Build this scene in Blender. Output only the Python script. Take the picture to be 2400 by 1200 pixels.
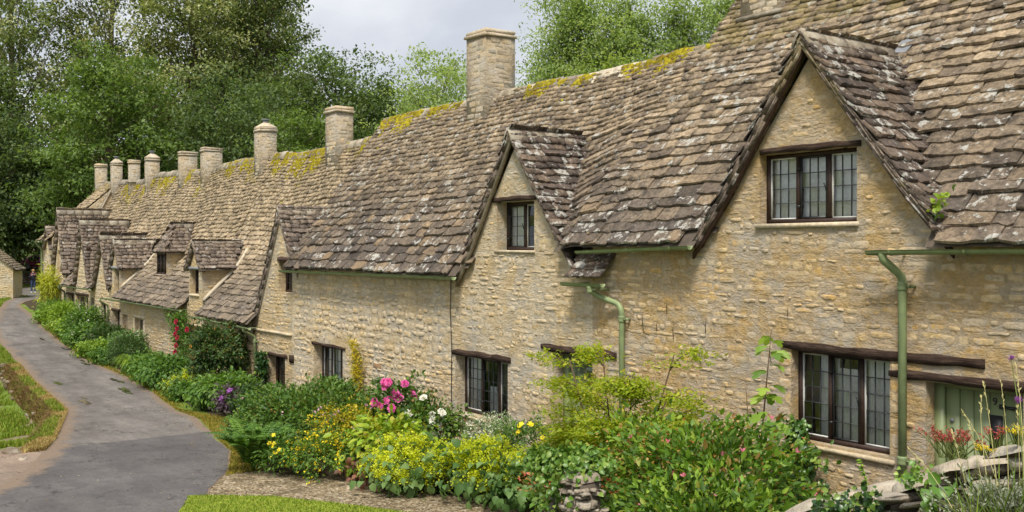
import bpy, math, random
import numpy as np
from mathutils import Matrix, Vector

for _o in list(bpy.data.objects):
    bpy.data.objects.remove(_o)
rnd = random.Random(11)
rng = np.random.default_rng(11)
R = math.radians
scene = bpy.context.scene
COL = scene.collection

# ------------------------------------------------------------------ camera, sky, sun, exposure
CAM = (6.645, -11.75, 3.6)
FW = (-0.807, 0.5905)
RT = (0.5905, 0.807)
cd = bpy.data.cameras.new('camera')
cam = bpy.data.objects.new('camera', cd)
COL.objects.link(cam)
cam.location = CAM
cam.rotation_euler = (R(90), 0, math.atan2(0.807, 0.5905))
cd.sensor_width = 36.0
cd.lens = 36.0 * 2324 / 2400
cd.shift_y = -20 / 2400
cd.clip_start = 0.1
cd.clip_end = 3000
scene.camera = cam

SUN_EL, SUN_AZ = R(58), R(140)      # azimuth clockwise from +Y
world = bpy.data.worlds.new('World')
scene.world = world
world.use_nodes = True
wn = world.node_tree
wn.nodes.clear()
wo = wn.nodes.new('ShaderNodeOutputWorld')
sk = wn.nodes.new('ShaderNodeTexSky')
sk.sky_type = 'NISHITA'
sk.sun_disc = False
sk.sun_elevation = SUN_EL
sk.sun_rotation = SUN_AZ
b1 = wn.nodes.new('ShaderNodeBackground')
b1.inputs[1].default_value = 0.06
wn.links.new(sk.outputs[0], b1.inputs[0])
tc = wn.nodes.new('ShaderNodeTexCoord')
mp = wn.nodes.new('ShaderNodeMapping')
mp.inputs['Scale'].default_value = (1.0, 1.0, 2.6)
wn.links.new(tc.outputs['Generated'], mp.inputs[0])
nz = wn.nodes.new('ShaderNodeTexNoise')
nz.inputs['Scale'].default_value = 3.2
nz.inputs['Detail'].default_value = 6.0
nz.inputs['Roughness'].default_value = 0.52
nz.inputs['Distortion'].default_value = 0.4
wn.links.new(mp.outputs[0], nz.inputs['Vector'])
cr = wn.nodes.new('ShaderNodeValToRGB')
cr.color_ramp.elements[0].position = 0.36
cr.color_ramp.elements[0].color = (0.50, 0.525, 0.58, 1)
cr.color_ramp.elements[1].position = 0.62
cr.color_ramp.elements[1].color = (0.78, 0.785, 0.80, 1)
wn.links.new(nz.outputs['Fac'], cr.inputs[0])
b2 = wn.nodes.new('ShaderNodeBackground')
b2.inputs[1].default_value = 0.425
wn.links.new(cr.outputs[0], b2.inputs[0])
mx = wn.nodes.new('ShaderNodeMixShader')
mx.inputs[0].default_value = 0.94
wn.links.new(b1.outputs[0], mx.inputs[1])
wn.links.new(b2.outputs[0], mx.inputs[2])
wn.links.new(mx.outputs[0], wo.inputs[0])

sd = bpy.data.lights.new('sun', 'SUN')
sd.energy = 1.5
sd.angle = R(14)
sd.color = (1.0, 0.94, 0.84)
sun = bpy.data.objects.new('sun', sd)
COL.objects.link(sun)
_dir = Vector((math.sin(SUN_AZ) * math.cos(SUN_EL), math.cos(SUN_AZ) * math.cos(SUN_EL), math.sin(SUN_EL)))
sun.rotation_euler = _dir.to_track_quat('Z', 'Y').to_euler()
sun.location = (20, -30, 40)

vs = scene.view_settings
vs.view_transform = 'Standard'
vs.look = 'None'
vs.exposure = 1.6
vs.gamma = 1.0
vs.use_curve_mapping = False
scene.cycles.max_bounces = 6
scene.cycles.transparent_max_bounces = 8
scene.cycles.caustics_reflective = False
scene.cycles.caustics_refractive = False


# ------------------------------------------------------------------ node helpers
class G:
    def __init__(self, name):
        self.m = bpy.data.materials.new(name)
        self.m.use_nodes = True
        self.t = self.m.node_tree
        self.t.nodes.clear()
        self.out = self.t.nodes.new('ShaderNodeOutputMaterial')

    def n(self, typ, ins=None, **props):
        d = self.t.nodes.new('ShaderNode' + typ)
        for k, v in props.items():
            setattr(d, k, v)
        for k, v in (ins or {}).items():
            self.set(d.inputs[k], v)
        return d

    def set(self, inp, v):
        if isinstance(v, bpy.types.NodeSocket):
            self.t.links.new(v, inp)
        else:
            if inp.type == 'RGBA' and not isinstance(v, (int, float)) and len(v) == 3:
                v = (*v, 1)
            inp.default_value = v

    def pos(self):
        return self.n('NewGeometry').outputs['Position']

    def noise(self, vec, scale, detail=4, rough=0.6, dist=0.0):
        return self.n('TexNoise', {'Vector': vec, 'Scale': scale, 'Detail': detail, 'Roughness': rough, 'Distortion': dist}).outputs['Fac']

    def math(self, op, a, b=0.0, clamp=False):
        d = self.n('Math', operation=op, use_clamp=clamp)
        self.set(d.inputs[0], a)
        self.set(d.inputs[1], b)
        return d.outputs[0]

    def mapr(self, v, a, b, c=0.0, d=1.0, smooth=False):
        x = self.n('MapRange', {0: v, 1: a, 2: b, 3: c, 4: d}, interpolation_type='SMOOTHSTEP' if smooth else 'LINEAR')
        return x.outputs[0]

    def mix(self, f, a, b, blend='MIX'):
        d = self.n('Mix', data_type='RGBA', blend_type=blend)
        self.set(d.inputs[0], f)
        self.set(d.inputs[6], a)
        self.set(d.inputs[7], b)
        return d.outputs[2]

    def ramp(self, f, stops, interp='LINEAR'):
        d = self.n('ValToRGB')
        r = d.color_ramp
        r.interpolation = interp
        while len(r.elements) < len(stops):
            r.elements.new(0.5)
        for e, (p, c) in zip(r.elements, stops):
            e.position = p
            e.color = (*c, 1)
        self.set(d.inputs[0], f)
        return d.outputs[0]

    def rand(self):
        a = self.n('Attribute', attribute_name='tint').outputs['Fac']
        o = self.n('ObjectInfo').outputs['Random']
        return self.math('FRACT', self.math('ADD', a, o))

    def bump(self, h, strength=0.4, dist=0.01):
        return self.n('Bump', {'Height': h, 'Strength': strength, 'Distance': dist}).outputs[0]

    def vary(self, col, f, amt):
        """multiply colour by a value round 1"""
        v = self.mapr(f, 0.25, 0.75, 1 - amt, 1 + amt)
        return self.mix(1.0, col, self.n('CombineXYZ', {0: v, 1: v, 2: v}).outputs[0], 'MULTIPLY')

    def finish(self, col, rough=0.85, normal=None, spec=0.3, metal=0.0):
        p = self.n('BsdfPrincipled', {'Base Color': col, 'Roughness': rough, 'Specular IOR Level': spec, 'Metallic': metal})
        if normal is not None:
            self.set(p.inputs['Normal'], normal)
        self.t.links.new(p.outputs[0], self.out.inputs[0])
        return self.m


def simple(name, col, rough=0.7, amt=0.12, scale=8.0, bump=0.2, spec=0.3, metal=0.0):
    g = G(name)
    p = g.pos()
    n = g.noise(p, scale, 5)
    return g.finish(g.vary(col, n, amt), rough, g.bump(n, bump, 0.01), spec, metal)


def tile_mat(name, low, high, z0, z1, lichen, moss_lo, moss_hi, moss=0.5):
    g = G(name)
    p = g.pos()
    r = g.rand()
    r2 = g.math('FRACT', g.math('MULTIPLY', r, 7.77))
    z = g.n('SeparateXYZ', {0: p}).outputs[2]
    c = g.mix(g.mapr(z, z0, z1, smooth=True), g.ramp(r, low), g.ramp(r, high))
    nf = g.noise(p, 16, 6, 0.65)
    nl = g.noise(p, 1.3, 3)
    c = g.vary(c, nf, 0.6)
    c = g.vary(c, nl, 0.3)
    # dark algae staining
    ns = g.noise(p, 4.5, 6, 0.75)
    c = g.mix(g.mapr(ns, 0.49, 0.63, 0, 0.7), c, (0.042, 0.036, 0.033))
    # white crustose lichen, more on some tiles than others
    off = g.n('Mapping', {0: p, 'Location': (31.0, 7.0, 3.0)}).outputs[0]
    nw = g.noise(off, 6.5, 7, 0.7)
    th = g.math('ADD', nw, g.mapr(r2, 0.0, 1.0, -0.11, 0.07))
    f = g.mapr(th, 0.64 - lichen, 0.665 - lichen, 0, 0.85)
    c = g.mix(f, c, g.ramp(nf, [(0.3, (0.34, 0.33, 0.29)), (0.7, (0.66, 0.65, 0.60))]))
    # ochre lichen
    n3 = g.noise(g.n('Mapping', {0: p, 'Location': (3.0, 17.0, 9.0)}).outputs[0], 5.0, 5, 0.7)
    c = g.mix(g.mapr(n3, 0.66, 0.70, 0, 0.5), c, (0.36, 0.2, 0.045))
    # moss film towards the ridge
    n4 = g.noise(p, 1.7, 6, 0.75)
    m = g.math('MULTIPLY', g.mapr(g.math('ADD', n4, g.mapr(z, moss_lo, moss_hi, -0.25, 0.05)), 0.50, 0.58), moss)
    c = g.mix(m, c, (0.25, 0.2, 0.035))
    return g.finish(c, 0.9, g.bump(g.math('ADD', g.noise(p, 45, 6, 0.75), g.math('MULTIPLY', g.noise(p, 12, 5, 0.7), 1.5)), 0.8, 0.03), 0.25)


def stone_mat(name, pal, stain=0.5, pale=0.3, bump=0.6, scale=14, skin=None):
    g = G(name)
    p = g.pos()
    r = g.rand()
    c = g.ramp(r, pal)
    nf = g.noise(p, scale, 6, 0.68)
    c = g.vary(c, nf, 0.42)
    nl = g.noise(p, 0.9, 4)
    c = g.vary(c, nl, 0.25)
    off = g.n('Mapping', {0: p, 'Location': (5.0, 23.0, 1.0)}).outputs[0]
    n2 = g.noise(off, 1.5, 5, 0.65)
    c = g.mix(g.mapr(n2, 0.47, 0.62, 0, pale), c, (0.52, 0.48, 0.40))
    n3 = g.noise(g.n('Mapping', {0: p, 'Location': (1.0, 3.0, 41.0)}).outputs[0], 2.1, 6, 0.72)
    c = g.mix(g.mapr(n3, 0.55, 0.72, 0, stain), c, (0.13, 0.10, 0.075))
    if skin:      # lime wash and smeared pointing left on the stone face
        n5 = g.noise(g.n('Mapping', {0: p, 'Location': (9.0, 2.0, 14.0), 'Scale': (1, 1, 1.8)}).outputs[0], 7.0, 6, 0.75)
        c = g.mix(g.mapr(n5, 0.47, 0.59, 0, 0.85), c, skin)
    h = g.math('ADD', g.noise(p, 26, 6, 0.7), g.math('MULTIPLY', g.noise(p, 9, 4, 0.6), 1.2))
    return g.finish(c, 0.92, g.bump(h, bump, 0.022), 0.2)


def leaf_mat(name, pal, trans=0.35, rough=0.5, spec=0.4, vein=0.12):
    g = G(name)
    p = g.pos()
    r = g.rand()
    c = g.ramp(r, pal)
    c = g.vary(c, g.noise(p, 2.3, 3), vein + 0.1)
    pr = g.n('BsdfPrincipled', {'Base Color': c, 'Roughness': rough, 'Specular IOR Level': spec})
    tr = g.n('BsdfTranslucent', {0: g.mix(1.0, c, (1.25, 1.2, 0.7), 'MULTIPLY')})
    mxs = g.n('MixShader', {0: trans, 1: pr.outputs[0], 2: tr.outputs[0]})
    g.t.links.new(mxs.outputs[0], g.out.inputs[0])
    return g.m


# ------------------------------------------------------------------ mesh helpers
class MB:
    """collects polygons; build() links them as one mesh object"""

    def __init__(self):
        self.v, self.lp, self.ls, self.t, self.mi = [], [], [], [], []
        self.nv = 0
        self.nl = 0

    def bulk(self, V, faces, tint=None, mi=0):
        """V (N,k,3) copies of one topology"""
        V = np.asarray(V, dtype=np.float64)
        if V.ndim == 2:
            V = V[None]
        N, k, _ = V.shape
        if N == 0:
            return
        base = self.nv + np.arange(N)[:, None] * k
        lens = [len(f) for f in faces]
        flat = np.array([i for f in faces for i in f])
        self.v.append(V.reshape(-1, 3))
        self.lp.append((base + flat[None]).reshape(-1))
        st = np.concatenate([[0], np.cumsum(lens)[:-1]])
        tot = len(flat)
        self.ls.append((self.nl + np.arange(N)[:, None] * tot + st[None]).reshape(-1))
        self.mi.append(np.full(N * len(faces), mi))
        if tint is None:
            tint = np.zeros(N)
        self.t.append(np.repeat(np.broadcast_to(np.asarray(tint, float), (N,)), k))
        self.nv += N * k
        self.nl += N * tot

    def box(self, x0, x1, y0, y1, z0, z1, tint=0.0, mi=0, jit=0.0):
        V = np.array([(x, y, z) for x in (x0, x1) for y in (y0, y1) for z in (z0, z1)], float)
        if jit:
            V += rng.uniform(-jit, jit, V.shape)
        self.bulk(V, BOXF, tint, mi)

    def tube(self, pts, rad, n=6, tint=0.0, caps=True, mi=0):
        pts = [Vector(p) for p in pts]
        if not hasattr(rad, '__len__'):
            rad = [rad] * len(pts)
        V = []
        up = Vector((0.31, 0.17, 0.93))
        for i, p in enumerate(pts):
            d = (pts[min(i + 1, len(pts) - 1)] - pts[max(i - 1, 0)]).normalized()
            a = d.cross(up)
            if a.length < 1e-3:
                a = d.cross(Vector((1, 0, 0)))
            a.normalize()
            b = d.cross(a)
            for j in range(n):
                an = 2 * math.pi * j / n
                V.append(p + (a * math.cos(an) + b * math.sin(an)) * rad[i])
        F = []
        for i in range(len(pts) - 1):
            for j in range(n):
                q = (j + 1) % n
                F.append((i * n + j, i * n + q, (i + 1) * n + q, (i + 1) * n + j))
        if caps:
            F.append(tuple(range(n - 1, -1, -1)))
            F.append(tuple(range((len(pts) - 1) * n, len(pts) * n)))
        self.bulk(np.array([tuple(v) for v in V]), F, tint, mi)

    def poly(self, pts, tint=0.0, mi=0):
        self.bulk(np.array(pts, float), [tuple(range(len(pts)))], tint, mi)

    def mesh(self, name, smooth=False):
        me = bpy.data.meshes.new(name)
        v = np.concatenate(self.v)
        lp = np.concatenate(self.lp).astype(np.int32)
        ls = np.concatenate(self.ls).astype(np.int32)
        me.vertices.add(len(v))
        me.vertices.foreach_set('co', v.astype(np.float32).ravel())
        me.loops.add(len(lp))
        me.loops.foreach_set('vertex_index', lp)
        me.polygons.add(len(ls))
        me.polygons.foreach_set('loop_start', ls)
        me.polygons.foreach_set('material_index', np.concatenate(self.mi).astype(np.int32))
        if smooth:
            me.polygons.foreach_set('use_smooth', np.ones(len(ls), bool))
        me.update(calc_edges=True)
        at = me.attributes.new('tint', 'FLOAT', 'POINT')
        at.data.foreach_set('value', np.concatenate(self.t).astype(np.float32))
        return me

    def build(self, name, mat, parent=None, smooth=False, kind=None, label=None):
        if not self.nv:
            return None
        me = self.mesh(name, smooth)
        for m in (mat if isinstance(mat, (list, tuple)) else [mat]):
            me.materials.append(m)
        return put(name, me, parent, kind, label)


BOXF = [(0, 1, 3, 2), (4, 6, 7, 5), (0, 4, 5, 1), (2, 3, 7, 6), (0, 2, 6, 4), (1, 5, 7, 3)]
WLOC = {}


def put(name, data, parent=None, kind=None, label=None):
    o = bpy.data.objects.new(name, data)
    COL.objects.link(o)
    if parent is not None:
        o.parent = parent
        l = WLOC.get(parent.name)
        if l is not None:
            o.matrix_parent_inverse = Matrix.Translation((-l[0], -l[1], -l[2]))
    if kind:
        o['kind'] = kind
    if label:
        o['label'] = label
    return o


def thing(name, label, cat, loc, group=None):
    o = bpy.data.objects.new(name, None)
    COL.objects.link(o)
    o.location = loc
    o.empty_display_size = 0.2
    o['label'] = label
    o['category'] = cat
    if group:
        o['group'] = group
    WLOC[o.name] = tuple(loc)
    return o


def np_perp(d):
    ref = np.where(np.abs(d[:, 2:3]) > 0.9, np.array([[1.0, 0, 0]]), np.array([[0, 0, 1.0]]))
    a = np.cross(d, ref)
    return a / np.linalg.norm(a, axis=1, keepdims=True)


def unit(a):
    return a / np.maximum(np.linalg.norm(a, axis=-1, keepdims=True), 1e-9)


def add_leaves(mb, P, axis, up, L, W, tint, fold=0.25, rich=False, droop=0.15):
    """P (N,3) leaf bases, axis base>tip, up rough upper side, L length, W width"""
    P, axis = np.asarray(P, float), unit(np.asarray(axis, float))
    N = len(P)
    if N == 0:
        return
    L = np.broadcast_to(np.asarray(L, float), (N,))[:, None]
    W = np.broadcast_to(np.asarray(W, float), (N,))[:, None]
    side = unit(np.cross(axis, np.asarray(up, float)) + 1e-6)
    nrm = np.cross(side, axis)
    if not rich:
        tip = P + axis * L - nrm * L * droop
        mid = P + (tip - P) * 0.45
        V = np.stack([P, mid + side * W * 0.5 + nrm * W * fold, tip, mid - side * W * 0.5 + nrm * W * fold], 1)
        mb.bulk(V, [(0, 1, 2), (0, 2, 3)], tint)
    else:
        tip = P + axis * L - nrm * L * droop
        m1 = P + axis * L * 0.5 + nrm * L * 0.04
        a1, a2 = P + axis * L * 0.25 + nrm * W * fold, P + axis * L * 0.62 + nrm * W * fold * 0.8
        V = np.stack([P, a1 + side * W * 0.45, a2 + side * W * 0.42, tip, a2 - side * W * 0.42, a1 - side * W * 0.45, m1], 1)
        mb.bulk(V, [(0, 1, 6), (1, 2, 6), (2, 3, 6), (3, 4, 6), (4, 5, 6), (5, 0, 6)], tint)


def fnoise(x, y, s=0):
    return (math.sin(x * 1.0 + s) * math.cos(y * 1.3 + s * 2.1) + 0.5 * math.sin(x * 2.3 + 1.7 * s + y * 0.7) + 0.25 * math.sin(x * 5.1 + y * 3.3 + s)) / 1.75


def lerp_tab(x, tx, tz):
    return float(np.interp(x, tx, tz))


def score_px(p, area):
    """rough size in the photograph of something of that area at p; 0 outside the frame"""
    dx, dy, dz = p[0] - CAM[0], p[1] - CAM[1], p[2] - CAM[2]
    Z = dx * FW[0] + dy * FW[1]
    if Z < 0.5:
        return 0.0
    X = (dx * RT[0] + dy * RT[1]) / Z * 2324
    Y = dz / Z * 2324
    if abs(X) > 1230 or Y > 600 or Y < -640:
        return 0.0
    return area / (Z * Z)


def pieces(recs, variants, name, parent, mat, cap=300, stuff_name=None):
    """recs: (matrix 3x4 columns ex,ey,ez,pos, tint, score).  The largest become objects, the rest one joined part."""
    recs = sorted(recs, key=lambda r: -r[2])
    n = 0
    for r in recs:
        if n >= cap or r[2] <= 0:
            break
        M = r[0]
        o = bpy.data.objects.new(name, variants[rnd.randrange(len(variants))])
        COL.objects.link(o)
        o.parent = parent
        l = WLOC.get(parent.name)
        if l is not None:
            o.matrix_parent_inverse = Matrix.Translation((-l[0], -l[1], -l[2]))
        o.matrix_basis = Matrix(((M[0][0], M[1][0], M[2][0], M[3][0]), (M[0][1], M[1][1], M[2][1], M[3][1]),
                                 (M[0][2], M[1][2], M[2][2], M[3][2]), (0, 0, 0, 1)))
        n += 1
    rest = recs[n:]
    if rest:
        mb = MB()
        k = len(variants)
        tv = [np.array([tuple(v.co) for v in m.vertices]) for m in variants]
        faces = [tuple(p.vertices) for p in variants[0].polygons]
        A = np.array([[c for c in r[0]] for r in rest])        # (N,4,3)
        T = np.array([r[1] for r in rest])
        which = rng.integers(0, k, len(rest))
        for i in range(k):
            s = which == i
            if not s.any():
                continue
            V = np.einsum('kc,ncd->nkd', tv[i], A[s][:, :3]) + A[s][:, 3][:, None]
            mb.bulk(V, faces, T[s])
        mb.build(stuff_name or (name + '_mass'), mat, parent, kind='stuff')


# piece shapes ------------------------------------------------------
def tile_variants(mat, n=18):
    out = []
    for i in range(n):
        r = random.Random(100 + i)
        xs = [-0.5, -0.24, 0.02, 0.26, 0.5]
        lo = [(x + (0 if abs(x) == 0.5 else r.uniform(-.06, .06)), r.uniform(0, .10) + (.05 if abs(x) == .5 else 0)) for x in xs]
        top = [(x, y, 1.0 + r.uniform(-.25, .15)) for x, y in lo] + [(0.49, 1.0, .75), (-0.49, 1.0, .75)]
        bot = [(x, y - .015, 0.0) for x, y in lo] + [(0.49, 1.0, 0.0), (-0.49, 1.0, 0.0)]
        mid = (r.uniform(-.2, .2), r.uniform(.25, .45), 1.0 + r.uniform(-.1, .3))
        V = top + bot + [mid]
        F = [(a, (a + 1) % 7, 14) for a in range(7)]
        for a in range(4):
            F.append((7 + a, 8 + a, a + 1, a))
        F += [(4, 11, 12, 5), (0, 6, 13, 7)]
        F = [f if len(f) != 4 else f for f in F]
        me = bpy.data.meshes.new('roof_tile')
        me.from_pydata(V, [], F)
        me.materials.append(mat)
        me.update()
        out.append(me)
    return out


def stone_variants(mat, n=20, rough=1.0, square=False):
    out = []
    for i in range(n):
        r = random.Random(300 + i)
        ring = []
        for k in range(8):
            a = 2 * math.pi * (k + 0.5) / 8
            c, s = math.cos(a), math.sin(a)
            e = 0.26 if square else 0.42
            x = math.copysign(abs(c) ** e, c) * 0.5
            y = math.copysign(abs(s) ** e, s) * 0.5
            ring.append((x * (1 + r.uniform(-.14, .03) * rough), y * (1 + r.uniform(-.2, .03) * rough)))
        V = [(x, y, -1.0) for x, y in ring]
        V += [(x * .93, y * .9, 0.35 + r.uniform(-.25, .25)) for x, y in ring]
        V += [(x * .62, y * .55, 1.0 + r.uniform(-.35, .35) * rough) for x, y in ring]
        V.append((r.uniform(-.12, .12), r.uniform(-.12, .12), 1.1 + r.uniform(-.3, .3) * rough))
        F = []
        for k in range(8):
            q = (k + 1) % 8
            F.append((k, q, 8 + q, 8 + k))
            F.append((8 + k, 8 + q, 16 + q, 16 + k))
            F.append((16 + k, 16 + q, 24))
        me = bpy.data.meshes.new('stone')
        me.from_pydata(V, [], F)
        me.materials.append(mat)
        me.polygons.foreach_set('use_smooth', [True] * len(F))
        me.update()
        out.append(me)
    return out

# ------------------------------------------------------------------ materials
M = {}
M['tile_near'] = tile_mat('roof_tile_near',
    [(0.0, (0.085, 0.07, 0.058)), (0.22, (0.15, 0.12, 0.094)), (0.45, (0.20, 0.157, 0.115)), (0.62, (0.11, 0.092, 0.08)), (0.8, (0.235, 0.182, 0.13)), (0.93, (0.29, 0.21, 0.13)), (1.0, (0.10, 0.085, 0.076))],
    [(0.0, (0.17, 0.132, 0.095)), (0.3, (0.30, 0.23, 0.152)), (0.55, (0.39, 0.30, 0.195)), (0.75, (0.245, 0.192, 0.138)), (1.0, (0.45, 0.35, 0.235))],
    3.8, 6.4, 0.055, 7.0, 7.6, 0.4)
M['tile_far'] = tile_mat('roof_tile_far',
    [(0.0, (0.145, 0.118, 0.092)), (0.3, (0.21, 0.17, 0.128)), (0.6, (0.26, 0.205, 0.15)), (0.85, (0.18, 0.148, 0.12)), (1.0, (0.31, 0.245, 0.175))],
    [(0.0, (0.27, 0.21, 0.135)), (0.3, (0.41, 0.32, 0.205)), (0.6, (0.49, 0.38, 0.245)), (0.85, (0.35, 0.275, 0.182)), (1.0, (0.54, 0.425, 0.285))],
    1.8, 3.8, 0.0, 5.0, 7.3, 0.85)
M['tile_dormer'] = tile_mat('roof_tile_dormer',
    [(0.0, (0.085, 0.067, 0.058)), (0.35, (0.15, 0.113, 0.088)), (0.7, (0.21, 0.155, 0.112)), (1.0, (0.12, 0.094, 0.08))],
    [(0.0, (0.085, 0.067, 0.058)), (0.35, (0.15, 0.113, 0.088)), (0.7, (0.21, 0.155, 0.112)), (1.0, (0.12, 0.094, 0.08))],
    2, 6, 0.095, 5.0, 7.0, 0.2)
M['tile_dormer_far'] = tile_mat('roof_tile_dormer_far',
    [(0.0, (0.15, 0.12, 0.1)), (0.35, (0.22, 0.175, 0.138)), (0.7, (0.27, 0.21, 0.158)), (1.0, (0.18, 0.145, 0.122))],
    [(0.0, (0.15, 0.12, 0.1)), (0.35, (0.22, 0.175, 0.138)), (0.7, (0.27, 0.21, 0.158)), (1.0, (0.18, 0.145, 0.122))],
    2, 6, 0.03, 3.6, 6.0, 0.3)
M['deck'] = simple('roof_bedding', (0.10, 0.08, 0.062), 0.95, 0.3, 6, 0.4)
M['ridge'] = stone_mat('ridge_stone', [(0.0, (0.16, 0.135, 0.105)), (0.5, (0.25, 0.215, 0.165)), (1.0, (0.36, 0.31, 0.23))], 0.65, 0.5, 0.5)
M['ridge_mortar'] = simple('ridge_mortar', (0.52, 0.45, 0.34), 0.95, 0.25, 12, 0.6)
M['moss'] = leaf_mat('moss', [(0.0, (0.16, 0.128, 0.012)), (0.4, (0.275, 0.23, 0.016)), (0.75, (0.37, 0.32, 0.024)), (1.0, (0.22, 0.13, 0.02))], 0.1, 0.95, 0.1, 0.3)

OCH = [(0.0, (0.47, 0.305, 0.12)), (0.15, (0.58, 0.375, 0.135)), (0.35, (0.53, 0.41, 0.24)), (0.55, (0.61, 0.43, 0.19)), (0.72, (0.46, 0.37, 0.25)), (0.87, (0.64, 0.475, 0.24)), (1.0, (0.40, 0.30, 0.175))]
M['stone_near'] = stone_mat('cotswold_stone', OCH, 0.4, 0.6, 0.85, 14, (0.57, 0.455, 0.315))
PALE = [(0.0, (0.47, 0.335, 0.16)), (0.2, (0.55, 0.425, 0.25)), (0.45, (0.60, 0.425, 0.195)), (0.65, (0.50, 0.40, 0.265)), (0.82, (0.65, 0.51, 0.31)), (1.0, (0.43, 0.33, 0.21))]
M['stone_mid'] = stone_mat('cotswold_rubble', PALE, 0.35, 0.5, 0.8, 14, (0.62, 0.525, 0.385))
M['stone_far'] = stone_mat('cotswold_rubble_far', PALE, 0.4, 0.3, 0.6)
M['chimney_stone'] = stone_mat('chimney_stone', [(0.0, (0.42, 0.345, 0.25)), (0.3, (0.52, 0.425, 0.30)), (0.6, (0.45, 0.40, 0.325)), (0.85, (0.58, 0.445, 0.275)), (1.0, (0.33, 0.285, 0.23))], 0.6, 0.5, 0.6)


def mortar(name, base, ochre, stain):
    g = G(name)
    p = g.pos()
    c = g.mix(g.mapr(g.noise(p, 1.1, 6, 0.7), 0.42, 0.58), base, ochre)
    c = g.vary(c, g.noise(p, 11, 6, 0.7), 0.3)
    off = g.n('Mapping', {0: p, 'Location': (5.0, 23.0, 1.0)}).outputs[0]
    c = g.mix(g.mapr(g.noise(off, 1.5, 5, 0.65), 0.47, 0.62, 0, 0.7), c, (0.50, 0.465, 0.405))
    n3 = g.noise(g.n('Mapping', {0: p, 'Location': (1.0, 3.0, 41.0)}).outputs[0], 1.6, 6, 0.72)
    c = g.mix(g.mapr(n3, 0.56, 0.74, 0, stain), c, (0.15, 0.12, 0.09))
    sq = g.noise(g.n('Mapping', {0: p, 'Scale': (1, 1, 2.3)}).outputs[0], 4.2, 6, 0.72)
    c = g.mix(g.mapr(sq, 0.52, 0.60, 0, 0.6), c, ochre)
    c = g.mix(g.mapr(g.noise(g.n('Mapping', {0: p, 'Location': (3, 3, 3), 'Scale': (1, 1, 3.5)}).outputs[0], 9, 6, 0.75), 0.60, 0.68, 0, 0.3), c, (0.20, 0.15, 0.10))
    h = g.math('ADD', g.noise(p, 30, 6, 0.72), g.math('ADD', g.math('MULTIPLY', g.noise(p, 7, 4, 0.6), 1.6), g.math('MULTIPLY', sq, 2.2)))
    return g.finish(c, 0.95, g.bump(h, 1.0, 0.04), 0.15)


M['mortar_near'] = mortar('lime_mortar', (0.58, 0.465, 0.325), (0.57, 0.395, 0.18), 0.35)
M['mortar_mid'] = mortar('lime_mortar_pale', (0.68, 0.59, 0.445), (0.61, 0.47, 0.275), 0.25)
M['mortar_far'] = mortar('lime_mortar_far', (0.57, 0.465, 0.31), (0.58, 0.44, 0.25), 0.3)
M['mortar_stack'] = mortar('stack_mortar', (0.47, 0.41, 0.325), (0.50, 0.40, 0.26), 0.6)
M['dressed'] = stone_mat('dressed_stone', [(0.0, (0.54, 0.44, 0.29)), (1.0, (0.60, 0.50, 0.35))], 0.35, 0.3, 0.3)
M['wood'] = simple('dark_stained_timber', (0.042, 0.024, 0.018), 0.6, 0.4, 14, 0.5, 0.3)
g = G('old_oak_beam')
pg = g.pos()
gr = g.noise(g.n('Mapping', {0: pg, 'Scale': (2.2, 34, 34)}).outputs[0], 1.0, 6, 0.75)
cg = g.ramp(gr, [(.32, (.018, .011, .009)), (.5, (.062, .040, .030)), (.68, (.15, .105, .08))])
cg = g.vary(cg, g.noise(pg, 3.0, 4), .35)
M['lintel'] = g.finish(cg, .88, g.bump(g.math('ADD', gr, g.math('MULTIPLY', g.noise(pg, 7, 4), .6)), 1.0, .035), .12)
M['barge'] = simple('bargeboard_timber', (0.075, 0.042, 0.03), 0.8, 0.4, 8, 0.5)
M['lead'] = simple('lead_came', (0.05, 0.055, 0.06), 0.5, 0.2, 20, 0.1, 0.5)
M['iron'] = simple('black_iron', (0.015, 0.015, 0.016), 0.45, 0.2, 20, 0.2, 0.5)
M['sage'] = simple('sage_green_paint', (0.23, 0.28, 0.135), 0.42, 0.1, 5, 0.08, 0.45)
M['sage_gutter'] = simple('sage_green_gutter_paint', (0.215, 0.27, 0.13), 0.45, 0.3, 5, 0.15, 0.4)
M['dark'] = simple('dark_interior', (0.26, 0.245, 0.21), 0.9, 0.2, 3, 0.0)
M['white_paint'] = simple('white_paint', (0.62, 0.62, 0.58), 0.6, 0.15, 9, 0.1)
M['leadsheet'] = simple('lead_flashing', (0.23, 0.24, 0.26), 0.5, 0.2, 7, 0.2, 0.5)
M['clay'] = simple('clay_air_brick', (0.50, 0.32, 0.18), 0.9, 0.2, 20, 0.2)
M['cable'] = simple('black_cable', (0.02, 0.02, 0.02), 0.6)
g = G('net_curtain')
pp = g.pos()
cc = g.vary((0.92, 0.93, 0.92), g.noise(pp, 22, 3), 0.12)
M['curtain'] = g.finish(cc, 0.95, g.bump(g.noise(pp, 60, 2), 0.2), 0.1)
g = G('window_glass')
fr = g.n('Fresnel', {0: 1.5})
gl = g.n('BsdfGlossy', {0: (0.9, 0.95, 0.95), 'Roughness': 0.03}, )
tp = g.n('BsdfTransparent', {0: (0.95, 0.97, 0.96)})
pz = g.pos()
g.set(gl.inputs['Normal'], g.bump(g.noise(pz, 5.0, 2), 0.12, 0.02))
msx = g.n('MixShader', {0: g.math('ADD', fr.outputs[0], 0.03), 1: tp.outputs[0], 2: gl.outputs[0]})
g.t.links.new(msx.outputs[0], g.out.inputs[0])
M['glass'] = g.m

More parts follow.
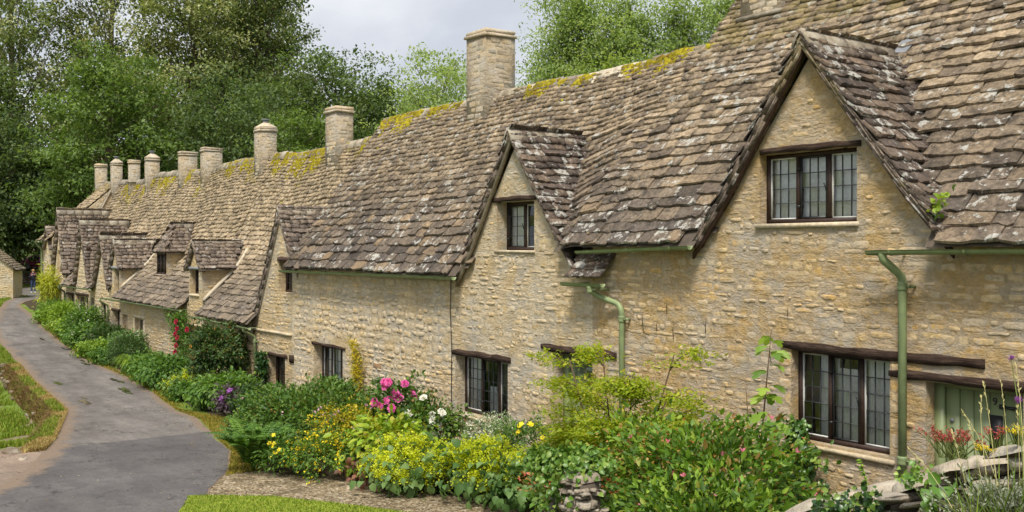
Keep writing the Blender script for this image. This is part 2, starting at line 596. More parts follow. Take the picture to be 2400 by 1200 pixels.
TV = {k: tile_variants(M[k]) for k in ('tile_near', 'tile_far', 'tile_dormer', 'tile_dormer_far')}
SV = {k: stone_variants(M[k], 24, 1.7) for k in ('stone_near', 'stone_mid', 'stone_far')}
SV['chimney_stone'] = stone_variants(M['chimney_stone'], 16, 0.7, True)

# ------------------------------------------------------------------ terrain heights
GX = [-140, -75, -64, -56, -50, -44, -36, -30, -22, -16, -10, -4, 4, 30]
GZ = [.3, .25, .4, .5, .2, -.3, -.85, -1.0, -1.0, -.85, -.5, -.2, .1, .5]
RLX = [-160, -120, -80, -69.4, -60, -52.7, -46, -40.4, -35.7, -28, -23.1, -18.5, -15.9, -12.9, -8, -5, 3]
RLY = [0, 0, .7, 1.3, -.8, -2.5, -3.9, -4.4, -4.54, -5.1, -5.4, -6.64, -7.55, -8.7, -12, -14.5, -24]
RRX = [-160, -120, -80, -70, -60, -54, -46, -40.5, -34.2, -30, -26, -21.6, -19.2, -13.75, -11.2, -9.2, -8.46, -5, 3]
RRY = [8, 8, 5.2, 4, .9, -1.3, -1.76, -2.0, -2.14, -2.0, -2.32, -2.87, -3.0, -4.19, -5.2, -6.36, -6.85, -9.2, -16]


def road_l(x):
    return lerp_tab(x, RLX, RLY)


def road_r(x):
    return lerp_tab(x, RRX, RRY)


def gz(x):
    return lerp_tab(x, GX, GZ)


def sm(t):
    t = min(1, max(0, t))
    return t * t * (3 - 2 * t)


def ground(x, y):
    z = gz(x)
    # hillside behind the row and beyond its end
    z += 0.22 * max(0, y - 9) * (1 - 0.5 * sm((y - 60) / 80))
    z += min(14, 0.2 * max(0, -104 - x)) + 1.2 * sm((-86.4 - x) / 1.5) * sm((y + 20) / 20)
    # bank where the viewer stands
    z += 1.9 * sm((x + 3) / 7.5) * sm((-y - 7.0) / 1.3)
    # sunken meadow beside the lane, behind a low retaining bank
    d = road_l(x) - 0.38 - y
    w = sm((x + 35.3) / 0.8) * (1 - sm((x + 24) / 7.5))
    z -= 0.62 * w * sm(d / 0.4)
    return z


# ------------------------------------------------------------------ roofs
class Prof:
    def __init__(self, pts, k=0.35):
        pts = sorted(pts)
        self.y0, self.y1 = pts[0][0], pts[-1][0]
        ys = np.linspace(self.y0, self.y1, 240)
        px, pz = [p[0] for p in pts], [p[1] for p in pts]
        zs = np.interp(ys, px, pz)
        if len(pts) > 2:
            w = int(k / (ys[1] - ys[0])) | 1
            e = w // 2
            pre = zs[0] + (np.arange(-e, 0)) * (zs[1] - zs[0])
            post = zs[-1] + (np.arange(1, e + 1)) * (zs[-1] - zs[-2])
            zs = np.convolve(np.concatenate([pre, zs, post]), np.ones(w) / w, 'valid')
        self.ys, self.zs = ys, zs
        self.s = np.concatenate([[0], np.cumsum(np.hypot(np.diff(ys), np.diff(zs)))])
        self.S = self.s[-1]

    def at(self, s):
        y, z = np.interp(s, self.s, self.ys), np.interp(s, self.s, self.zs)
        a, b = max(0, s - .08), min(self.S, s + .08)
        dy = np.interp(b, self.s, self.ys) - np.interp(a, self.s, self.ys)
        dz = np.interp(b, self.s, self.zs) - np.interp(a, self.s, self.zs)
        l = math.hypot(dy, dz)
        return float(y), float(z), dy / l, dz / l

    def z(self, y):
        if y < self.y0 or y > self.y1:
            return None
        return float(np.interp(y, self.ys, self.zs))


def tile_row_field(recs, a0, a1, S, P, keep, e0, e1, w0, w1, t0=0.026, t1=0.05, jitter=1.0):
    s = 0.0
    while s < S - e1 * 0.4:
        f = s / S
        e = (e0 + (e1 - e0) * f) * rnd.uniform(.93, 1.07)
        wm = w0 + (w1 - w0) * f
        a = a0 - rnd.uniform(0, wm)
        while a < a1:
            w = wm * rnd.choice((.62, .75, .9, 1.0, 1.1, 1.3, 1.5))
            lo, hi = max(a, a0), min(a + w, a1)
            a += w
            if hi - lo < wm * .25:
                continue
            ac = (lo + hi) / 2
            sj = min(S - .02, max(0.0, s + rnd.uniform(-.03, .03) * e * 4 * jitter))
            pos, ex, ey, n = P(ac, sj)
            if not keep(pos):
                continue
            th = rnd.uniform(t0, t1)
            t = Vector(ey) - Vector(n) * (th * 1.05 / e)
            t.normalize()
            ang = R(rnd.gauss(0, 1.6) * jitter)
            exv = Vector(ex) * math.cos(ang) + t * math.sin(ang)
            t = t * math.cos(ang) - Vector(ex) * math.sin(ang)
            roll = rnd.gauss(0, 0.02) * jitter
            exv = (exv + Vector(n) * roll).normalized()
            nv = exv.cross(t).normalized()
            t = nv.cross(exv)
            p = Vector(pos) + Vector(n) * (th * 1.05 + rnd.uniform(0, .006))
            wv, ln = hi - lo - rnd.uniform(.002, .010), e * 1.8
            face = nv.dot(Vector(CAM) - p)
            sc = score_px(p, wv * e) if face > 0 else 0.0
            recs.append(((tuple(exv * wv), tuple(t * ln), tuple(nv * th), tuple(p)), rnd.random(), sc))
        s += e


class Gable:
    """a gable roof at right angles to the row: apex line at x = xp"""

    def __init__(self, xp, zp, xl, zl, xr, zr, yf=-0.2, flare=0.0, dep=4.0):
        self.xp, self.zp, self.xl, self.zl, self.xr, self.zr, self.yf, self.dep = xp, zp, xl, zl, xr, zr, yf, dep
        def pr(h, z0):
            k = [(0, z0), (h, zp)]
            if flare:
                k.insert(1, (h * .3, z0 + (zp - z0) * .3 - flare))
            return Prof(k, .3)
        self.pl, self.pr = pr(xp - xl, zl), pr(xr - xp, zr)

    def z(self, x):
        if x < self.xl or x > self.xr:
            return None
        return self.pl.z(x - self.xl) if x <= self.xp else self.pr.z(self.xr - x)


class House:
    def __init__(self, name, label, x0, x1, prof, loc, tile, dormer_tile, gables=(), blend=None, seed=0, sag=.05, cap_tiles=300):
        self.x0, self.x1, self.prof, self.gables, self.blend, self.seed, self.sag = x0, x1, prof, list(gables), blend, seed, sag
        self.tile, self.dtile, self.cap = tile, dormer_tile, cap_tiles
        self.e = thing(name, label, 'cottage', loc, 'cottages of the terraced row')
        self.extra = []      # further (x0,x1,zfun) volumes the main roof must not cross

    def mz(self, x, y):
        z = self.prof.z(y)
        if z is None:
            return None
        z += self.off(x, y)
        return z

    def off(self, x, y):
        f = (y - self.prof.y0) / (self.prof.y1 - self.prof.y0)
        o = self.sag * fnoise(x * .55, y * .8, self.seed) * (0.5 + f * .7)
        if self.blend:
            o += self.blend(x, y)
        return o

    def P(self, x, s):
        y, z, dy, dz = self.prof.at(s)
        z += self.off(x, y)
        e = .12
        zx = (self.off(x + e, y) - self.off(x - e, y)) / (2 * e)
        zs = (self.off(x, y + e * dy) - self.off(x, y - e * dy)) / (2 * e)
        ex = Vector((1, 0, zx)).normalized()
        ey = Vector((0, dy, dz + zs)).normalized()
        n = ex.cross(ey).normalized()
        ey = n.cross(ex)
        return (x, y, z), ex, ey, n

    def under(self, x, y, z, m=0.0):
        for g in self.gables:
            if y > g.dep:
                continue
            zg = g.z(x)
            if zg is not None and zg > z + m:
                return True
        for f in self.extra:
            if f(x, y, z):
                return True
        return False

    def build_roof(self, e0, e1, w0, w1, ge0=.2, ge1=.15, gw=.3):
        pr = self.prof
        mb = MB()
        nx, ns = max(2, int((self.x1 - self.x0) / .3)), 26
        xs = np.linspace(self.x0, self.x1, nx + 1)
        ss = np.linspace(0.02, pr.S, ns + 1)
        grid = {}
        for i, x in enumerate(xs):
            for j, s in enumerate(ss):
                p, ex, ey, n = self.P(x, s)
                grid[i, j] = (p[0] - n[0] * .015, p[1] - n[1] * .015, p[2] - n[2] * .015)
        for i in range(nx):
            for j in range(ns):
                q = [grid[i, j], grid[i + 1, j], grid[i + 1, j + 1], grid[i, j + 1]]
                c = np.mean(q, 0)
                if self.under(c[0], c[1], c[2], .22):
                    continue
                mb.poly(q)
        # rear slope
        yr, zr = pr.y1, pr.zs[-1]
        for i in range(nx):
            a, b = grid[i, ns], grid[i + 1, ns]
            mb.poly([b, (b[0], yr + 3.4, zr - 4.2), (a[0], yr + 3.4, zr - 4.2), a][::-1])
        for g in self.gables:
            for side in (0, 1):
                p = g.pl if side == 0 else g.pr
                K = 14
                for k in range(K):
                    h0, h1 = (p.y1) * k / K, (p.y1) * (k + 1) / K
                    z0, z1 = p.z(h0), p.z(min(h1, p.y1))
                    X = (lambda h: g.xl + h) if side == 0 else (lambda h: g.xr - h)
                    y = g.yf + .02
                    while y < g.dep:
                        c = (X((h0 + h1) / 2), y + .15, (z0 + z1) / 2)
                        m = self.mz(c[0], c[1])
                        if m is None or c[2] > m - .25:
                            q = [(X(h0), y, z0 - .02), (X(h1), y, z1 - .02), (X(h1), y + .3, z1 - .02), (X(h0), y + .3, z0 - .02)]
                            mb.poly(q if side else q[::-1])
                        y += .3
        self.roof = mb.build('roof', M['deck'], self.e)
        recs = []
        tile_row_field(recs, self.x0, self.x1, pr.S, self.P, lambda p: not self.under(p[0], p[1], p[2], .09), e0, e1, w0, w1)
        self.main = recs
        self.drecs = []
        for g in self.gables:
            for side in (0, 1):
                p = g.pl if side == 0 else g.pr

                def GP(a, s, p=p, side=side, g=g):
                    h, z, dh, dz = p.at(s)
                    o = .025 * fnoise(a * 1.1, h * 1.3, g.xp)
                    if side:
                        y = a
                        return (g.xr - h, y, z + o), Vector((0, 1, 0)), Vector((-dh, 0, dz)), Vector((dz, 0, dh))
                    y = -a
                    return (g.xl + h, y, z + o), Vector((0, -1, 0)), Vector((dh, 0, dz)), Vector((-dz, 0, dh))

                def keep(q, g=g):
                    m = self.mz(q[0], q[1])
                    if m is None:
                        return q[1] < 1
                    return q[2] > m - .06
                a0, a1 = (g.yf, g.dep) if side else (-g.dep, -g.yf)
                tile_row_field(self.drecs, a0, a1, p.S, GP, keep, ge0, ge1, gw, gw * .75)

    def add_ridge(self, x0, x1, y, z, step=.5, mat='ridge'):
        mb = ridge_piece()
        x = x0
        while x < x1 - .1:
            w = min(step * rnd.uniform(.8, 1.2), x1 - x)
            zo = self.off(x + w / 2, self.prof.y1)
            m2 = MB()
            m2.bulk(np.array(mb[0]) * np.array([w - .01, 1, 1]) + np.array([x, y, z + zo + rnd.uniform(-.012, .012)]), mb[1], rnd.random())
            m2.build('ridge_tile', M[mat], self.roof)
            x += w

    def add_gable_ridge(self, g, mat='ridge', step=.45):
        y = g.yf
        V, F = ridge_piece(.15)
        while True:
            w = step * rnd.uniform(.85, 1.15)
            m = self.mz(g.xp, y + w * .6)
            if m is not None and m > g.zp + .02 or y > g.dep:
                break
            m2 = MB()
            A = np.array(V)
            B = np.stack([A[:, 1], A[:, 0] * (w - .01), A[:, 2]], 1) + np.array([g.xp, y, g.zp + .0 + rnd.uniform(-.01, .01)])
            m2.bulk(B, [f[::-1] for f in F], rnd.random())
            m2.build('ridge_tile', M[mat], self.roof)
            y += w

    def valley(self, g, side, w=.34):
        """laced stones where a gable roof meets the main roof"""
        recs = []
        y = self.prof.y0 + .15
        prev = None
        while y < g.dep:
            m = self.mz(g.xp, y)
            if m is not None and m >= g.zp - .05:
                break
            best = None
            for k in range(81):
                h = k / 80
                x = g.xp + (g.xr - g.xp) * h if side else g.xp + (g.xl - g.xp) * h
                zg, zm = g.z(x), self.mz(x, y)
                if zg is None or zm is None:
                    continue
                if best is None or abs(zg - zm) < best[0]:
                    best = (abs(zg - zm), x, zm)
            if best and best[0] < .12:
                p = Vector((best[1], y, best[2]))
                if prev is not None:
                    ey = (p - prev).normalized()
                    n = Vector((.35 if side else -.35, -.6, .75))
                    ex = ey.cross(n).normalized()
                    nv = ex.cross(ey).normalized()
                    t = (ey - nv * .22).normalized()
                    nv = ex.cross(t).normalized()
                    q = prev + nv * .045
                    ww = w * rnd.uniform(.7, 1.2)
                    recs.append(((tuple(ex * ww), tuple(t * .34), tuple(nv * rnd.uniform(.03, .05)), tuple(q)), rnd.random(), score_px(q, ww * .15)))
                prev = p
            y += .085
        self.drecs += recs

    def finish_tiles(self, cap=None, dcap_share=.4):
        cap = self.cap if cap is None else cap
        allr = sorted([(r, 0) for r in self.main] + [(r, 1) for r in self.drecs], key=lambda t: -t[0][2])
        top = [id(r[0]) for r in allr[:cap] if r[0][2] > 0]
        top = set(top)
        for recs, v in ((self.main, self.tile), (self.drecs, self.dtile)):
            if not recs:
                continue
            n = sum(1 for r in recs if id(r) in top)
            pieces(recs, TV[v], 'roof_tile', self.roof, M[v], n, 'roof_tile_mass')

    def moss(self, spots, dens=1.0):
        """cushions of moss along the ridge: spots are (x, length along the ridge, reach down the slope)"""
        mb = MB()
        for x, L, D in spots:
            N = int(480 * L * D * dens)
            for i in range(N):
                d = abs(rnd.gauss(0, .55)) * D
                xx = x + rnd.uniform(-.5, .5) * L * (1.15 - .5 * d / max(D, .1))
                if fnoise(xx * 4.0, d * 3.0, x) < -.45 + .55 * d / D:
                    continue
                s = self.prof.S - d
                if s < 0:
                    continue
                p, ex, ey, n = self.P(xx, s)
                if self.under(*p):
                    continue
                dome(mb, Vector(p) + n * .03, n, rnd.uniform(.035, .10) * (1 - .45 * min(1, d / D)), rnd.random())
        if mb.nv:
            mb.build('moss', M['moss'], self.roof, kind='stuff')


def dome(mb, p, n, r, tint, flat=.7):
    n = Vector(n)
    a = n.orthogonal().normalized()
    b = n.cross(a)
    V = []
    for k in range(6):
        an = k * math.pi / 3
        q = rnd.uniform(.75, 1.2)
        V.append(p + (a * math.cos(an) + b * math.sin(an)) * r * q)
    for k in range(6):
        an = k * math.pi / 3 + .4
        V.append(p + (a * math.cos(an) + b * math.sin(an)) * r * .6 + n * r * flat * rnd.uniform(.6, .9))
    V.append(p + n * r * flat)
    F = [(k, (k + 1) % 6, 6 + (k + 1) % 6, 6 + k) for k in range(6)] + [(6 + k, 6 + (k + 1) % 6, 12) for k in range(6)]
    mb.bulk(np.array([tuple(v) for v in V]), F, tint)


def ridge_piece(h=.16):
    sec = [(-.17, -.17 * 1.3), (-.09, -.06), (0, 0.035), (.09, -.06), (.17, -.17 * 1.3)]
    sec = [(y * h / .16, z * h / .16 + .05) for y, z in sec]
    n = len(sec)
    V = [(0, y, z) for y, z in sec] + [(1, y, z) for y, z in sec] + [(0, y * .8, z - .05) for y, z in sec] + [(1, y * .8, z - .05) for y, z in sec]
    F = []
    for i in range(n - 1):
        F.append((i, n + i, n + i + 1, i + 1)[::-1])
        F.append((i, i + 1, 2 * n + i + 1, 2 * n + i)[::-1])
        F.append((n + i, 3 * n + i, 3 * n + i + 1, n + i + 1)[::-1])
    F.append((0, 2 * n, 3 * n, n)[::-1])
    F.append((n - 1, 2 * n - 1, 4 * n - 1, 3 * n - 1)[::-1])
    return V, F


# ------------------------------------------------------------------ walls
def front_wall(mb, top, zb, openings, y=0.0, rd=.25):
    """wall face towards -Y with openings; top = [(x,z)...]"""
    tx, tz = [p[0] for p in top], [p[1] for p in top]
    xs = set(tx)
    for o in openings:
        xs |= {o[0], o[1]}
    xs = sorted(x for x in xs if tx[0] <= x <= tx[-1])
    for a, b in zip(xs[:-1], xs[1:]):
        if b - a < 1e-4:
            continue
        za, zb_ = lerp_tab(a + 1e-5, tx, tz), lerp_tab(b - 1e-5, tx, tz)
        cuts = sorted([(o[2], o[3]) for o in openings if o[0] <= a + 1e-4 and o[1] >= b - 1e-4])
        lo = zb
        for c0, c1 in cuts:
            mb.poly([(a, y, lo), (b, y, lo), (b, y, c0), (a, y, c0)])
            lo = c1
        mb.poly([(a, y, lo), (b, y, lo), (b, y, zb_), (a, y, za)])
    for x0, x1, z0, z1 in [o[:4] for o in openings]:
        mb.poly([(x0, y, z0), (x0, y, z1), (x0, y + rd, z1), (x0, y + rd, z0)][::-1])
        mb.poly([(x1, y, z0), (x1, y, z1), (x1, y + rd, z1), (x1, y + rd, z0)])
        mb.poly([(x0, y, z1), (x1, y, z1), (x1, y + rd, z1), (x0, y + rd, z1)][::-1])
        mb.poly([(x0, y, z0), (x1, y, z0), (x1, y + rd, z0), (x0, y + rd, z0)])


def stones(recs, O, u, n, a0, a1, b0, b1, inside, blocked, h0, h1, w0, w1, gap=.014, prot=(.004, .018), wob=.06, skip=0.0, seed=0):
    """courses of rubble on a wall plane: a along u, b up"""
    u, n = Vector(u), Vector(n)
    b = b0
    while b < b1:
        h = rnd.uniform(h0, h1)
        a = a0 + rnd.uniform(-w1, 0)
        ph = rnd.uniform(0, 60)
        while a < a1:
            w = rnd.uniform(w0, w1) * rnd.choice((.6, .8, 1.0, 1.0, 1.2, 1.5))
            bo = b + wob * fnoise(a * 1.3, b * 1.1, seed) + .22 * h * fnoise(a * 3.1, ph, seed)
            hh = h * rnd.uniform(.66, 1.12)
            bo += (h - hh) * rnd.uniform(0, 1)
            c = (a + w / 2, bo + h / 2)
            ok = rnd.random() >= skip
            if ok:
                for aa, bb in ((a, bo), (a + w, bo), (a, bo + hh), (a + w, bo + hh)):
                    if not inside(aa, bb):
                        ok = False
                        break
            if ok:
                for o in blocked:
                    if a < o[1] and a + w > o[0] and bo < o[3] and bo + hh > o[2]:
                        ok = False
                        break
            if ok:
                d = rnd.uniform(*prot)
                ang = rnd.gauss(0, .035)
                p = Vector(O) + u * c[0] + Vector((0, 0, c[1]))
                ex = (u * math.cos(ang) + Vector((0, 0, 1)) * math.sin(ang)) * (w - gap)
                ey = (Vector((0, 0, 1)) * math.cos(ang) - u * math.sin(ang)) * (hh - gap)
                sc = score_px(p, w * hh) if n.dot(Vector(CAM) - p) > 0 else 0
                recs.append(((tuple(ex), tuple(ey), tuple(n * d), tuple(p)), rnd.random(), sc))
            a += w
        b += h


def quoins(recs, x, z0, z1, side):
    """larger squared stones beside an opening; side -1 left of x, +1 right"""
    z = z0
    k = 0
    while z < z1 - .05:
        h = min(rnd.uniform(.13, .24), z1 - z)
        w = (.24 if k % 2 else .13) * rnd.uniform(.85, 1.2)
        c = x + side * w / 2
        p = (c, 0, z + h / 2)
        recs.append((((w - .012, 0, 0), (0, 0, h - .012), (0, -rnd.uniform(.006, .014), 0), p), rnd.random(), score_px(p, w * h)))
        z += h
        k += 1


# ------------------------------------------------------------------ windows, doors, lintels
def beam(name, parent, x0, x1, z0, z1, y0=-.03, y1=.16, bow=0.0, mat='lintel', rough=.012):
    mb = MB()
    K = 9
    V = []
    for i in range(K + 1):
        t = i / K
        x = x0 + (x1 - x0) * t
        b = bow * math.sin(t * math.pi)
        sh = 1 - .25 * (t < .05 or t > .95)
        for yy, zz in ((y0, z0), (y0, z1), (y1, z1), (y1, z0)):
            zc = (z0 + z1) / 2
            V.append((x, yy + rnd.uniform(-rough, rough) * .6, zc + (zz - zc) * sh + b + rnd.uniform(-rough, rough)))
    F = []
    for i in range(K):
        for j in range(4):
            q = (j + 1) % 4
            F.append((i * 4 + j, i * 4 + q, (i + 1) * 4 + q, (i + 1) * 4 + j))
    F += [(3, 2, 1, 0), (K * 4, K * 4 + 1, K * 4 + 2, K * 4 + 3)]
    mb.bulk(np.array(V), F, rnd.random())
    return mb.build(name, M[mat], parent)


def window(parent, x0, x1, z0, z1, lights, cols, rows, y=.2, fw=.055, open_light=None, curtain=None, panes=True, frame='wood', bars=True, handle=False):
    """leaded casement window: frame > mullion, sash, pane, lattice, curtain, recess"""
    f = MB()
    f.box(x0, x0 + fw, y, y + .09, z0, z1, .3)
    f.box(x1 - fw, x1, y, y + .09, z0, z1, .5)
    f.box(x0 + fw, x1 - fw, y + .001, y + .091, z1 - fw, z1, .4)
    f.box(x0 + fw, x1 - fw, y - .012, y + .09, z0, z0 + fw * 1.15, .6)
    win = f.build('window', M[frame], parent)
    iw = (x1 - x0 - 2 * fw - (lights - 1) * fw) / lights
    zb, zt = z0 + fw * 1.15, z1 - fw
    for k in range(lights):
        a = x0 + fw + k * (iw + fw)
        b = a + iw
        if k < lights - 1:
            m = MB()
            m.box(b, b + fw, y + .003, y + .088, zb, zt, .2)
            m.build('mullion', M[frame], win)
        sw = .022
        isopen = open_light is not None and k == open_light
        if isopen:
            sw = .034
        yy = y + (.012 if isopen else .03)
        s = MB()
        for q in ((a, a + sw, zb, zt), (b - sw, b, zb, zt), (a + sw, b - sw, zt - sw, zt), (a + sw, b - sw, zb, zb + sw)):
            s.box(q[0], q[1], yy, yy + .035, q[2], q[3])
        s.build('sash', M['iron'] if isopen else M['white_paint'] if panes else M[frame], win)
        pa, pb, pc, pd = a + sw, b - sw, zb + sw, zt - sw
        cw, rh = (pb - pa) / cols, (pd - pc) / rows
        gy = yy + .018
        if panes:
            for i in range(cols):
                for j in range(rows):
                    pm = MB()
                    t1, t2, t3 = rnd.gauss(0, .005), rnd.gauss(0, .005), rnd.gauss(0, .005)
                    X0, X1, Z0, Z1 = pa + i * cw, pa + (i + 1) * cw, pc + j * rh, pc + (j + 1) * rh
                    pm.poly([(X0, gy + t1, Z0), (X1, gy + t2, Z0), (X1, gy + t3, Z1), (X0, gy + t1 + t3 - t2, Z1)])
                    pm.build('pane', M['glass'], win)
        else:
            pm = MB()
            pm.poly([(pa, gy, pc), (pb, gy, pc), (pb, gy, pd), (pa, gy, pd)])
            pm.build('pane', M['glass'], win)
        if bars:
            l = MB()
            bw = .006 if panes else .009
            for i in range(1, cols):
                l.box(pa + i * cw - bw, pa + i * cw + bw, gy - .011, gy + .008, pc, pd)
            for j in range(1, rows):
                l.box(pa, pb, gy - .008, gy + .006, pc + j * rh - bw, pc + j * rh + bw)
            l.build('lattice', M['lead'], win)
        if isopen:
            h = MB()
            for zz in (zb + (zt - zb) * .2, zb + (zt - zb) * .8):
                h.box(a - .03, a + .02, y - .016, y + .012, zz - .02, zz + .02)
            h.tube([(b - .02, yy - .01, (zb + zt) / 2 - .06), (b - .02, yy - .03, (zb + zt) / 2), (b - .05, yy - .02, (zb + zt) / 2 + .05)], .009, 6)
            h.build('latch', M['iron'], win)
    r = MB()
    yb = y + .09
    D = .55
    ax, bx, az, bz = x0 - .02, x1 + .02, z0 - .02, z1 + .02
    r.poly([(ax, yb + D, az), (bx, yb + D, az), (bx, yb + D, bz), (ax, yb + D, bz)])
    r.poly([(ax, yb, az), (ax, yb + D, az), (ax, yb + D, bz), (ax, yb, bz)])
    r.poly([(bx, yb, az), (bx, yb, bz), (bx, yb + D, bz), (bx, yb + D, az)])
    r.poly([(ax, yb, bz), (ax, yb + D, bz), (bx, yb + D, bz), (bx, yb, bz)])
    r.poly([(ax, yb, az), (bx, yb, az), (bx, yb + D, az), (ax, yb + D, az)])
    r.build('recess', M['dark'], win)
    for (c0, c1, d0, d1, amp) in curtain or ():
        c = MB()
        K = 22
        V, F = [], []
        X0, X1 = x0 + (x1 - x0) * c0, x0 + (x1 - x0) * c1
        Z0, Z1 = z0 + (z1 - z0) * d0, z0 + (z1 - z0) * d1
        for i in range(K + 1):
            t = i / K
            yy = yb + .035 + amp * math.sin(t * 19 + x0) + amp * .5 * math.sin(t * 43)
            V += [(X0 + (X1 - X0) * t, yy, Z0 + .015 * math.sin(t * 31)), (X0 + (X1 - X0) * t, yy * 1.0 + .005, Z1)]
        for i in range(K):
            F.append((2 * i, 2 * i + 2, 2 * i + 3, 2 * i + 1))
        c.bulk(np.array(V), F)
        c.build('curtain', M['curtain'], win, smooth=True)
    return win


def gutter(parent, x0, x1, y, z, dz=0.0, mat='sage_gutter', r=.066, brackets=True):
    mb = MB()
    K, A = max(2, int((x1 - x0) / .8)), 8
    V, F = [], []
    for i in range(K + 1):
        t = i / K
        x = x0 + (x1 - x0) * t
        zz = z + dz * t + rnd.uniform(-.004, .004)
        for rr in (r, r - .008):
            for j in range(A + 1):
                an = math.pi + math.pi * j / A
                V.append((x, y + rr * math.cos(an), zz + rr * math.sin(an)))
    n = 2 * (A + 1)
    for i in range(K):
        o, q = i * n, (i + 1) * n
        for j in range(A):
            F.append((o + j, q + j, q + j + 1, o + j + 1)[::-1])
            F.append((o + A + 1 + j, q + A + 1 + j, q + A + 2 + j, o + A + 2 + j))
        F.append((o, o + A + 1, q + A + 1, q))
        F.append((o + A, q + A, q + 2 * A + 1, o + 2 * A + 1))
    F.append(tuple(range(0, A + 1)))
    F.append(tuple(range(K * n + A, K * n - 1, -1)))
    mb.bulk(np.array(V), F)
    g = mb.build('gutter', M[mat], parent, smooth=False)
    if brackets:
        x = x0 + .35
        while x < x1 - .1:
            b = MB()
            t = (x - x0) / (x1 - x0)
            for j in range(6):
                a0, a1 = math.pi + math.pi * j / 6, math.pi + math.pi * (j + 1) / 6
                zz = z + dz * t
                b.poly([(x - .014, y + (r + .006) * math.cos(a0), zz + (r + .006) * math.sin(a0)), (x + .014, y + (r + .006) * math.cos(a0), zz + (r + .006) * math.sin(a0)),
                        (x + .014, y + (r + .006) * math.cos(a1), zz + (r + .006) * math.sin(a1)), (x - .014, y + (r + .006) * math.cos(a1), zz + (r + .006) * math.sin(a1))])
            b.box(x - .012, x + .012, y + r, -.01, z + dz * t - .02, z + dz * t + .005)
            b.build('bracket', M[mat], g)
            x += 1.0
    return g


def downpipe(parent, pts, r=.036, collars=(), mat='sage_gutter'):
    mb = MB()
    P = []
    for i, p in enumerate(pts):
        if 0 < i < len(pts) - 1:
            a, b, c = Vector(pts[i - 1]), Vector(p), Vector(pts[i + 1])
            l = min(.07, (a - b).length * .45, (c - b).length * .45)
            P += [b + (a - b).normalized() * l, b + ((a - b).normalized() + (c - b).normalized()) * l * .22, b + (c - b).normalized() * l]
        else:
            P.append(Vector(p))
    mb.tube(P, r, 12)
    o = mb.build('downpipe', M[mat], parent, smooth=True)
    for (x, y, z) in collars:
        c = MB()
        c.tube([(x, y, z - .06), (x, y, z - .045), (x, y, z - .02), (x, y, z + .02), (x, y, z + .045), (x, y, z + .06)], [r * 1.02, r * 1.3, r * 1.18, r * 1.18, r * 1.32, r * 1.02], 12)
        c.box(x + r, x + r + .075, y - .02, y + .0, z - .014, z + .014)
        c.box(x + r + .06, x + r + .085, y - .02, -.003, z - .02, z + .02)
        c.build('pipe_collar', M[mat], o)
    return o


def boarded_door(parent, x0, x1, z0, z1, y=.24, fr=.12, plank=.15, mat='sage', detail=None):
    f = MB()
    f.box(x0, x0 + fr, y, y + .08, z0, z1)
    f.box(x1 - fr, x1, y, y + .08, z0, z1)
    f.box(x0 + fr, x1 - fr, y + .001, y + .08, z1 - fr * .55, z1)
    f.box(x0 + fr, x1 - fr, y + .06, y + .08, z0, z1)       # stop behind the leaf
    d = f.build('door', M[mat], parent)
    a = x0 + fr + .006
    while a < x1 - fr - .02:
        w = min(plank * rnd.uniform(.85, 1.15), x1 - fr - .006 - a)
        m = MB()
        zt = z1 - fr * .55 - .008
        V = [(a + .004, y + .052, z0), (a + w - .004, y + .052, z0), (a + w - .004, y + .052, zt), (a + .004, y + .052, zt),
             (a + .010, y + .034, z0), (a + w - .010, y + .034, z0), (a + w - .010, y + .034, zt), (a + .010, y + .034, zt)]
        m.bulk(np.array(V), [(4, 5, 6, 7), (0, 1, 5, 4), (1, 2, 6, 5), (2, 3, 7, 6), (3, 0, 4, 7)], rnd.random())
        m.build('plank', M[mat], d)
        a += w
    return d


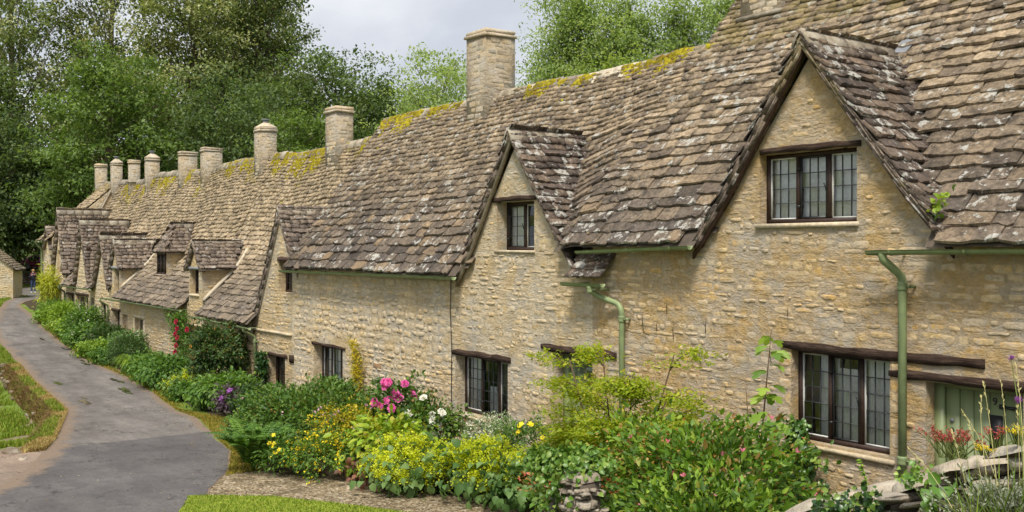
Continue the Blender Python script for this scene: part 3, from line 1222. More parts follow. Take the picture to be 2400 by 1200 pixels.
def chimney(h, xr, yf, w, d, z0, z1, cap='slab', pot=False, band=None, rough=.012):
    """xr right edge, yf front edge, w along the row, d front to back"""
    mb = MB()
    x0, x1, y0, y1 = xr - w, xr, yf, yf + d
    mb.box(x0, x1, y0, y1, z0, z1)
    c = mb.build('chimney', M['mortar_stack'], h.e)
    recs = []
    hs = (.09, .2) if w > .8 else (.08, .17)
    stones(recs, (0, y0, 0), (1, 0, 0), (0, -1, 0), x0, x1, z0, z1, lambda a, b: x0 - .001 <= a <= x1 + .001 and b < z1, (), *hs, .18, .38, .008, (.006, rough), 0.0)
    stones(recs, (x1, 0, 0), (0, 1, 0), (1, 0, 0), y0, y1, z0, z1, lambda a, b: y0 - .001 <= a <= y1 + .001 and b < z1, (), *hs, .18, .38, .008, (.006, rough), 0.0)
    pieces(recs, SV['chimney_stone'], 'stone', c, M['chimney_stone'], 70, 'stone_infill')
    t = MB()
    o = .028 if w < .8 else .045
    t.box(x0 - o, x1 + o, y0 - o, y1 + o, z1, z1 + .075, .2, 0, .016)
    t.box(x0 - .015, x1 + .015, y0 - .015, y1 + .015, z1 + .085, z1 + .19, .7, 0, .025)
    if pot == 'gable':
        xm, ym = (x0 + x1) / 2, (y0 + y1) / 2
        V = [(x0, y0, z1 + .19), (x1, y0, z1 + .19), (x1, y1, z1 + .19), (x0, y1, z1 + .19), (xm - .1, ym - .1, z1 + .36), (xm + .1, ym - .1, z1 + .36), (xm + .1, ym + .1, z1 + .36), (xm - .1, ym + .1, z1 + .36)]
        t.bulk(np.array(V), [(0, 1, 5, 4), (1, 2, 6, 5), (2, 3, 7, 6), (3, 0, 4, 7), (4, 5, 6, 7)], .5)
    t.build('chimney_cap', M['chimney_stone'], c)
    if pot == 'gable':
        p = MB()
        p.tube([(xm, ym, z1 + .34), (xm, ym, z1 + .46)], [.11, .11], 12)
        p.tube([(xm, ym, z1 + .465), (xm, ym, z1 + .475), (xm, ym, z1 + .50)], [.1, .17, .16], 12)
        p.build('cowl', M['leadsheet'], c)
    if band:
        b = MB()
        b.box(x0 - .07, x1 + .07, y0 - .07, y1 + .07, band, band + .07, .3, 0, .01)
        b.build('chimney_band', M['ridge'], c)
    # mortar flaunching where the stack meets the roof
    return c


def undercloak(h, g, mat='tile_dormer_far', layers=2, th=.026, l0=.25, l1=.5):
    """bedded stone strips whose edges show under the verge tiles"""
    for side in (0, 1):
        p = g.pl if side == 0 else g.pr
        mb = MB()
        for k in range(layers):
            s = 0.0
            while s < p.S - .05:
                l = min(rnd.uniform(l0, l1), p.S - s)
                h_, z, dh, dz = p.at(s + l / 2)
                x = g.xl + h_ if side == 0 else g.xr - h_
                ex = Vector((dh if side == 0 else -dh, 0, dz))
                n = Vector((-dz if side == 0 else dz, 0, dh))
                c = Vector((x, g.yf + .012 + rnd.uniform(-.008, .012), z)) - n * (.012 + th * (k + .5) + .004 * k)
                t = th * rnd.uniform(.75, .95)
                V = []
                for a in (-.5, .5):
                    for b in (0, .2):
                        for d in (-.5, .5):
                            V.append(tuple(c + ex * (l - .012) * a + Vector((0, b, 0)) + n * t * d + Vector((rnd.uniform(-.006, .006), 0, rnd.uniform(-.006, .006)))))
                mb.bulk(np.array(V), BOXF if side else [f[::-1] for f in BOXF], rnd.random())
                s += l
        mb.build('verge_stone', M[mat], h.roof, kind='stuff')


def verge(h, g, mat='barge', w=.05, dp=.16, off=.10):
    """board under the gable tiles on both rakes"""
    for side in (0, 1):
        p = g.pl if side == 0 else g.pr
        mb = MB()
        K = 10
        X = (lambda q: g.xl + q) if side == 0 else (lambda q: g.xr - q)
        V, F = [], []
        for k in range(K + 1):
            q = p.y1 * k / K
            z = p.z(q) - off
            j = rnd.uniform(-.008, .008)
            for yy, zz in ((g.yf + .07, z + j), (g.yf + .07, z - dp + j), (g.yf + .07 + w, z - dp + j), (g.yf + .07 + w, z + j)):
                V.append((X(q), yy, zz))
        for k in range(K):
            for j in range(4):
                r = (j + 1) % 4
                f = (k * 4 + j, k * 4 + r, (k + 1) * 4 + r, (k + 1) * 4 + j)
                F.append(f[::-1] if side == 0 else f)
        F += [(0, 1, 2, 3), (K * 4 + 3, K * 4 + 2, K * 4 + 1, K * 4)]
        mb.bulk(np.array(V), F)
        mb.build('bargeboard', M[mat], h.roof)

# ------------------------------------------------------------------ the cottages, near to far
def c1z(y):
    return 3.60 + 1.21 * (y + .28)


def c2blend(x, y):
    b = sm((x + 9.3) / 2.1)
    if b <= 0:
        return 0.0
    return b * (c1z(y) - (2.98 + (7.5 - 2.98) / 3.28 * (y + .28))) * (1 if y < 2.9 else 1)


def keep_in(tx, tz, lo, m=.05):
    return lambda a, b: tx[0] <= a <= tx[-1] and lo <= b <= lerp_tab(a, tx, tz) - m


def end_wall(mb, x, prof, zb=-1.5, flip=False):
    k = 8
    q = [(x, 0.0, zb)] + [(x, max(0.0, prof.y0 + (prof.y1 - prof.y0) * i / k), prof.z(max(0.0, prof.y0 + (prof.y1 - prof.y0) * i / k)) - .12) for i in range(k + 1)]
    q += [(x, prof.y1 + 3.2, prof.zs[-1] - 4.2), (x, prof.y1 + 3.2, zb)]
    mb.poly(q[::-1] if flip else q)


def make_walls(h, top, zb, ops, styles, wallmat, stonevar, cap=300, blocked_extra=(), quoin_ops=(), rd=.25):
    mb = MB()
    front_wall(mb, top, zb, ops, rd=rd)
    end_wall(mb, top[0][0], h.prof)
    end_wall(mb, top[-1][0], h.prof, flip=True)
    mb.poly([(top[0][0], h.prof.y1 + 3.2, zb), (top[0][0], h.prof.y1 + 3.2, 3), (top[-1][0], h.prof.y1 + 3.2, 3), (top[-1][0], h.prof.y1 + 3.2, zb)])
    h.wall = mb.build('wall', M[wallmat], h.e)
    tx, tz = [p[0] for p in top], [p[1] for p in top]
    recs = []
    blk = [o[:4] for o in ops] + list(blocked_extra)
    for q in quoin_ops:
        quoins(recs, q[0], q[2], q[3], -1)
        quoins(recs, q[1], q[2], q[3], 1)
        blk.append((q[0] - .2, q[1] + .2, q[2], q[3]))
    for st in styles:
        stones(recs, (0, 0, 0), (1, 0, 0), (0, -1, 0), st['x'][0], st['x'][1], st.get('z0', zb), max(tz), keep_in(tx, tz, zb), blk, *st['s'], gap=st.get('gap', .014), prot=st.get('prot', (.004, .018)), skip=st.get('skip', 0), seed=h.seed)
    h.srecs = recs
    pieces(recs, SV[stonevar], 'stone', h.wall, M[stonevar], cap, 'stone_infill')


# --- cottage 1 : door number 9, big gable
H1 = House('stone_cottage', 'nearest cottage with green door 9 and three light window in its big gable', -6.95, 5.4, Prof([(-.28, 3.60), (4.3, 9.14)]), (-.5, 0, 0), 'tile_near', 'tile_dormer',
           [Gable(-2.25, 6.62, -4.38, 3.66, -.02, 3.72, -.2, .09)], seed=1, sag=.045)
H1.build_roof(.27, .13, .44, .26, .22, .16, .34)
H1.valley(H1.gables[0], 1)
H1.finish_tiles(300)
H1.add_gable_ridge(H1.gables[0])
undercloak(H1, H1.gables[0], 'tile_dormer_far', 4, .024)
verge(H1, H1.gables[0], dp=.1, off=.15)
H1.add_ridge(-6.95, 5.4, 4.3, 9.16)
OPS1 = [(-3.14, -1.47, 3.95, 4.98), (-2.56, -.97, .83, 2.13), (-.46, .78, -.4, 1.89)]
make_walls(H1, [(-6.95, 3.85), (-4.12, 3.85), (-2.25, 6.3), (-.3, 3.85), (5.4, 3.85)], -1.2, OPS1,
           [dict(x=(-6.95, 2.2), s=(.06, .15, .10, .36), prot=(-.005, .013), skip=.08, gap=.02)], 'mortar_near', 'stone_near', 300,
           [(-3.2, -1.42, 4.95, 5.1), (-2.75, .35, 2.1, 2.25), (-1.0, 1.3, 1.87, 2.02)], [(-2.56, -.97, .95, 2.1)])
window(H1.e, -3.14, -1.47, 3.95, 4.98, 3, 3, 4, y=.16, open_light=1, curtain=[(.02, .98, .0, 1.0, .018)])
window(H1.e, -2.56, -.97, .83, 2.13, 3, 3, 5, y=.16, open_light=1, curtain=[(.18, .40, .0, 1.0, .02), (.36, .68, .0, .82, .02), (.68, 1.0, .0, 1.0, .02)])
beam('lintel', H1.e, -3.12, -1.40, 4.975, 5.06, bow=.012)
beam('lintel', H1.e, -2.72, .32, 2.12, 2.245, bow=-.012, rough=.016)
beam('lintel', H1.e, -.97, 1.35, 1.885, 2.0, bow=.012, rough=.014)
for a, b, z in ((-3.2, -1.44, 3.89), (-2.7, -.9, .74)):
    mb = MB()
    mb.box(a, b, -.045, .2, z, z + .062, .4, 0, .006)
    mb.build('window_sill', M['dressed'], H1.e)
D1d = boarded_door(H1.e, -.46, .78, -.4, 1.89, y=.2, fr=.13, plank=.19)
mb = MB()
mb.box(.26, .415, .222, .238, 1.06, 1.54)
mb.build('letter_plate', M['iron'], D1d)
mb = MB()
mb.tube([(.43, .215, 1.655), (.62, .215, 1.648)], [.02, .02], 8)
mb.tube([(.39, .215, 1.656), (.44, .215, 1.655)], [.03, .024], 8)
mb.box(.40, .64, .21, .236, 1.635, 1.668)
mb.build('strap_hinge', M['iron'], D1d)
mb = MB()
mb.tube([(-.235, .2, 1.28), (-.235, .165, 1.2), (-.235, .165, 1.08), (-.235, .2, 1.0)], [.012, .016, .016, .012], 8)
mb.tube([(-.235, .226, 1.31), (-.235, .222, 1.28), (-.235, .222, .98), (-.235, .226, .93)], [.012, .03, .03, .012], 8)
mb.build('handle', M['iron'], D1d)
mb = MB()
mb.tube([(-.235, .232, 1.40), (-.235, .216, 1.40)], [.03, .026], 10)
mb.build('door_lock', M['leadsheet'], D1d)
fc = bpy.data.curves.new('house_number', 'FONT')
fc.body = '9'
fc.size = .13
fc.extrude = .006
fc.align_x = 'CENTER'
fc.materials.append(M['iron'])
_tmp = bpy.data.objects.new('house_number_text', fc)
COL.objects.link(_tmp)
bpy.context.view_layer.update()
_me = bpy.data.meshes.new_from_object(_tmp.evaluated_get(bpy.context.evaluated_depsgraph_get()))
bpy.data.objects.remove(_tmp)
fo = put('house_number', _me, D1d)
fo.matrix_basis = Matrix.Translation((.32, .228, 1.665)) @ Matrix.Rotation(R(90), 4, 'X')
gutter(H1.e, -1.08, 5.2, -.335, 3.565, .05)
gutter(H1.e, -6.98, -4.24, -.335, 3.54, .09)
downpipe(H1.e, [(-.86, -.335, 3.56), (-.86, -.335, 3.45), (-.73, -.09, 3.22), (-.73, -.09, -.1)], .054, [(-.73, -.09, 3.1), (-.73, -.09, .84)])
# stone ledge and flashing on the stack at the roof step
chimney(H1, -5.45, 3.35, .95, 1.0, 6.9, 10.6, band=8.02)
mb = MB()
mb.poly([(-2.36, 2.16, 6.64), (-2.08, 2.12, 6.60), (-2.0, 2.3, 6.80), (-2.25, 2.34, 6.86)])
mb.build('lead_flashing', M['leadsheet'], H1.roof)

# --- cottage 2 : the slender gable in the middle
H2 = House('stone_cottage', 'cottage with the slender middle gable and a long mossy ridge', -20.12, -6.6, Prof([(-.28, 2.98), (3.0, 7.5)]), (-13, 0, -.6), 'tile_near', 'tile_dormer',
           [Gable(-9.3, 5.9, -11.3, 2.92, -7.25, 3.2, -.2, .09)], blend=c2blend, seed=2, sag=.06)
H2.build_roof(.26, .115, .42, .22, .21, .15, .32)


def tailP(a, s):
    p = Prof([(-.32, 3.02), (.02, 3.46)])
    y, z, dy, dz = p.at(s)
    return (a, y, z), Vector((1, 0, 0)), Vector((0, dy, dz)), Vector((0, -dz, dy))


tile_row_field(H2.drecs, -7.35, -6.32, .52, tailP, lambda p: True, .2, .18, .36, .36)
H2.valley(H2.gables[0], 1)
H2.finish_tiles(300)
H2.add_gable_ridge(H2.gables[0])
undercloak(H2, H2.gables[0], 'tile_dormer_far', 2, .02)
verge(H2, H2.gables[0], 'ridge', w=.09, dp=.10, off=.055)
H2.add_ridge(-20.12, -10.7, 3.0, 7.5)
H2.add_ridge(-10.7, -8.9, 3.0, 7.5, mat='ridge_mortar')
H2.add_ridge(-8.9, -6.9, 3.0, 7.5)
H2.moss([(-18.9, 2.2, .8), (-16.6, 1.6, .5), (-12.2, 1.3, .45), (-10.9, 1.2, .5), (-8.4, 1.8, .55), (-7.3, 1.0, .35)])
for cx, L, D in ((-9.6, .9, .35), (-8.95, .6, .3), (-10.35, .4, .35), (-12.6, .35, .2)):
    mb = MB()
    for i in range(5):
        t = H2.prof.S - D * (i / 4) * rnd.uniform(.6, 1)
        x0 = cx - L / 2 + L * i / 5
        a = [H2.P(xx, ss)[0] for xx, ss in ((x0, t), (x0 + L / 4, t + rnd.uniform(-.08, .08)), (x0 + L / 4, H2.prof.S), (x0, H2.prof.S))]
        mb.poly([(p[0], p[1] - .045, p[2] + .045) for p in a])
    mb.build('mortar_patch', M['ridge_mortar'], H2.roof)
OPS2 = [(-9.94, -8.68, 3.54, 4.52), (-11.5, -9.56, .02, 1.27), (-8.1, -6.55, -.6, 1.63), (-18.68, -16.92, -.2, .92)]
make_walls(H2, [(-20.12, 3.2), (-11.08, 3.2), (-9.3, 5.62), (-7.42, 3.25), (-6.95, 3.25)], -1.8, OPS2,
           [dict(x=(-20.12, -11.7), s=(.11, .22, .14, .38), prot=(.001, .024), skip=.03, gap=.026),
            dict(x=(-11.7, -6.95), s=(.07, .18, .11, .38), prot=(-.005, .015), skip=.08, gap=.022)], 'mortar_mid', 'stone_mid', 300,
           [(-10.2, -8.5, 4.5, 4.64), (-11.7, -9.4, 1.25, 1.4), (-8.5, -6.3, 1.6, 1.78), (-18.8, -16.8, .9, 1.02)])
window(H2.e, -9.94, -8.68, 3.54, 4.52, 2, 2, 4, y=.25, open_light=0, curtain=[(.0, .45, .0, 1.0, .02), (.85, 1.0, 0, 1, .02)])
window(H2.e, -11.5, -9.56, .02, 1.27, 3, 3, 5, y=.25, open_light=1, curtain=[(.0, .26, .0, 1.0, .02), (.40, .66, .0, .5, .01)])
window(H2.e, -18.68, -16.92, -.2, .92, 3, 2, 3, y=.25, curtain=[(.1, .95, .0, 1.0, .02)])
beam('lintel', H2.e, -10.08, -8.48, 4.515, 4.615, bow=.012)
beam('lintel', H2.e, -11.62, -9.45, 1.265, 1.39, bow=.012, rough=.018)
beam('lintel', H2.e, -8.45, -6.3, 1.625, 1.77, bow=-.01, rough=.02)
beam('lintel', H2.e, -18.78, -16.75, .915, 1.0, bow=.012, rough=.018)
for a, b, z in ((-10.0, -8.65, 3.49), (-11.6, -9.5, -.05)):
    mb = MB()
    mb.box(a, b, -.03, .25, z, z + .05, .4, 0, .006)
    mb.build('window_sill', M['dressed'], H2.e)
D2d = boarded_door(H2.e, -8.1, -6.55, -.6, 1.63, y=.25, fr=.17, plank=.2)
mb = MB()
mb.box(-7.75, -6.95, .262, .286, 1.18, 1.44)
mb.build('door_light', M['glass'], D2d)
gutter(H2.e, -20.2, -11.05, -.335, 2.95, .02)
gutter(H2.e, -7.4, -6.3, -.335, 2.965, .0)
downpipe(H2.e, [(-6.62, -.335, 2.95), (-6.62, -.335, 2.84), (-6.56, -.2, 2.74), (-6.16, -.085, 2.62), (-6.08, -.085, 2.5), (-6.08, -.085, -.4)], .05, [(-6.08, -.085, 2.36), (-6.62, -.335, 2.86)])
chimney(H2, -13.95, 2.5, .88, .92, 6.2, 8.98)
mb = MB()
for k in range(4):
    mb.box(-15.22, -14.84, -.022, .01, .645 + k * .028, .645 + k * .028 + .014)
mb.build('air_brick', M['clay'], H2.wall)
mb = MB()
mb.tube([(-11.63, -.03, 2.95), (-11.66, -.03, 2.2), (-11.6, -.03, 1.4), (-11.62, -.03, .4), (-11.58, -.03, -.02), (-11.5, -.03, -.08), (-11.3, -.02, -.03), (-11.2, .1, .0)], .009, 6)
mb.build('cable', M['cable'], H2.wall)
mb = MB()
mb.box(-20.28, -20.0, -.03, .0, .28, .5, 0, 0, .01)
mb.build('timber_pad', M['lintel'], H2.wall)

# --- cottage 3 : steep gable, low eaves and the first through-eaves dormer
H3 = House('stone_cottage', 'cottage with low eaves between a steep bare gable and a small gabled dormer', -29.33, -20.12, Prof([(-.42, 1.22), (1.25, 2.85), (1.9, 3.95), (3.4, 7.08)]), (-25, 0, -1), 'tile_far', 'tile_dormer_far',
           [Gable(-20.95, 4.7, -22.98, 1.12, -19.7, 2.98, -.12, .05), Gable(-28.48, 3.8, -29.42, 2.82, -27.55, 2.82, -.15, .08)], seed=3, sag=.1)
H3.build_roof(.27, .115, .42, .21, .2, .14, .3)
H3.finish_tiles(300)
for q in H3.gables:
    H3.add_gable_ridge(q)
    undercloak(H3, q, layers=3)
    if q is H3.gables[0]:
        verge(H3, q, 'ridge', w=.09, dp=.16, off=.07)
H3.add_ridge(-29.33, -20.12, 3.4, 7.08)
H3.moss([(-26.3, 3.4, 1.15), (-24.0, 1.4, .6), (-21.2, 1.6, 1.3), (-28.7, 1.4, .9)], 1.2)
OPS3 = [(-21.9, -20.64, -.6, .36), (-21.1, -20.12 + .03, 2.28, 3.2), (-29.08, -28.15, 1.94, 2.82), (-29.05, -28.0, .3, .74)]
make_walls(H3, [(-29.33, 1.5), (-29.2, 1.5), (-29.19, 2.8), (-28.48, 3.6), (-27.77, 2.8), (-27.76, 1.5), (-22.75, 1.3), (-20.95, 4.45), (-20.12, 3.35)], -1.9, OPS3,
           [dict(x=(-29.33, -20.12), s=(.09, .18, .15, .38), prot=(.002, .018), skip=.06, gap=.024)], 'mortar_far', 'stone_far', 240,
           [(-22.0, -20.4, .34, .48), (-21.2, -20.1, 3.18, 3.36), (-23, -19.9, 1.02, 1.16), (-29.2, -27.8, 2.78, 2.98), (-29.2, -27.9, .72, .9)])
window(H3.e, -21.9, -20.64, -.6, .36, 2, 2, 3, y=.25, panes=False)
window(H3.e, -21.1, -20.09, 2.28, 3.2, 2, 2, 4, y=.22, panes=False, curtain=[(.5, 1, 0, 1, .02)])
window(H3.e, -29.08, -28.15, 1.94, 2.82, 2, 2, 5, y=.2, panes=False)
window(H3.e, -29.05, -28.0, .3, .74, 2, 2, 2, y=.15, panes=False, frame='dressed')
beam('lintel', H3.e, -21.95, -20.45, .355, .46, rough=.015)
beam('lintel', H3.e, -21.15, -20.14, 3.195, 3.32, mat='barge')
beam('string_course', H3.e, -23.0, -20.14, 1.03, 1.12, -.05, .05, mat='dressed')
beam('lead_apron', H3.e, -29.2, -27.78, 2.815, 2.91, -.06, .05, mat='leadsheet', rough=.004)
beam('drip_mould', H3.e, -29.3, -27.9, .80, .88, -.07, .05, mat='dressed', rough=.006)
beam('window_sill', H3.e, -29.1, -28.1, 1.86, 1.935, -.05, .15, mat='dressed', rough=.006)


def cheek(h, x, y0, y1, z0, z1):
    mb = MB()
    mb.poly([(x, y0, z0), (x, y1, z0), (x, y1, z1), (x, y0, z1)])
    mb.poly([(x - .2, y0, z0), (x - .2, y1, z0), (x - .2, y1, z1), (x - .2, y0, z1)][::-1])
    c = mb.build('dormer_cheek', M['mortar_far'], h.e)
    recs = []
    stones(recs, (x, 0, 0), (0, 1, 0), (1, 0, 0), y0, y1, z0, z1, lambda a, b: y0 <= a <= y1 and z0 < b < z1, (), .09, .17, .2, .5, .02, (.006, .016))
    pieces(recs, SV['stone_far'], 'stone', c, M['stone_far'], 40, 'stone_infill')


def cheek_coping(h, x, mb=None):
    pts = []
    for i in range(9):
        y = .02 + i * .2
        z = h.mz(x, y)
        if z is None:
            continue
        pts.append((x + .05, y, z + .06))
    mb = MB()
    mb.tube(pts, .075, 6)
    mb.build('flaunching', M['ridge_mortar'], h.roof)


cheek(H3, -27.76, 0.0, 1.6, 1.3, 2.84)
cheek_coping(H3, -27.74)
gutter(H3.e, -27.75, -22.2, -.47, 1.22, -.07, r=.052)
downpipe(H3.e, [(-22.7, -.47, 1.15), (-22.7, -.47, 1.05), (-22.75, -.08, .85), (-22.75, -.08, -1.0)], .04, [(-22.75, -.08, .7)])
chimney(H3, -23.3, 2.95, .82, .62, 6.0, 8.1)
chimney(H3, -29.8, 2.95, .66, .66, 6.0, 8.08, pot='gable')

# --- cottage 4
H4 = House('stone_cottage', 'low cottage with a hipped dormer in its roof and a climbing red rose', -39.8, -29.33, Prof([(-.40, 1.36), (1.3, 2.98), (1.9, 4.0), (3.4, 7.12)]), (-34, 0, -.95), 'tile_far', 'tile_dormer_far',
           [Gable(-39.0, 3.88, -39.95, 2.66, -38.12, 2.66, -.15, .08)], seed=3, sag=.1)
GD2 = Gable(-35.0, 4.55, -35.85, 3.38, -34.2, 3.38, .6, .03, 3.2)
HIP = (4.55 - 3.38) / .66
GD2.hip = True


def d2under(x, y, z):
    if y < GD2.yf:
        return False
    zg = GD2.z(x)
    return zg is not None and min(zg, 3.38 + (y - .6) * HIP) > z


H4.extra.append(d2under)
H4.build_roof(.27, .11, .40, .2, .2, .14, .3)


def d2side(side):
    p = GD2.pl if side == 0 else GD2.pr

    def f(a, s):
        h_, z, dh, dz = p.at(s)
        if side:
            return (GD2.xr - h_, a, z), Vector((0, 1, 0)), Vector((-dh, 0, dz)), Vector((dz, 0, dh))
        return (GD2.xl + h_, -a, z), Vector((0, -1, 0)), Vector((dh, 0, dz)), Vector((-dz, 0, dh))

    def keep(q):
        return q[2] > H4.mz(q[0], q[1]) - .05 and q[2] < 3.38 + (q[1] - .6) * HIP + .05
    tile_row_field(H4.drecs, *((.6, 3.2) if side else (-3.2, -.6)), p.S, f, keep, .2, .14, .3, .24)


d2side(0)
d2side(1)
_pf = Prof([(.6, 3.38), (1.26, 4.55)])


def d2front(a, s):
    y, z, dy, dz = _pf.at(s)
    return (a, y, z), Vector((1, 0, 0)), Vector((0, dy, dz)), Vector((0, -dz, dy))


tile_row_field(H4.drecs, -35.85, -34.2, _pf.S, d2front, lambda q: q[2] < (GD2.z(q[0]) or 0) + .05, .2, .15, .28, .22)
mb = MB()
mb.poly([(-35.85, .62, 3.36), (-34.2, .62, 3.36), (-35.0, 1.28, 4.5)])
mb.poly([(-34.2, .62, 3.36), (-34.2, 3.0, 3.36), (-35.0, 3.2, 4.5), (-35.0, 1.28, 4.5)])
mb.poly([(-35.85, .62, 3.36), (-35.0, 1.28, 4.5), (-35.0, 3.2, 4.5), (-35.85, 3.0, 3.36)])
mb.build('dormer_roof', M['deck'], H4.e)
H4.finish_tiles(300)
H4.add_gable_ridge(H4.gables[0])
undercloak(H4, H4.gables[0], layers=3)
V, F = ridge_piece(.14)
for k in range(3):
    m2 = MB()
    A = np.array(V)
    m2.bulk(np.stack([A[:, 1], A[:, 0] * .44, A[:, 2]], 1) + np.array([-35.0, 1.22 + .45 * k, 4.56]), [f[::-1] for f in F], rnd.random())
    m2.build('ridge_tile', M['ridge'], H4.roof)
H4.add_ridge(-39.8, -29.33, 3.4, 7.12)
H4.moss([(-31.3, 2.6, .9), (-33.6, 1.6, .8), (-36.8, 1.0, 1.2), (-39.2, 1.0, .9)], 1.2)
OPS4 = [(-36.1, -34.88, -.38, .66), (-39.6, -38.45, -1.2, .78), (-38.0, -37.2, -.4, .72), (-39.3, -38.5, 1.62, 2.66)]
make_walls(H4, [(-39.8, 1.6), (-39.72, 1.6), (-39.71, 2.62), (-39.0, 3.65), (-38.33, 2.62), (-38.32, 1.6), (-29.33, 1.6)], -1.9, OPS4,
           [dict(x=(-39.8, -29.33), s=(.10, .19, .18, .42), prot=(.002, .018), skip=.04, gap=.026)], 'mortar_far', 'stone_far', 160,
           [(-36.4, -34.6, -.55, .8), (-39.8, -38.3, .76, .92), (-39.75, -38.3, 2.6, 2.8)])
w4 = window(H4.e, -36.1, -34.88, -.38, .66, 2, 1, 1, y=.15, panes=False, frame='dressed', open_light=1)
window(H4.e, -38.0, -37.2, -.4, .72, 1, 2, 3, y=.15, panes=False, frame='dressed')
window(H4.e, -39.3, -38.5, 1.62, 2.66, 1, 2, 5, y=.18, panes=False)
for a, b, c, d_ in ((-36.35, -34.65, .665, .80), (-36.35, -34.65, -.52, -.385), (-36.34, -36.12, -.38, .66), (-34.86, -34.66, -.38, .66)):
    beam('window_surround', H4.e, a, b, c, d_, -.012, .12, mat='dressed', rough=.003)
beam('lintel', H4.e, -39.75, -38.3, .785, .90)
beam('lead_apron', H4.e, -39.75, -38.3, 2.655, 2.76, -.06, .05, mat='leadsheet', rough=.004)
boarded_door(H4.e, -39.6, -38.45, -1.2, .78, y=.22, fr=.12, plank=.18, mat='wood')
cheek(H4, -38.32, 0.0, 1.6, 1.3, 2.68)
cheek_coping(H4, -38.3)
# hipped dormer body
mb = MB()
mb.poly([(-35.62, .76, 2.2), (-34.42, .76, 2.2), (-34.42, .76, 2.46), (-35.62, .76, 2.46)])
mb.build('dormer_base', M['mortar_far'], H4.e)
window(H4.e, -35.62, -34.52, 2.45, 3.4, 2, 2, 4, y=.76, fw=.09, panes=False, frame='wood')
beam('window_sill', H4.e, -35.68, -34.36, 2.37, 2.45, .62, .80, mat='wood')
cheek(H4, -34.40, .78, 2.2, 2.2, 3.42)
gutter(H4.e, -39.75, -28.75, -.46, 1.36, 0.0, r=.052)
downpipe(H4.e, [(-39.9, -.46, 1.33), (-39.9, -.46, 1.2), (-40.1, -.08, 1.0), (-40.1, -.08, -.9)], .04, [(-40.1, -.08, .8)])
chimney(H4, -36.09, 2.95, .6, .78, 6.0, 7.8)
chimney(H4, -39.27, 2.95, .5, .74, 6.0, 7.86)

# --- cottage 5
H5 = House('stone_cottage', 'cottage with two tall narrow gables and a bricked up gable window', -48.6, -39.8, Prof([(-.36, 1.62), (1.3, 3.1), (1.9, 4.08), (3.4, 7.14)]), (-44, 0, -.3), 'tile_far', 'tile_dormer_far',
           [Gable(-41.15, 4.12, -42.75, 1.75, -39.85, 1.75, -.2, .05), Gable(-45.0, 4.88, -46.6, 1.62, -43.4, 1.62, -.2, .05)], seed=3, sag=.1)
H5.build_roof(.26, .12, .42, .24, .2, .15, .32)
H5.finish_tiles(140)
for q in H5.gables:
    H5.add_gable_ridge(q)
    undercloak(H5, q, layers=3)
    verge(H5, q, 'barge', dp=.08, off=.08)
H5.add_ridge(-48.6, -39.8, 3.4, 7.2)
H5.moss([(-42.2, 2.2, 1.3), (-45.2, 1.6, 1.3), (-47.8, 1.6, 1.6)], 1.1)
OPS5 = [(-41.2, -40.5, 2.12, 3.22), (-41.7, -40.75, .1, 1.05), (-48.4, -47.0, -.6, 1.16), (-46.5, -44.0, .0, 1.22), (-43.5, -42.9, -.6, 1.22)]
make_walls(H5, [(-48.6, 1.85), (-46.5, 1.85), (-45.0, 4.6), (-43.5, 1.85), (-42.6, 1.95), (-41.15, 3.9), (-40.0, 2.05), (-39.8, 1.95)], -1.5, OPS5,
           [dict(x=(-48.6, -39.8), s=(.11, .2, .2, .45), prot=(.006, .022), skip=.06, gap=.026)], 'mortar_mid', 'stone_mid', 90,
           [(-48.5, -46.9, 1.1, 1.3), (-46.6, -43.9, 1.2, 1.36), (-45.3, -44.1, 3.4, 3.6)])
window(H5.e, -41.2, -40.5, 2.12, 3.22, 1, 2, 5, y=.12, panes=False)
window(H5.e, -41.7, -40.75, .1, 1.05, 1, 3, 4, y=.14, panes=False)
window(H5.e, -46.5, -44.0, .0, 1.22, 2, 2, 3, y=.16, panes=False, frame='dressed')
boarded_door(H5.e, -48.4, -47.0, -.6, 1.16, y=.2, fr=.1, plank=.2, mat='barge')
boarded_door(H5.e, -43.5, -42.9, -.6, 1.22, y=.2, fr=.08, plank=.2, mat='barge')
for a, b, z in ((-48.6, -46.9, 1.165), (-46.6, -43.9, 1.225), (-45.35, -44.2, 3.48)):
    beam('lintel', H5.e, a, b, z, z + .13)
gutter(H5.e, -48.55, -42.0, -.42, 1.66, 0.0, r=.055, brackets=False)
downpipe(H5.e, [(-48.4, -.42, 1.65), (-48.4, -.42, 1.5), (-48.7, -.08, 1.3), (-48.7, -.08, -.4)], .05)
chimney(H5, -44.64, 2.95, .46, .62, 6.0, 8.0, pot='gable')
chimney(H5, -47.72, 2.95, .4, .52, 6.0, 8.08, band=7.05)

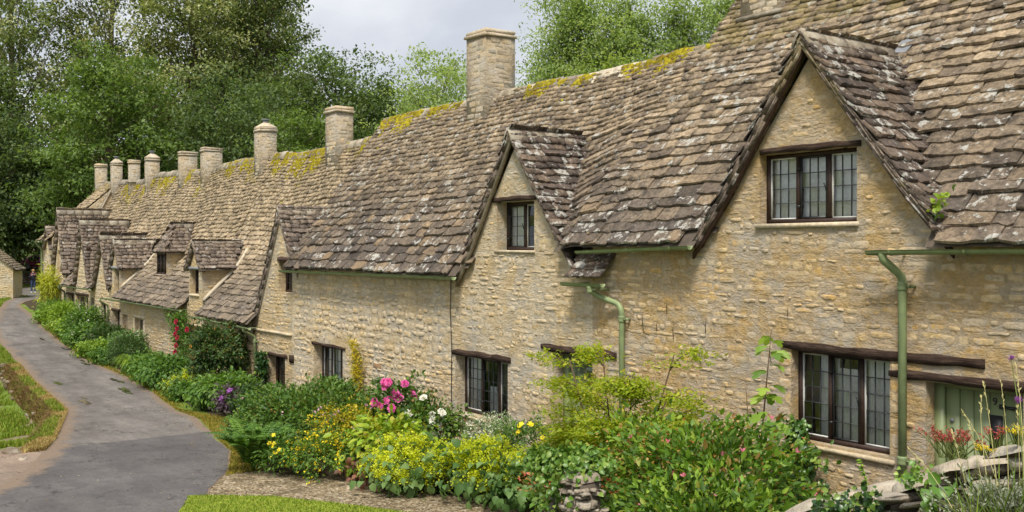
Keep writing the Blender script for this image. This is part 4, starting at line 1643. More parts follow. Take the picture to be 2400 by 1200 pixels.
# --- cottage 6, the far end
H6 = House('stone_cottage', 'second farthest cottage, with a tall plain gable beside the stone parapet', -52.0, -48.6, Prof([(-.36, 1.8), (1.3, 3.2), (1.9, 4.15), (3.4, 7.17)]), (-53, 0, .2), 'tile_far', 'tile_dormer_far',
           [Gable(-50.05, 5.55, -51.6, 2.2, -48.7, 2.2, -.2, .05)], seed=3, sag=.1)
H6.build_roof(.28, .14, .45, .28, .22, .17, .36)
H6.finish_tiles(60)
for q in H6.gables:
    H6.add_gable_ridge(q)
    undercloak(H6, q, layers=3)
    verge(H6, q, 'barge', dp=.1, off=.08)
H6.add_ridge(-52.0, -48.6, 3.4, 7.3)
H6.moss([(-49.3, 1.2, 1.2)])
OPS6 = [(-50.8, -49.75, 2.2, 3.45)]
make_walls(H6, [(-52.0, 2.0), (-51.5, 2.0), (-50.05, 5.2), (-48.75, 2.0), (-48.6, 2.0)], -1.0, OPS6,
           [dict(x=(-52.0, -48.6), s=(.14, .24, .25, .5), prot=(.006, .02), skip=.1, gap=.03)], 'mortar_mid', 'stone_mid', 40)
window(H6.e, -50.8, -49.75, 2.2, 3.45, 2, 2, 3, y=.12, panes=False, frame='dressed')
chimney(H6, -51.1, 2.95, .6, .5, 6.0, 8.2, pot='gable')
mb = MB()
pv = []
for y in np.linspace(-.1, 3.4, 12):
    pv.append((y, H6.prof.z(y) + .5))
q0 = [(-51.5, y, z) for y, z in pv] + [(-51.5, y, z - 1.2) for y, z in pv[::-1]]
mb.poly(q0)
mb.poly([(-51.8, p[1], p[2]) for p in q0][::-1])
par = mb.build('parapet', M['mortar_near'], H6.e)
mb = MB()
for a, b in zip(pv[:-1], pv[1:]):
    V = [(x, y, z + dz) for x in (-51.86, -51.44) for (y, z) in (a, b) for dz in (0.002, .07)]
    mb.bulk(np.array(V), BOXF, rnd.random())
mb.build('coping', M['ridge'], par)

# --- cottage 7 closes the row
H7 = House('stone_cottage', 'taller end cottage closing the far end of the row', -54.5, -52.0, Prof([(-.36, 3.95), (3.4, 7.32)]), (-53.2, 0, .4), 'tile_far', 'tile_dormer_far',
           [Gable(-52.9, 4.75, -53.9, 3.5, -51.9, 3.5, -.2, .03)], seed=7.3, sag=.05)
H7.build_roof(.28, .14, .45, .28, .22, .17, .36)
H7.finish_tiles(60)
for q in H7.gables:
    H7.add_gable_ridge(q)
    undercloak(H7, q, layers=2)
H7.add_ridge(-54.5, -52.0, 3.4, 7.34)
OPS7 = [(-52.75, -52.1, 2.35, 3.2)]
make_walls(H7, [(-54.5, 4.1), (-53.7, 4.1), (-52.9, 4.55), (-52.1, 4.1), (-52.0, 4.1)], -1.0, OPS7,
           [dict(x=(-54.5, -52.0), s=(.14, .24, .25, .5), prot=(.006, .02), skip=.1, gap=.03)], 'mortar_mid', 'stone_mid', 40)
window(H7.e, -52.75, -52.1, 2.35, 3.2, 2, 2, 3, y=.12, panes=False, frame='dressed')
gutter(H7.e, -54.6, -53.6, -.42, 3.95, 0, brackets=False)
downpipe(H7.e, [(-54.3, -.42, 3.95), (-54.3, -.3, 3.7), (-54.3, -.1, 3.5), (-54.3, -.1, .3)], .06)
chimney(H7, -54.6, 2.95, .6, .56, 6.0, 8.32)

# dead creeper stubs and rusty ties left on the near walls
for x, z, l in ((-5.6, 2.15, .34), (-5.3, 2.2, .2), (-4.9, 2.1, .3), (-5.05, 2.5, .22), (-4.2, 2.25, .24), (-4.3, 1.75, .2), (-2.9, 1.9, .18), (-2.6, 2.6, .14), (-13.9, 1.62, .16), (-17.4, 2.0, .12)):
    mb = MB()
    a = rnd.uniform(-.5, .5)
    mb.tube([(x, -.025, z), (x + .05 * a, -.04, z + l * .5), (x + l * .3 * a, -.025, z + l)], [.006, .005, .002], 5)
    mb.tube([(x + .03 * a, -.03, z + l * .4), (x - .05, -.05, z + l * .75)], [.004, .002], 4)
    mb.build('creeper_stub', M['lintel'], H1.wall if x > -7 else H2.wall)

# ------------------------------------------------------------------ ground, lane, verges
def ground_mat():
    g = G('ground_turf')
    p = g.pos()
    n1, n2 = g.noise(p, .55, 5, .65), g.noise(p, 6, 5, .7)
    c = g.ramp(n2, [(.25, (.07, .105, .018)), (.5, (.13, .19, .03)), (.75, (.20, .25, .055))])
    soil = g.ramp(g.noise(p, 9, 5, .7), [(.3, (.17, .125, .085)), (.7, (.30, .235, .17))])
    c = g.mix(g.mapr(n1, .50, .58), c, soil)
    return g.finish(c, .95, g.bump(g.noise(p, 24, 5, .7), .7, .04), .1)


def bed_mat():
    g = G('garden_soil')
    p = g.pos()
    c = g.ramp(g.noise(p, 12, 6, .7), [(.3, (.035, .028, .018)), (.6, (.085, .068, .042)), (.8, (.14, .11, .07))])
    return g.finish(c, .95, g.bump(g.noise(p, 30, 5, .7), .8, .04), .1)


def asphalt_mat(name, base, pale, edge=True, dark=0.0):
    g = G(name)
    p = g.pos()
    c = g.ramp(g.noise(p, 60, 4, .7), [(.3, tuple(v * .72 for v in base)), (.7, tuple(v * 1.28 for v in base))])
    st = g.n('Mapping', {0: p, 'Rotation': (0, 0, R(14)), 'Scale': (.35, 1.6, 1)}).outputs[0]
    c = g.mix(g.mapr(g.noise(st, .9, 6, .68), .44, .70, 0, .75), c, pale)
    c = g.vary(c, g.noise(p, .7, 4, .6), .32)
    c = g.mix(g.mapr(g.noise(p, 2.6, 6, .75), .58, .68, 0, .6), c, tuple(v * .5 for v in base))
    c = g.vary(c, g.noise(p, 19, 5, .8), .45)
    wob = g.n('VectorMath', {0: p, 1: g.n('TexNoise', {'Vector': p, 'Scale': 2.5, 'Detail': 4}).outputs['Color']}, operation='ADD').outputs[0]
    ck = g.n('TexVoronoi', {'Vector': wob, 'Scale': .55}, feature='DISTANCE_TO_EDGE').outputs['Distance']
    cm = g.math('MULTIPLY', g.mapr(ck, .006, .016, 1, 0), g.mapr(g.noise(p, .5, 3), .48, .56))
    c = g.mix(g.math('MULTIPLY', cm, .75), c, (.03, .027, .024))
    c = g.mix(g.mapr(g.noise(g.n('Mapping', {0: p, 'Location': (7, 3, 0), 'Scale': (1, 2.5, 1)}).outputs[0], 3.4, 6, .72), .66, .72, 0, .6), c, (.27, .24, .205))
    if edge:
        e = g.n('Attribute', attribute_name='tint').outputs['Fac']
        f = g.math('ADD', e, g.mapr(g.noise(p, 2.2, 6, .7), .3, .7, -.28, .28))
        grit = g.ramp(g.noise(p, 45, 5, .75), [(.3, (.12, .085, .058)), (.55, (.21, .155, .11)), (.75, (.31, .245, .18))])
        c = g.mix(g.mapr(f, .52, .82), c, grit)
    r = g.mapr(g.noise(p, .8, 4, .6), .38, .62, .62, .88)
    return g.finish(c, r, g.bump(g.noise(p, 75, 4, .75), .45, .012), .35)


def gravel_mat():
    g = G('gravel')
    p = g.pos()
    v = g.n('TexVoronoi', {'Vector': p, 'Scale': 28.0})
    c = g.ramp(g.n('SeparateColor', {0: v.outputs['Color']}).outputs[0], [(0, (.075, .055, .032)), (.3, (.18, .132, .078)), (.65, (.28, .22, .135)), (1, (.46, .40, .30))])
    c = g.vary(c, g.noise(p, 1.6, 5, .65), .35)
    c = g.mix(g.mapr(g.noise(p, 2.6, 7, .75), .49, .62, 0, .75), c, (.10, .075, .04))
    return g.finish(c, .95, g.bump(v.outputs['Distance'], .8, .02), .15)


def lawn_mat():
    g = G('lawn_turf')
    p = g.pos()
    c = g.ramp(g.noise(p, 7, 6, .7), [(.3, (.13, .19, .022)), (.55, (.24, .30, .035)), (.75, (.36, .37, .07))])
    return g.finish(c, .95, g.bump(g.noise(p, 40, 5, .75), .8, .03), .1)


def axis_lines(edges, steps):
    out = [edges[0]]
    for a, b, s in zip(edges[:-1], edges[1:], steps):
        n = max(1, round((b - a) / s))
        out += [a + (b - a) * i / n for i in range(1, n + 1)]
    return out


gxs = sorted(set(axis_lines([-700, -300, -160, -92, -84, -60, -38, -12, 10, 40, 140, 500], [100, 20, 4, .5, 2, 1, .4, 1, 2, 20, 90]) + GX))
gys = axis_lines([-500, -120, -30, -12, 0, 10, 60, 160, 600], [90, 10, 2, .25, 1, 5, 20, 110])
mb = MB()
V = np.array([(x, y, ground(x, y)) for x in gxs for y in gys])
ny = len(gys)
F = [(i * ny + j, (i + 1) * ny + j, (i + 1) * ny + j + 1, i * ny + j + 1) for i in range(len(gxs) - 1) for j in range(ny - 1)]
mb.bulk(V, F)
mb.build('ground', ground_mat(), kind='structure')


def strip(name, mat, xs, lo, hi, lift, kind='structure', cols=14, edge_l=True, edge_r=True, wig=0.0):
    mb = MB()
    V, T = [], []
    for x in xs:
        a, b = lo(x), hi(x)
        if wig:
            a += wig * fnoise(x * 2.1, 3.0, 1) + .4 * wig * fnoise(x * 7.3, 1.0, 4)
            b += wig * fnoise(x * 2.4, 9.0, 2) + .4 * wig * fnoise(x * 8.1, 5.0, 3)
        for k in range(cols + 1):
            t = k / cols
            y = a + (b - a) * t
            V.append((x, y, ground(x, y) + lift))
            w = b - a
            dl, dr = t * w, (1 - t) * w
            e = 0.0
            if edge_l:
                e = max(e, 1 - dl / .9)
            if edge_r:
                e = max(e, 1 - dr / .55)
            T.append(max(0, e))
    n = cols + 1
    F = [(i * n + k, (i + 1) * n + k, (i + 1) * n + k + 1, i * n + k + 1) for i in range(len(xs) - 1) for k in range(cols)]
    mb.v.append(np.array(V))
    ln = len(F)
    mb.lp.append(np.array(F).ravel())
    mb.ls.append(np.arange(ln) * 4)
    mb.mi.append(np.zeros(ln))
    mb.t.append(np.array(T))
    mb.nv, mb.nl = len(V), ln * 4
    return mb.build(name, mat, kind=kind, smooth=True)


rx = sorted(set(axis_lines([-86, -80, -6, 2], [1, .4, .5]) + GX[1:-2]))
rx = [x for x in rx if -86 <= x <= 2]
M['asphalt'] = asphalt_mat('old_asphalt', (.125, .112, .102), (.215, .198, .178))
strip('road', M['asphalt'], rx, lambda x: road_l(x), lambda x: road_r(x), .012, wig=.05)
M['asphalt_new'] = asphalt_mat('newer_asphalt', (.085, .078, .077), (.135, .125, .118))
px = [x for x in rx if x > -17.2]


def patch_l(x):
    return max(road_l(x) + .15, -7.4 + (x + 17.2) * -1.1) if x > -17.2 else road_l(x)


mbx = [x for x in axis_lines([-17.1, 2], [.3])]
strip('road_patch', M['asphalt_new'], mbx, lambda x: road_l(x) + .1, lambda x: min(road_r(x) - .03, -3.4 + 0 * x) if x < -15.8 else road_r(x) - .03, .017, edge_l=True, edge_r=False, wig=.05)
# gravel path along the beds and the trampled grit beside the lane
M['gravel'] = gravel_mat()
GPX = [-15.5, -13.5, -11.0, -8.4, -6.0, -3, 0, 2]
strip('gravel_path', M['gravel'], axis_lines([-14.2, 2], [.3]), lambda x: max(road_r(x) - .25, -7.9), lambda x: lerp_tab(x, GPX, [-3.2, -3.7, -4.3, -3.2, -2.6, -2.4, -2.3, -2.2]), .006, edge_l=False, edge_r=False, wig=.08)
M['grit'] = asphalt_mat('lane_side_grit', (.21, .155, .115), (.29, .225, .17), edge=False)
strip('grit_verge', M['grit'], axis_lines([-18.2, -4], [.3]), lambda x: road_l(x) - 2.6 - (x + 16) * .2, lambda x: road_l(x) + .35, .009, edge_l=False, edge_r=False, wig=.2)
# garden soil under the beds
M['soil'] = bed_mat()
BX = [-57, -47, -40, -34, -26, -20, -14, -10.5, -8.5, -6, -2, 3]
BY = [-.9, -1.35, -1.6, -1.7, -1.9, -2.45, -3.6, -4.5, -3.85, -3.1, -5.6, -5.6]
strip('garden_bed', M['soil'], axis_lines([-57, 3], [.4]), lambda x: lerp_tab(x, BX, BY), lambda x: -.01, .011, edge_l=False, edge_r=False, cols=8, wig=.06)


def in_poly(x, y, P):
    c = False
    j = len(P) - 1
    for i in range(len(P)):
        xi, yi = P[i]
        xj, yj = P[j]
        if (yi > y) != (yj > y) and x < (xj - xi) * (y - yi) / (yj - yi) + xi:
            c = not c
        j = i
    return c


LAWN = [(-9.55, -6.45), (-9.2, -6.05), (-8.5, -5.45), (-7.4, -4.95), (-6.1, -4.45), (-4.4, -4.0), (-3.4, -4.3), (-3.6, -6.5), (-6, -9), (-8.3, -7.0)]
mb = MB()
cx, cy = -6.5, -6.2
ring = []
for i in range(len(LAWN)):
    a, b = LAWN[i], LAWN[(i + 1) % len(LAWN)]
    for k in range(6):
        t = k / 6
        ring.append((a[0] + (b[0] - a[0]) * t + .04 * fnoise(i * 3 + k, 2), a[1] + (b[1] - a[1]) * t + .04 * fnoise(i * 5 + k, 7)))
V = []
for s in (1, .75, .5, .25, .02):
    for x, y in ring:
        xx, yy = cx + (x - cx) * s, cy + (y - cy) * s
        V.append((xx, yy, ground(xx, yy) + .028))
n = len(ring)
F = [(r * n + i, r * n + (i + 1) % n, (r + 1) * n + (i + 1) % n, (r + 1) * n + i) for r in range(4) for i in range(n)]
mb.bulk(np.array(V), F)
M['lawn'] = lawn_mat()
mb.build('lawn', M['lawn'], kind='structure')
# fallen leaves and chips on the lane and the gravel
mb = MB()
P, A = [], []
for i in range(420):
    x = rnd.uniform(-30, -4)
    y = rnd.uniform(road_r(x) - .7, road_r(x) + .1) if rnd.random() < .6 else rnd.uniform(road_l(x), road_r(x))
    if x > -9 and rnd.random() < .8:
        y = rnd.uniform(-5.2, -3.0)
    P.append((x, y, ground(x, y) + .024))
    a = rnd.uniform(0, 6.28)
    A.append((math.cos(a), math.sin(a), .15))
M['litter'] = leaf_mat('fallen_leaves', [(0, (.10, .06, .03)), (.5, (.24, .17, .08)), (1, (.42, .36, .24))], .1, .8, .2)
add_leaves(mb, np.array(P), np.array(A), np.array([[0, 0, 1.0]] * len(P)) + .3 * rng.normal(size=(len(P), 3)), rng.uniform(.02, .06, len(P)), rng.uniform(.015, .04, len(P)), rng.random(len(P)))
mb.build('fallen_leaves', M['litter'], kind='stuff')

# puddles
g = G('puddle_water')
g.finish((.075, .062, .042), .08, None, .5)
M['water'] = g.m
for x, y, rx_, ry_ in [(-34.0, -2.45, .75, .14), (-34.9, -2.35, .4, .1), (-36.8, -2.05, .5, .09), (-29.2, -2.6, .55, .16), (-28.5, -2.55, .42, .13), (-26.5, -2.95, .75, .2), (-25.9, -3.05, .6, .15), (-29.4, -4.35, .7, .16), (-24.5, -4.6, .75, .19), (-25.4, -4.45, .3, .09), (-41.5, -2.6, .8, .1), (-38.6, -2.3, .5, .09)]:
    mb = MB()
    q = []
    for k in range(22):
        a = 2 * math.pi * k / 22
        r = .8 + .42 * fnoise(math.cos(a) * 2.6 + x, math.sin(a) * 2.6 + y, x)
        q.append((x + rx_ * r * math.cos(a), y + ry_ * .75 * r * math.sin(a), gz(x) + .022))
    mb.poly(q)
    mb.build('puddle', M['water'], kind='structure')

# ------------------------------------------------------------------ grass
M['grass'] = leaf_mat('grass_blades', [(0, (.10, .17, .016)), (.45, (.18, .27, .026)), (.8, (.28, .36, .045)), (1, (.36, .34, .09))], .3, .6, .2)
M['dry_grass'] = leaf_mat('dry_grass_blades', [(0, (.25, .15, .06)), (.3, (.42, .30, .11)), (.65, (.52, .40, .17)), (.85, (.36, .33, .09)), (1, (.18, .11, .05))], .3, .7, .2)


def blades(name, mat, pts, h0, h1, w=.012, lean=.5, kind='stuff', lean_dir=None):
    N = len(pts)
    P = np.array(pts)
    ang = rng.uniform(0, 2 * np.pi, N)
    side = np.stack([np.cos(ang), np.sin(ang), np.zeros(N)], 1)
    h = rng.uniform(h0, h1, N)[:, None]
    la = rng.uniform(0, 2 * np.pi, N)
    ld = np.stack([np.cos(la), np.sin(la), np.zeros(N)], 1) * rng.uniform(.1, lean, (N, 1))
    if lean_dir is not None:
        ld = ld + np.array(lean_dir)
    up = np.array([[0, 0, 1.0]])
    m = P + (up + ld * .4) * h * .6
    t = P + (up * (1 - .25 * np.linalg.norm(ld, axis=1, keepdims=True)) + ld) * h
    W = w * rng.uniform(.6, 1.4, (N, 1))
    V = np.stack([P - side * W, P + side * W, m + side * W * .7, t, m - side * W * .7], 1)
    mb = MB()
    mb.bulk(V, [(0, 1, 2, 4), (4, 2, 3)], rng.random(N))
    return mb.build(name, mat, kind=kind)


pts = []
while len(pts) < 16000:
    x, y = rnd.uniform(-9.7, -3.3), rnd.uniform(-7.5, -4)
    if in_poly(x, y, LAWN):
        pts.append((x, y, ground(x, y) + .026))
blades('lawn_grass', M['grass'], pts, .02, .05, .006)
# meadow in the hollow, thin and patchy
pts, dry = [], []
for i in range(110000):
    x = rnd.uniform(-40, -14)
    y = road_l(x) - .1 - rnd.random() ** 1.5 * 7
    if score_px((x, y, -1.3), 1) <= 0:
        continue
    if fnoise(x * .9, y * 1.1, 3) + .4 * fnoise(x * 3, y * 3, 1) < -.12:
        continue
    if x > -18.5 and y > road_l(x) - 1.2:
        continue
    pts.append((x, y, ground(x, y)))
blades('meadow_grass', M['grass'], pts, .05, .2, .014)
pts = []
for i in range(9000):
    x = rnd.uniform(-72, -37)
    y = road_l(x) - rnd.uniform(-.05, 2.2) * rnd.random()
    pts.append((x, y, ground(x, y)))
for i in range(2500):
    x = rnd.uniform(-71, -63)
    y = rnd.uniform(-1.5, 1.1)
    pts.append((x, y, ground(x, y)))
blades('verge_grass', M['grass'], pts, .04, .14, .012)
# dry tufts on the retaining bank
pts = []
for i in range(30000):
    x = rnd.uniform(-35.2, -17)
    y = road_l(x) + .12 - abs(rnd.gauss(0, .22)) - .12
    if y < road_l(x) - .62 or (rnd.random() < .4 and fnoise(x * 4, y * 4, 2) < -.1):
        continue
    pts.append((x, y, ground(x, y)))
blades('dry_bank_grass', M['dry_grass'], pts, .05, .15, .013, .9)
pts = []
for i in range(9000):
    x = rnd.uniform(-35.0, -19)
    y = road_l(x) - rnd.uniform(.36, .66)
    pts.append((x, y, ground(x, y) + .01))
M['bank_thatch'] = leaf_mat('bank_thatch', [(0, (.09, .05, .022)), (.4, (.19, .115, .05)), (.8, (.34, .23, .10)), (1, (.22, .22, .05))], .2, .8, .2)
blades('bank_face_grass', M['bank_thatch'], pts, .06, .16, .016, .8, lean_dir=(0, -.6, 0))
# mossy verge between lane and beds
pts = []
for i in range(9000):
    x = rnd.uniform(-22, -11)
    t = rnd.random()
    y = road_r(x) + .02 + t * .75 * sm((x + 22) / 4)
    pts.append((x, y, ground(x, y) + .01))
for i in range(5000):
    x = rnd.uniform(-48, -22)
    y = road_r(x) + abs(rnd.gauss(0, .14))
    pts.append((x, y, ground(x, y) + .01))
M['yellow_grass'] = leaf_mat('yellowing_grass_blades', [(0, (.15, .17, .02)), (.4, (.27, .25, .035)), (.75, (.38, .31, .06)), (1, (.42, .26, .08))], .3, .7, .2)
blades('lane_edge_grass', M['yellow_grass'], pts, .02, .07, .012)

# stones that show in the retaining bank and at its end
M['bank_stone'] = stone_mat('bank_stone', [(0, (.10, .075, .05)), (.5, (.16, .12, .08)), (1, (.24, .19, .13))], .5, .4, .6)
BSV = stone_variants(M['bank_stone'], 8)


def rock(x, y, z, a, b, c, rot, label, cat='stone', group=None, mat='bank_stone'):
    t = thing('boulder', label, cat, (x, y, z), group)
    mb = MB()
    V, F = [], []
    K, L = 10, 5
    for j in range(L + 1):
        th = math.pi / 2 * j / L
        for k in range(K):
            an = 2 * math.pi * k / K + rot
            r = (math.cos(th) ** .5) * (1 + .22 * fnoise(k * 2.1 + x, j * 1.3, y))
            V.append((x + a * r * math.cos(an), y + b * r * math.sin(an), z - .05 + c * math.sin(th) ** .8 * (1 + .15 * fnoise(k, j, x))))
    for j in range(L):
        for k in range(K):
            q = (k + 1) % K
            F.append((j * K + k, j * K + q, (j + 1) * K + q, (j + 1) * K + k))
    F.append(tuple(range(L * K, L * K + K)))
    mb.bulk(np.array(V), F, rnd.random())
    mb.build('rock', M[mat], t, smooth=False)


rock(-17.4, -7.75, ground(-17.4, -7.75), .5, .2, .14, .5, 'flat pale stone where the dry grass bank ends by the lane')
rock(-16.2, -7.75, ground(-16.2, -7.75), .14, .12, .1, .2, 'small pale stone at the lane edge below the flat stone')
rock(-35.3, -5.0, ground(-35.3, -5.0), .55, .3, .12, .1, 'flat slab at the far head of the dry grass bank')
recs = []
for i in range(26):
    x = rnd.uniform(-34.8, -20)
    y = road_l(x) - .62 + rnd.uniform(-.08, .1)
    z = ground(x, road_l(x) - 1.0) + rnd.uniform(.02, .45)
    w, h = rnd.uniform(.2, .45), rnd.uniform(.08, .16)
    recs.append((((w, 0, 0), (0, .05, h), (0, -.07, .02), (x, y, z)), rnd.random(), score_px((x, y, z), w * h)))
bank = thing('retaining_wall', 'low rubble retaining wall half hidden by dry grass along the left of the lane', 'wall', (-27, -6, -1.4))
pieces(recs, BSV, 'stone', bank, M['bank_stone'], 150)

# ------------------------------------------------------------------ planting
LM = {
 'rose': leaf_mat('rose_leaves', [(0, (.035, .085, .014)), (.4, (.065, .15, .022)), (.75, (.12, .22, .03)), (.93, (.18, .27, .045)), (1, (.24, .13, .05))]),
 'dark': leaf_mat('dark_shrub_leaves', [(0, (.022, .055, .014)), (.5, (.045, .10, .022)), (.85, (.08, .16, .03)), (1, (.14, .12, .04))]),
 'mid': leaf_mat('mid_green_leaves', [(0, (.05, .12, .016)), (.5, (.095, .20, .024)), (1, (.17, .29, .04))]),
 'light': leaf_mat('light_green_leaves', [(0, (.10, .20, .018)), (.5, (.19, .32, .026)), (1, (.32, .44, .05))]),
 'lime': leaf_mat('lime_flower_froth', [(0, (.38, .46, .012)), (.5, (.56, .63, .02)), (1, (.70, .72, .05))], .4),
 'alch': leaf_mat('scalloped_grey_green_leaves', [(0, (.07, .15, .035)), (.5, (.12, .22, .06)), (1, (.20, .31, .10))]),
 'gold': leaf_mat('golden_leaves', [(0, (.20, .22, .012)), (.35, (.42, .36, .018)), (.7, (.62, .50, .025)), (1, (.74, .60, .06))], .3),
 'varieg': leaf_mat('cream_edged_leaves', [(0, (.08, .15, .045)), (.3, (.16, .25, .09)), (.55, (.50, .54, .38)), (1, (.74, .75, .62))], .25),
 'maple': leaf_mat('fine_yellow_green_leaves', [(0, (.22, .31, .018)), (.45, (.36, .45, .026)), (.8, (.50, .55, .04)), (1, (.54, .44, .06))], .5),
 'weig': leaf_mat('weigela_leaves', [(0, (.045, .105, .012)), (.35, (.10, .205, .018)), (.7, (.18, .32, .026)), (.92, (.29, .43, .045)), (1, (.28, .17, .05))], .35),
 'epim': leaf_mat('broad_heart_leaves', [(0, (.15, .26, .014)), (.5, (.25, .38, .02)), (.85, (.36, .46, .035)), (1, (.44, .38, .05))], .35),
 'bronze': leaf_mat('bronze_leaves', [(0, (.07, .035, .025)), (.5, (.14, .065, .04)), (1, (.26, .12, .07))], .2),
 'purple': leaf_mat('purple_leaves', [(0, (.03, .018, .03)), (.5, (.065, .035, .055)), (1, (.10, .08, .07))], .2),
 'ivy': leaf_mat('ivy_leaves', [(0, (.02, .06, .014)), (.5, (.04, .105, .022)), (.85, (.09, .18, .03)), (1, (.24, .33, .05))], .2, .35, .5),
 'ivyl': leaf_mat('light_ivy_leaves', [(0, (.06, .15, .02)), (.5, (.12, .24, .03)), (1, (.32, .42, .08))], .25, .4, .5),
 'fern': leaf_mat('fern_leaflets', [(0, (.05, .13, .02)), (.5, (.10, .21, .03)), (1, (.19, .33, .05))], .35),
 'bamboo': leaf_mat('bamboo_leaves', [(0, (.24, .32, .02)), (.5, (.40, .46, .03)), (1, (.56, .56, .07))], .4),
 'grey': leaf_mat('lavender_leaves', [(0, (.16, .19, .13)), (.5, (.26, .29, .21)), (1, (.38, .40, .32))], .25),
 'rust': leaf_mat('spent_flowers', [(0, (.22, .10, .02)), (.5, (.34, .17, .035)), (1, (.42, .28, .08))], .2),
 'red': leaf_mat('crimson_seedheads', [(0, (.30, .03, .03)), (.5, (.46, .07, .07)), (1, (.56, .20, .14))], .25),
}


def petal_mat(name, c0, c1):
    return leaf_mat(name, [(0, c0), (1, c1)], .25, .5, .2, .05)


PM = {'pink': petal_mat('pink_petals', (.62, .06, .30), (.82, .20, .50)), 'white': petal_mat('white_petals', (.72, .70, .62), (.84, .83, .78)), 'crimson': petal_mat('crimson_petals', (.36, .006, .05), (.52, .02, .09)),
      'yellow': petal_mat('yellow_petals', (.80, .60, .012), (.86, .72, .04)), 'orange': petal_mat('apricot_petals', (.75, .36, .05), (.82, .48, .1)), 'lilac': petal_mat('lilac_petals', (.46, .30, .52), (.62, .45, .66)), 'mauve': petal_mat('mauve_petals', (.28, .08, .36), (.42, .16, .50)),
      'rosy': petal_mat('rosy_petals', (.50, .09, .16), (.66, .24, .32)), 'palepink': petal_mat('pale_pink_petals', (.66, .34, .46), (.76, .50, .60))}
M['stem'] = simple('green_stem', (.10, .13, .03), .7, .3, 15, .2)
M['twig'] = simple('woody_stem', (.10, .065, .04), .85, .35, 18, .5)
M['straw'] = simple('straw_stem', (.44, .40, .17), .7, .2, 15, .1)


def rose_mesh(mat):
    mb = MB()
    for ring, (r, h, n, tilt) in enumerate(((1.0, .0, 6, .25), (.72, .18, 5, .6), (.45, .34, 5, 1.0), (.2, .42, 3, 1.3))):
        for k in range(n):
            a = 2 * math.pi * k / n + ring * .5
            d, s = Vector((math.cos(a), math.sin(a), 0)), Vector((-math.sin(a), math.cos(a), 0))
            up = Vector((0, 0, 1))
            b = d * r * .15 + up * h * .6
            t = d * r * math.cos(tilt * .6) + up * (h + r * math.sin(tilt) * .7)
            w = r * .62
            m = (b + t) * .5 - up * r * .08
            V = [b, m + s * w * .8, t + s * w * .5, t + d * .08 * r - up * .06, t - s * w * .5, m - s * w * .8]
            mb.bulk(np.array([tuple(v) for v in V]), [(0, 1, 2, 3), (0, 3, 4, 5)], k / n * .8)
    return mb


def disc_mesh(n=5, cup=.25):
    mb = MB()
    for k in range(n):
        a = 2 * math.pi * k / n
        d, s = Vector((math.cos(a), math.sin(a), 0)), Vector((-math.sin(a), math.cos(a), 0))
        V = [Vector((0, 0, 0)), d * .6 + s * .42 + Vector((0, 0, cup * .5)), d + Vector((0, 0, cup)), d * .6 - s * .42 + Vector((0, 0, cup * .5))]
        mb.bulk(np.array([tuple(v) for v in V]), [(0, 1, 2, 3)], k / n)
    return mb


FM = {}


def flower(parent, kind, p, r, nrm, shape='rose'):
    key = (kind, shape)
    if key not in FM:
        me = (rose_mesh(None) if shape == 'rose' else disc_mesh(5, .3) if shape == 'disc' else disc_mesh(4, .9)).mesh('flower', True)
        me.materials.append(PM[kind])
        FM[key] = me
    o = bpy.data.objects.new('flower', FM[key])
    COL.objects.link(o)
    o.parent = parent
    l = WLOC.get(parent.name)
    if l is not None:
        o.matrix_parent_inverse = Matrix.Translation((-l[0], -l[1], -l[2]))
    q = Vector(nrm).to_track_quat('Z', 'Y').to_matrix().to_4x4()
    o.matrix_basis = Matrix.Translation(p) @ q @ Matrix.Rotation(rnd.uniform(0, 6), 4, 'Z') @ Matrix.Scale(r, 4)
    return o


def cloud(c, ax, n, inner=.55, low=-.35, lump=.22, seed=0):
    """points near the surface of a lumpy ellipsoid; returns points and outward directions"""
    d = rng.normal(size=(n * 3, 3))
    d = unit(d)
    d = d[d[:, 2] > low][:n]
    lm = 1 + lump * np.sin(d[:, 0] * 4 + seed) * np.cos(d[:, 1] * 5 + seed * 2) + lump * .6 * np.sin(d[:, 2] * 7 + d[:, 0] * 6 + seed)
    rr = (inner + (1.06 - inner) * rng.random(len(d)) ** .55) * lm
    return np.array(c) + d * np.array(ax) * rr[:, None], unit(d * (1 / np.array(ax)))


def leaf_field(C, D, per, sig, L, ratio, out=.6, rand=.8, upw=.25, tintw=.55, sh=0.0):
    n = len(C)
    P = np.repeat(C, per, 0) + rng.normal(size=(n * per, 3)) * np.array(sig)
    O = np.repeat(D, per, 0)
    axis = unit(O * out + rng.normal(size=P.shape) * rand * .6 + np.array([0, 0, upw]))
    up = unit(np.array([0, 0, 1.0]) + O * .6 + rng.normal(size=P.shape) * .45)
    if sh:      # leaves lying over one another down the face of the clump
        dn = np.array([0, 0, -1.0]) + O * O[:, 2:3] + O * .45 + rng.normal(size=P.shape) * .38
        axis = unit(axis * (1 - sh) + unit(dn) * sh)
        up = unit(up * (1 - sh) + O * sh + rng.normal(size=P.shape) * .22)
    Ls = L * rng.uniform(.6, 1.25, len(P))
    T = np.clip(np.repeat(rng.random(n), per) * tintw + rng.random(len(P)) * (1 - tintw), 0, .999)
    return P, axis, up, Ls, Ls * ratio, T


def leaf_variants(mat, n=5):
    out = []
    for i in range(n):
        r = random.Random(i + 70)
        f = r.uniform(.1, .3)
        V = [(0, 0, 0), (.42, .25, f), (.40, .62, f * .7), (0, 1, -.12), (-.40, .62, f * .7), (-.42, .25, f), (0, .5, .03)]
        me = bpy.data.meshes.new('leaf')
        me.from_pydata(V, [], [(0, 1, 6), (1, 2, 6), (2, 3, 6), (3, 4, 6), (4, 5, 6), (5, 0, 6)])
        me.materials.append(mat)
        me.polygons.foreach_set('use_smooth', [True] * 6)
        me.update()
        out.append(me)
    return out


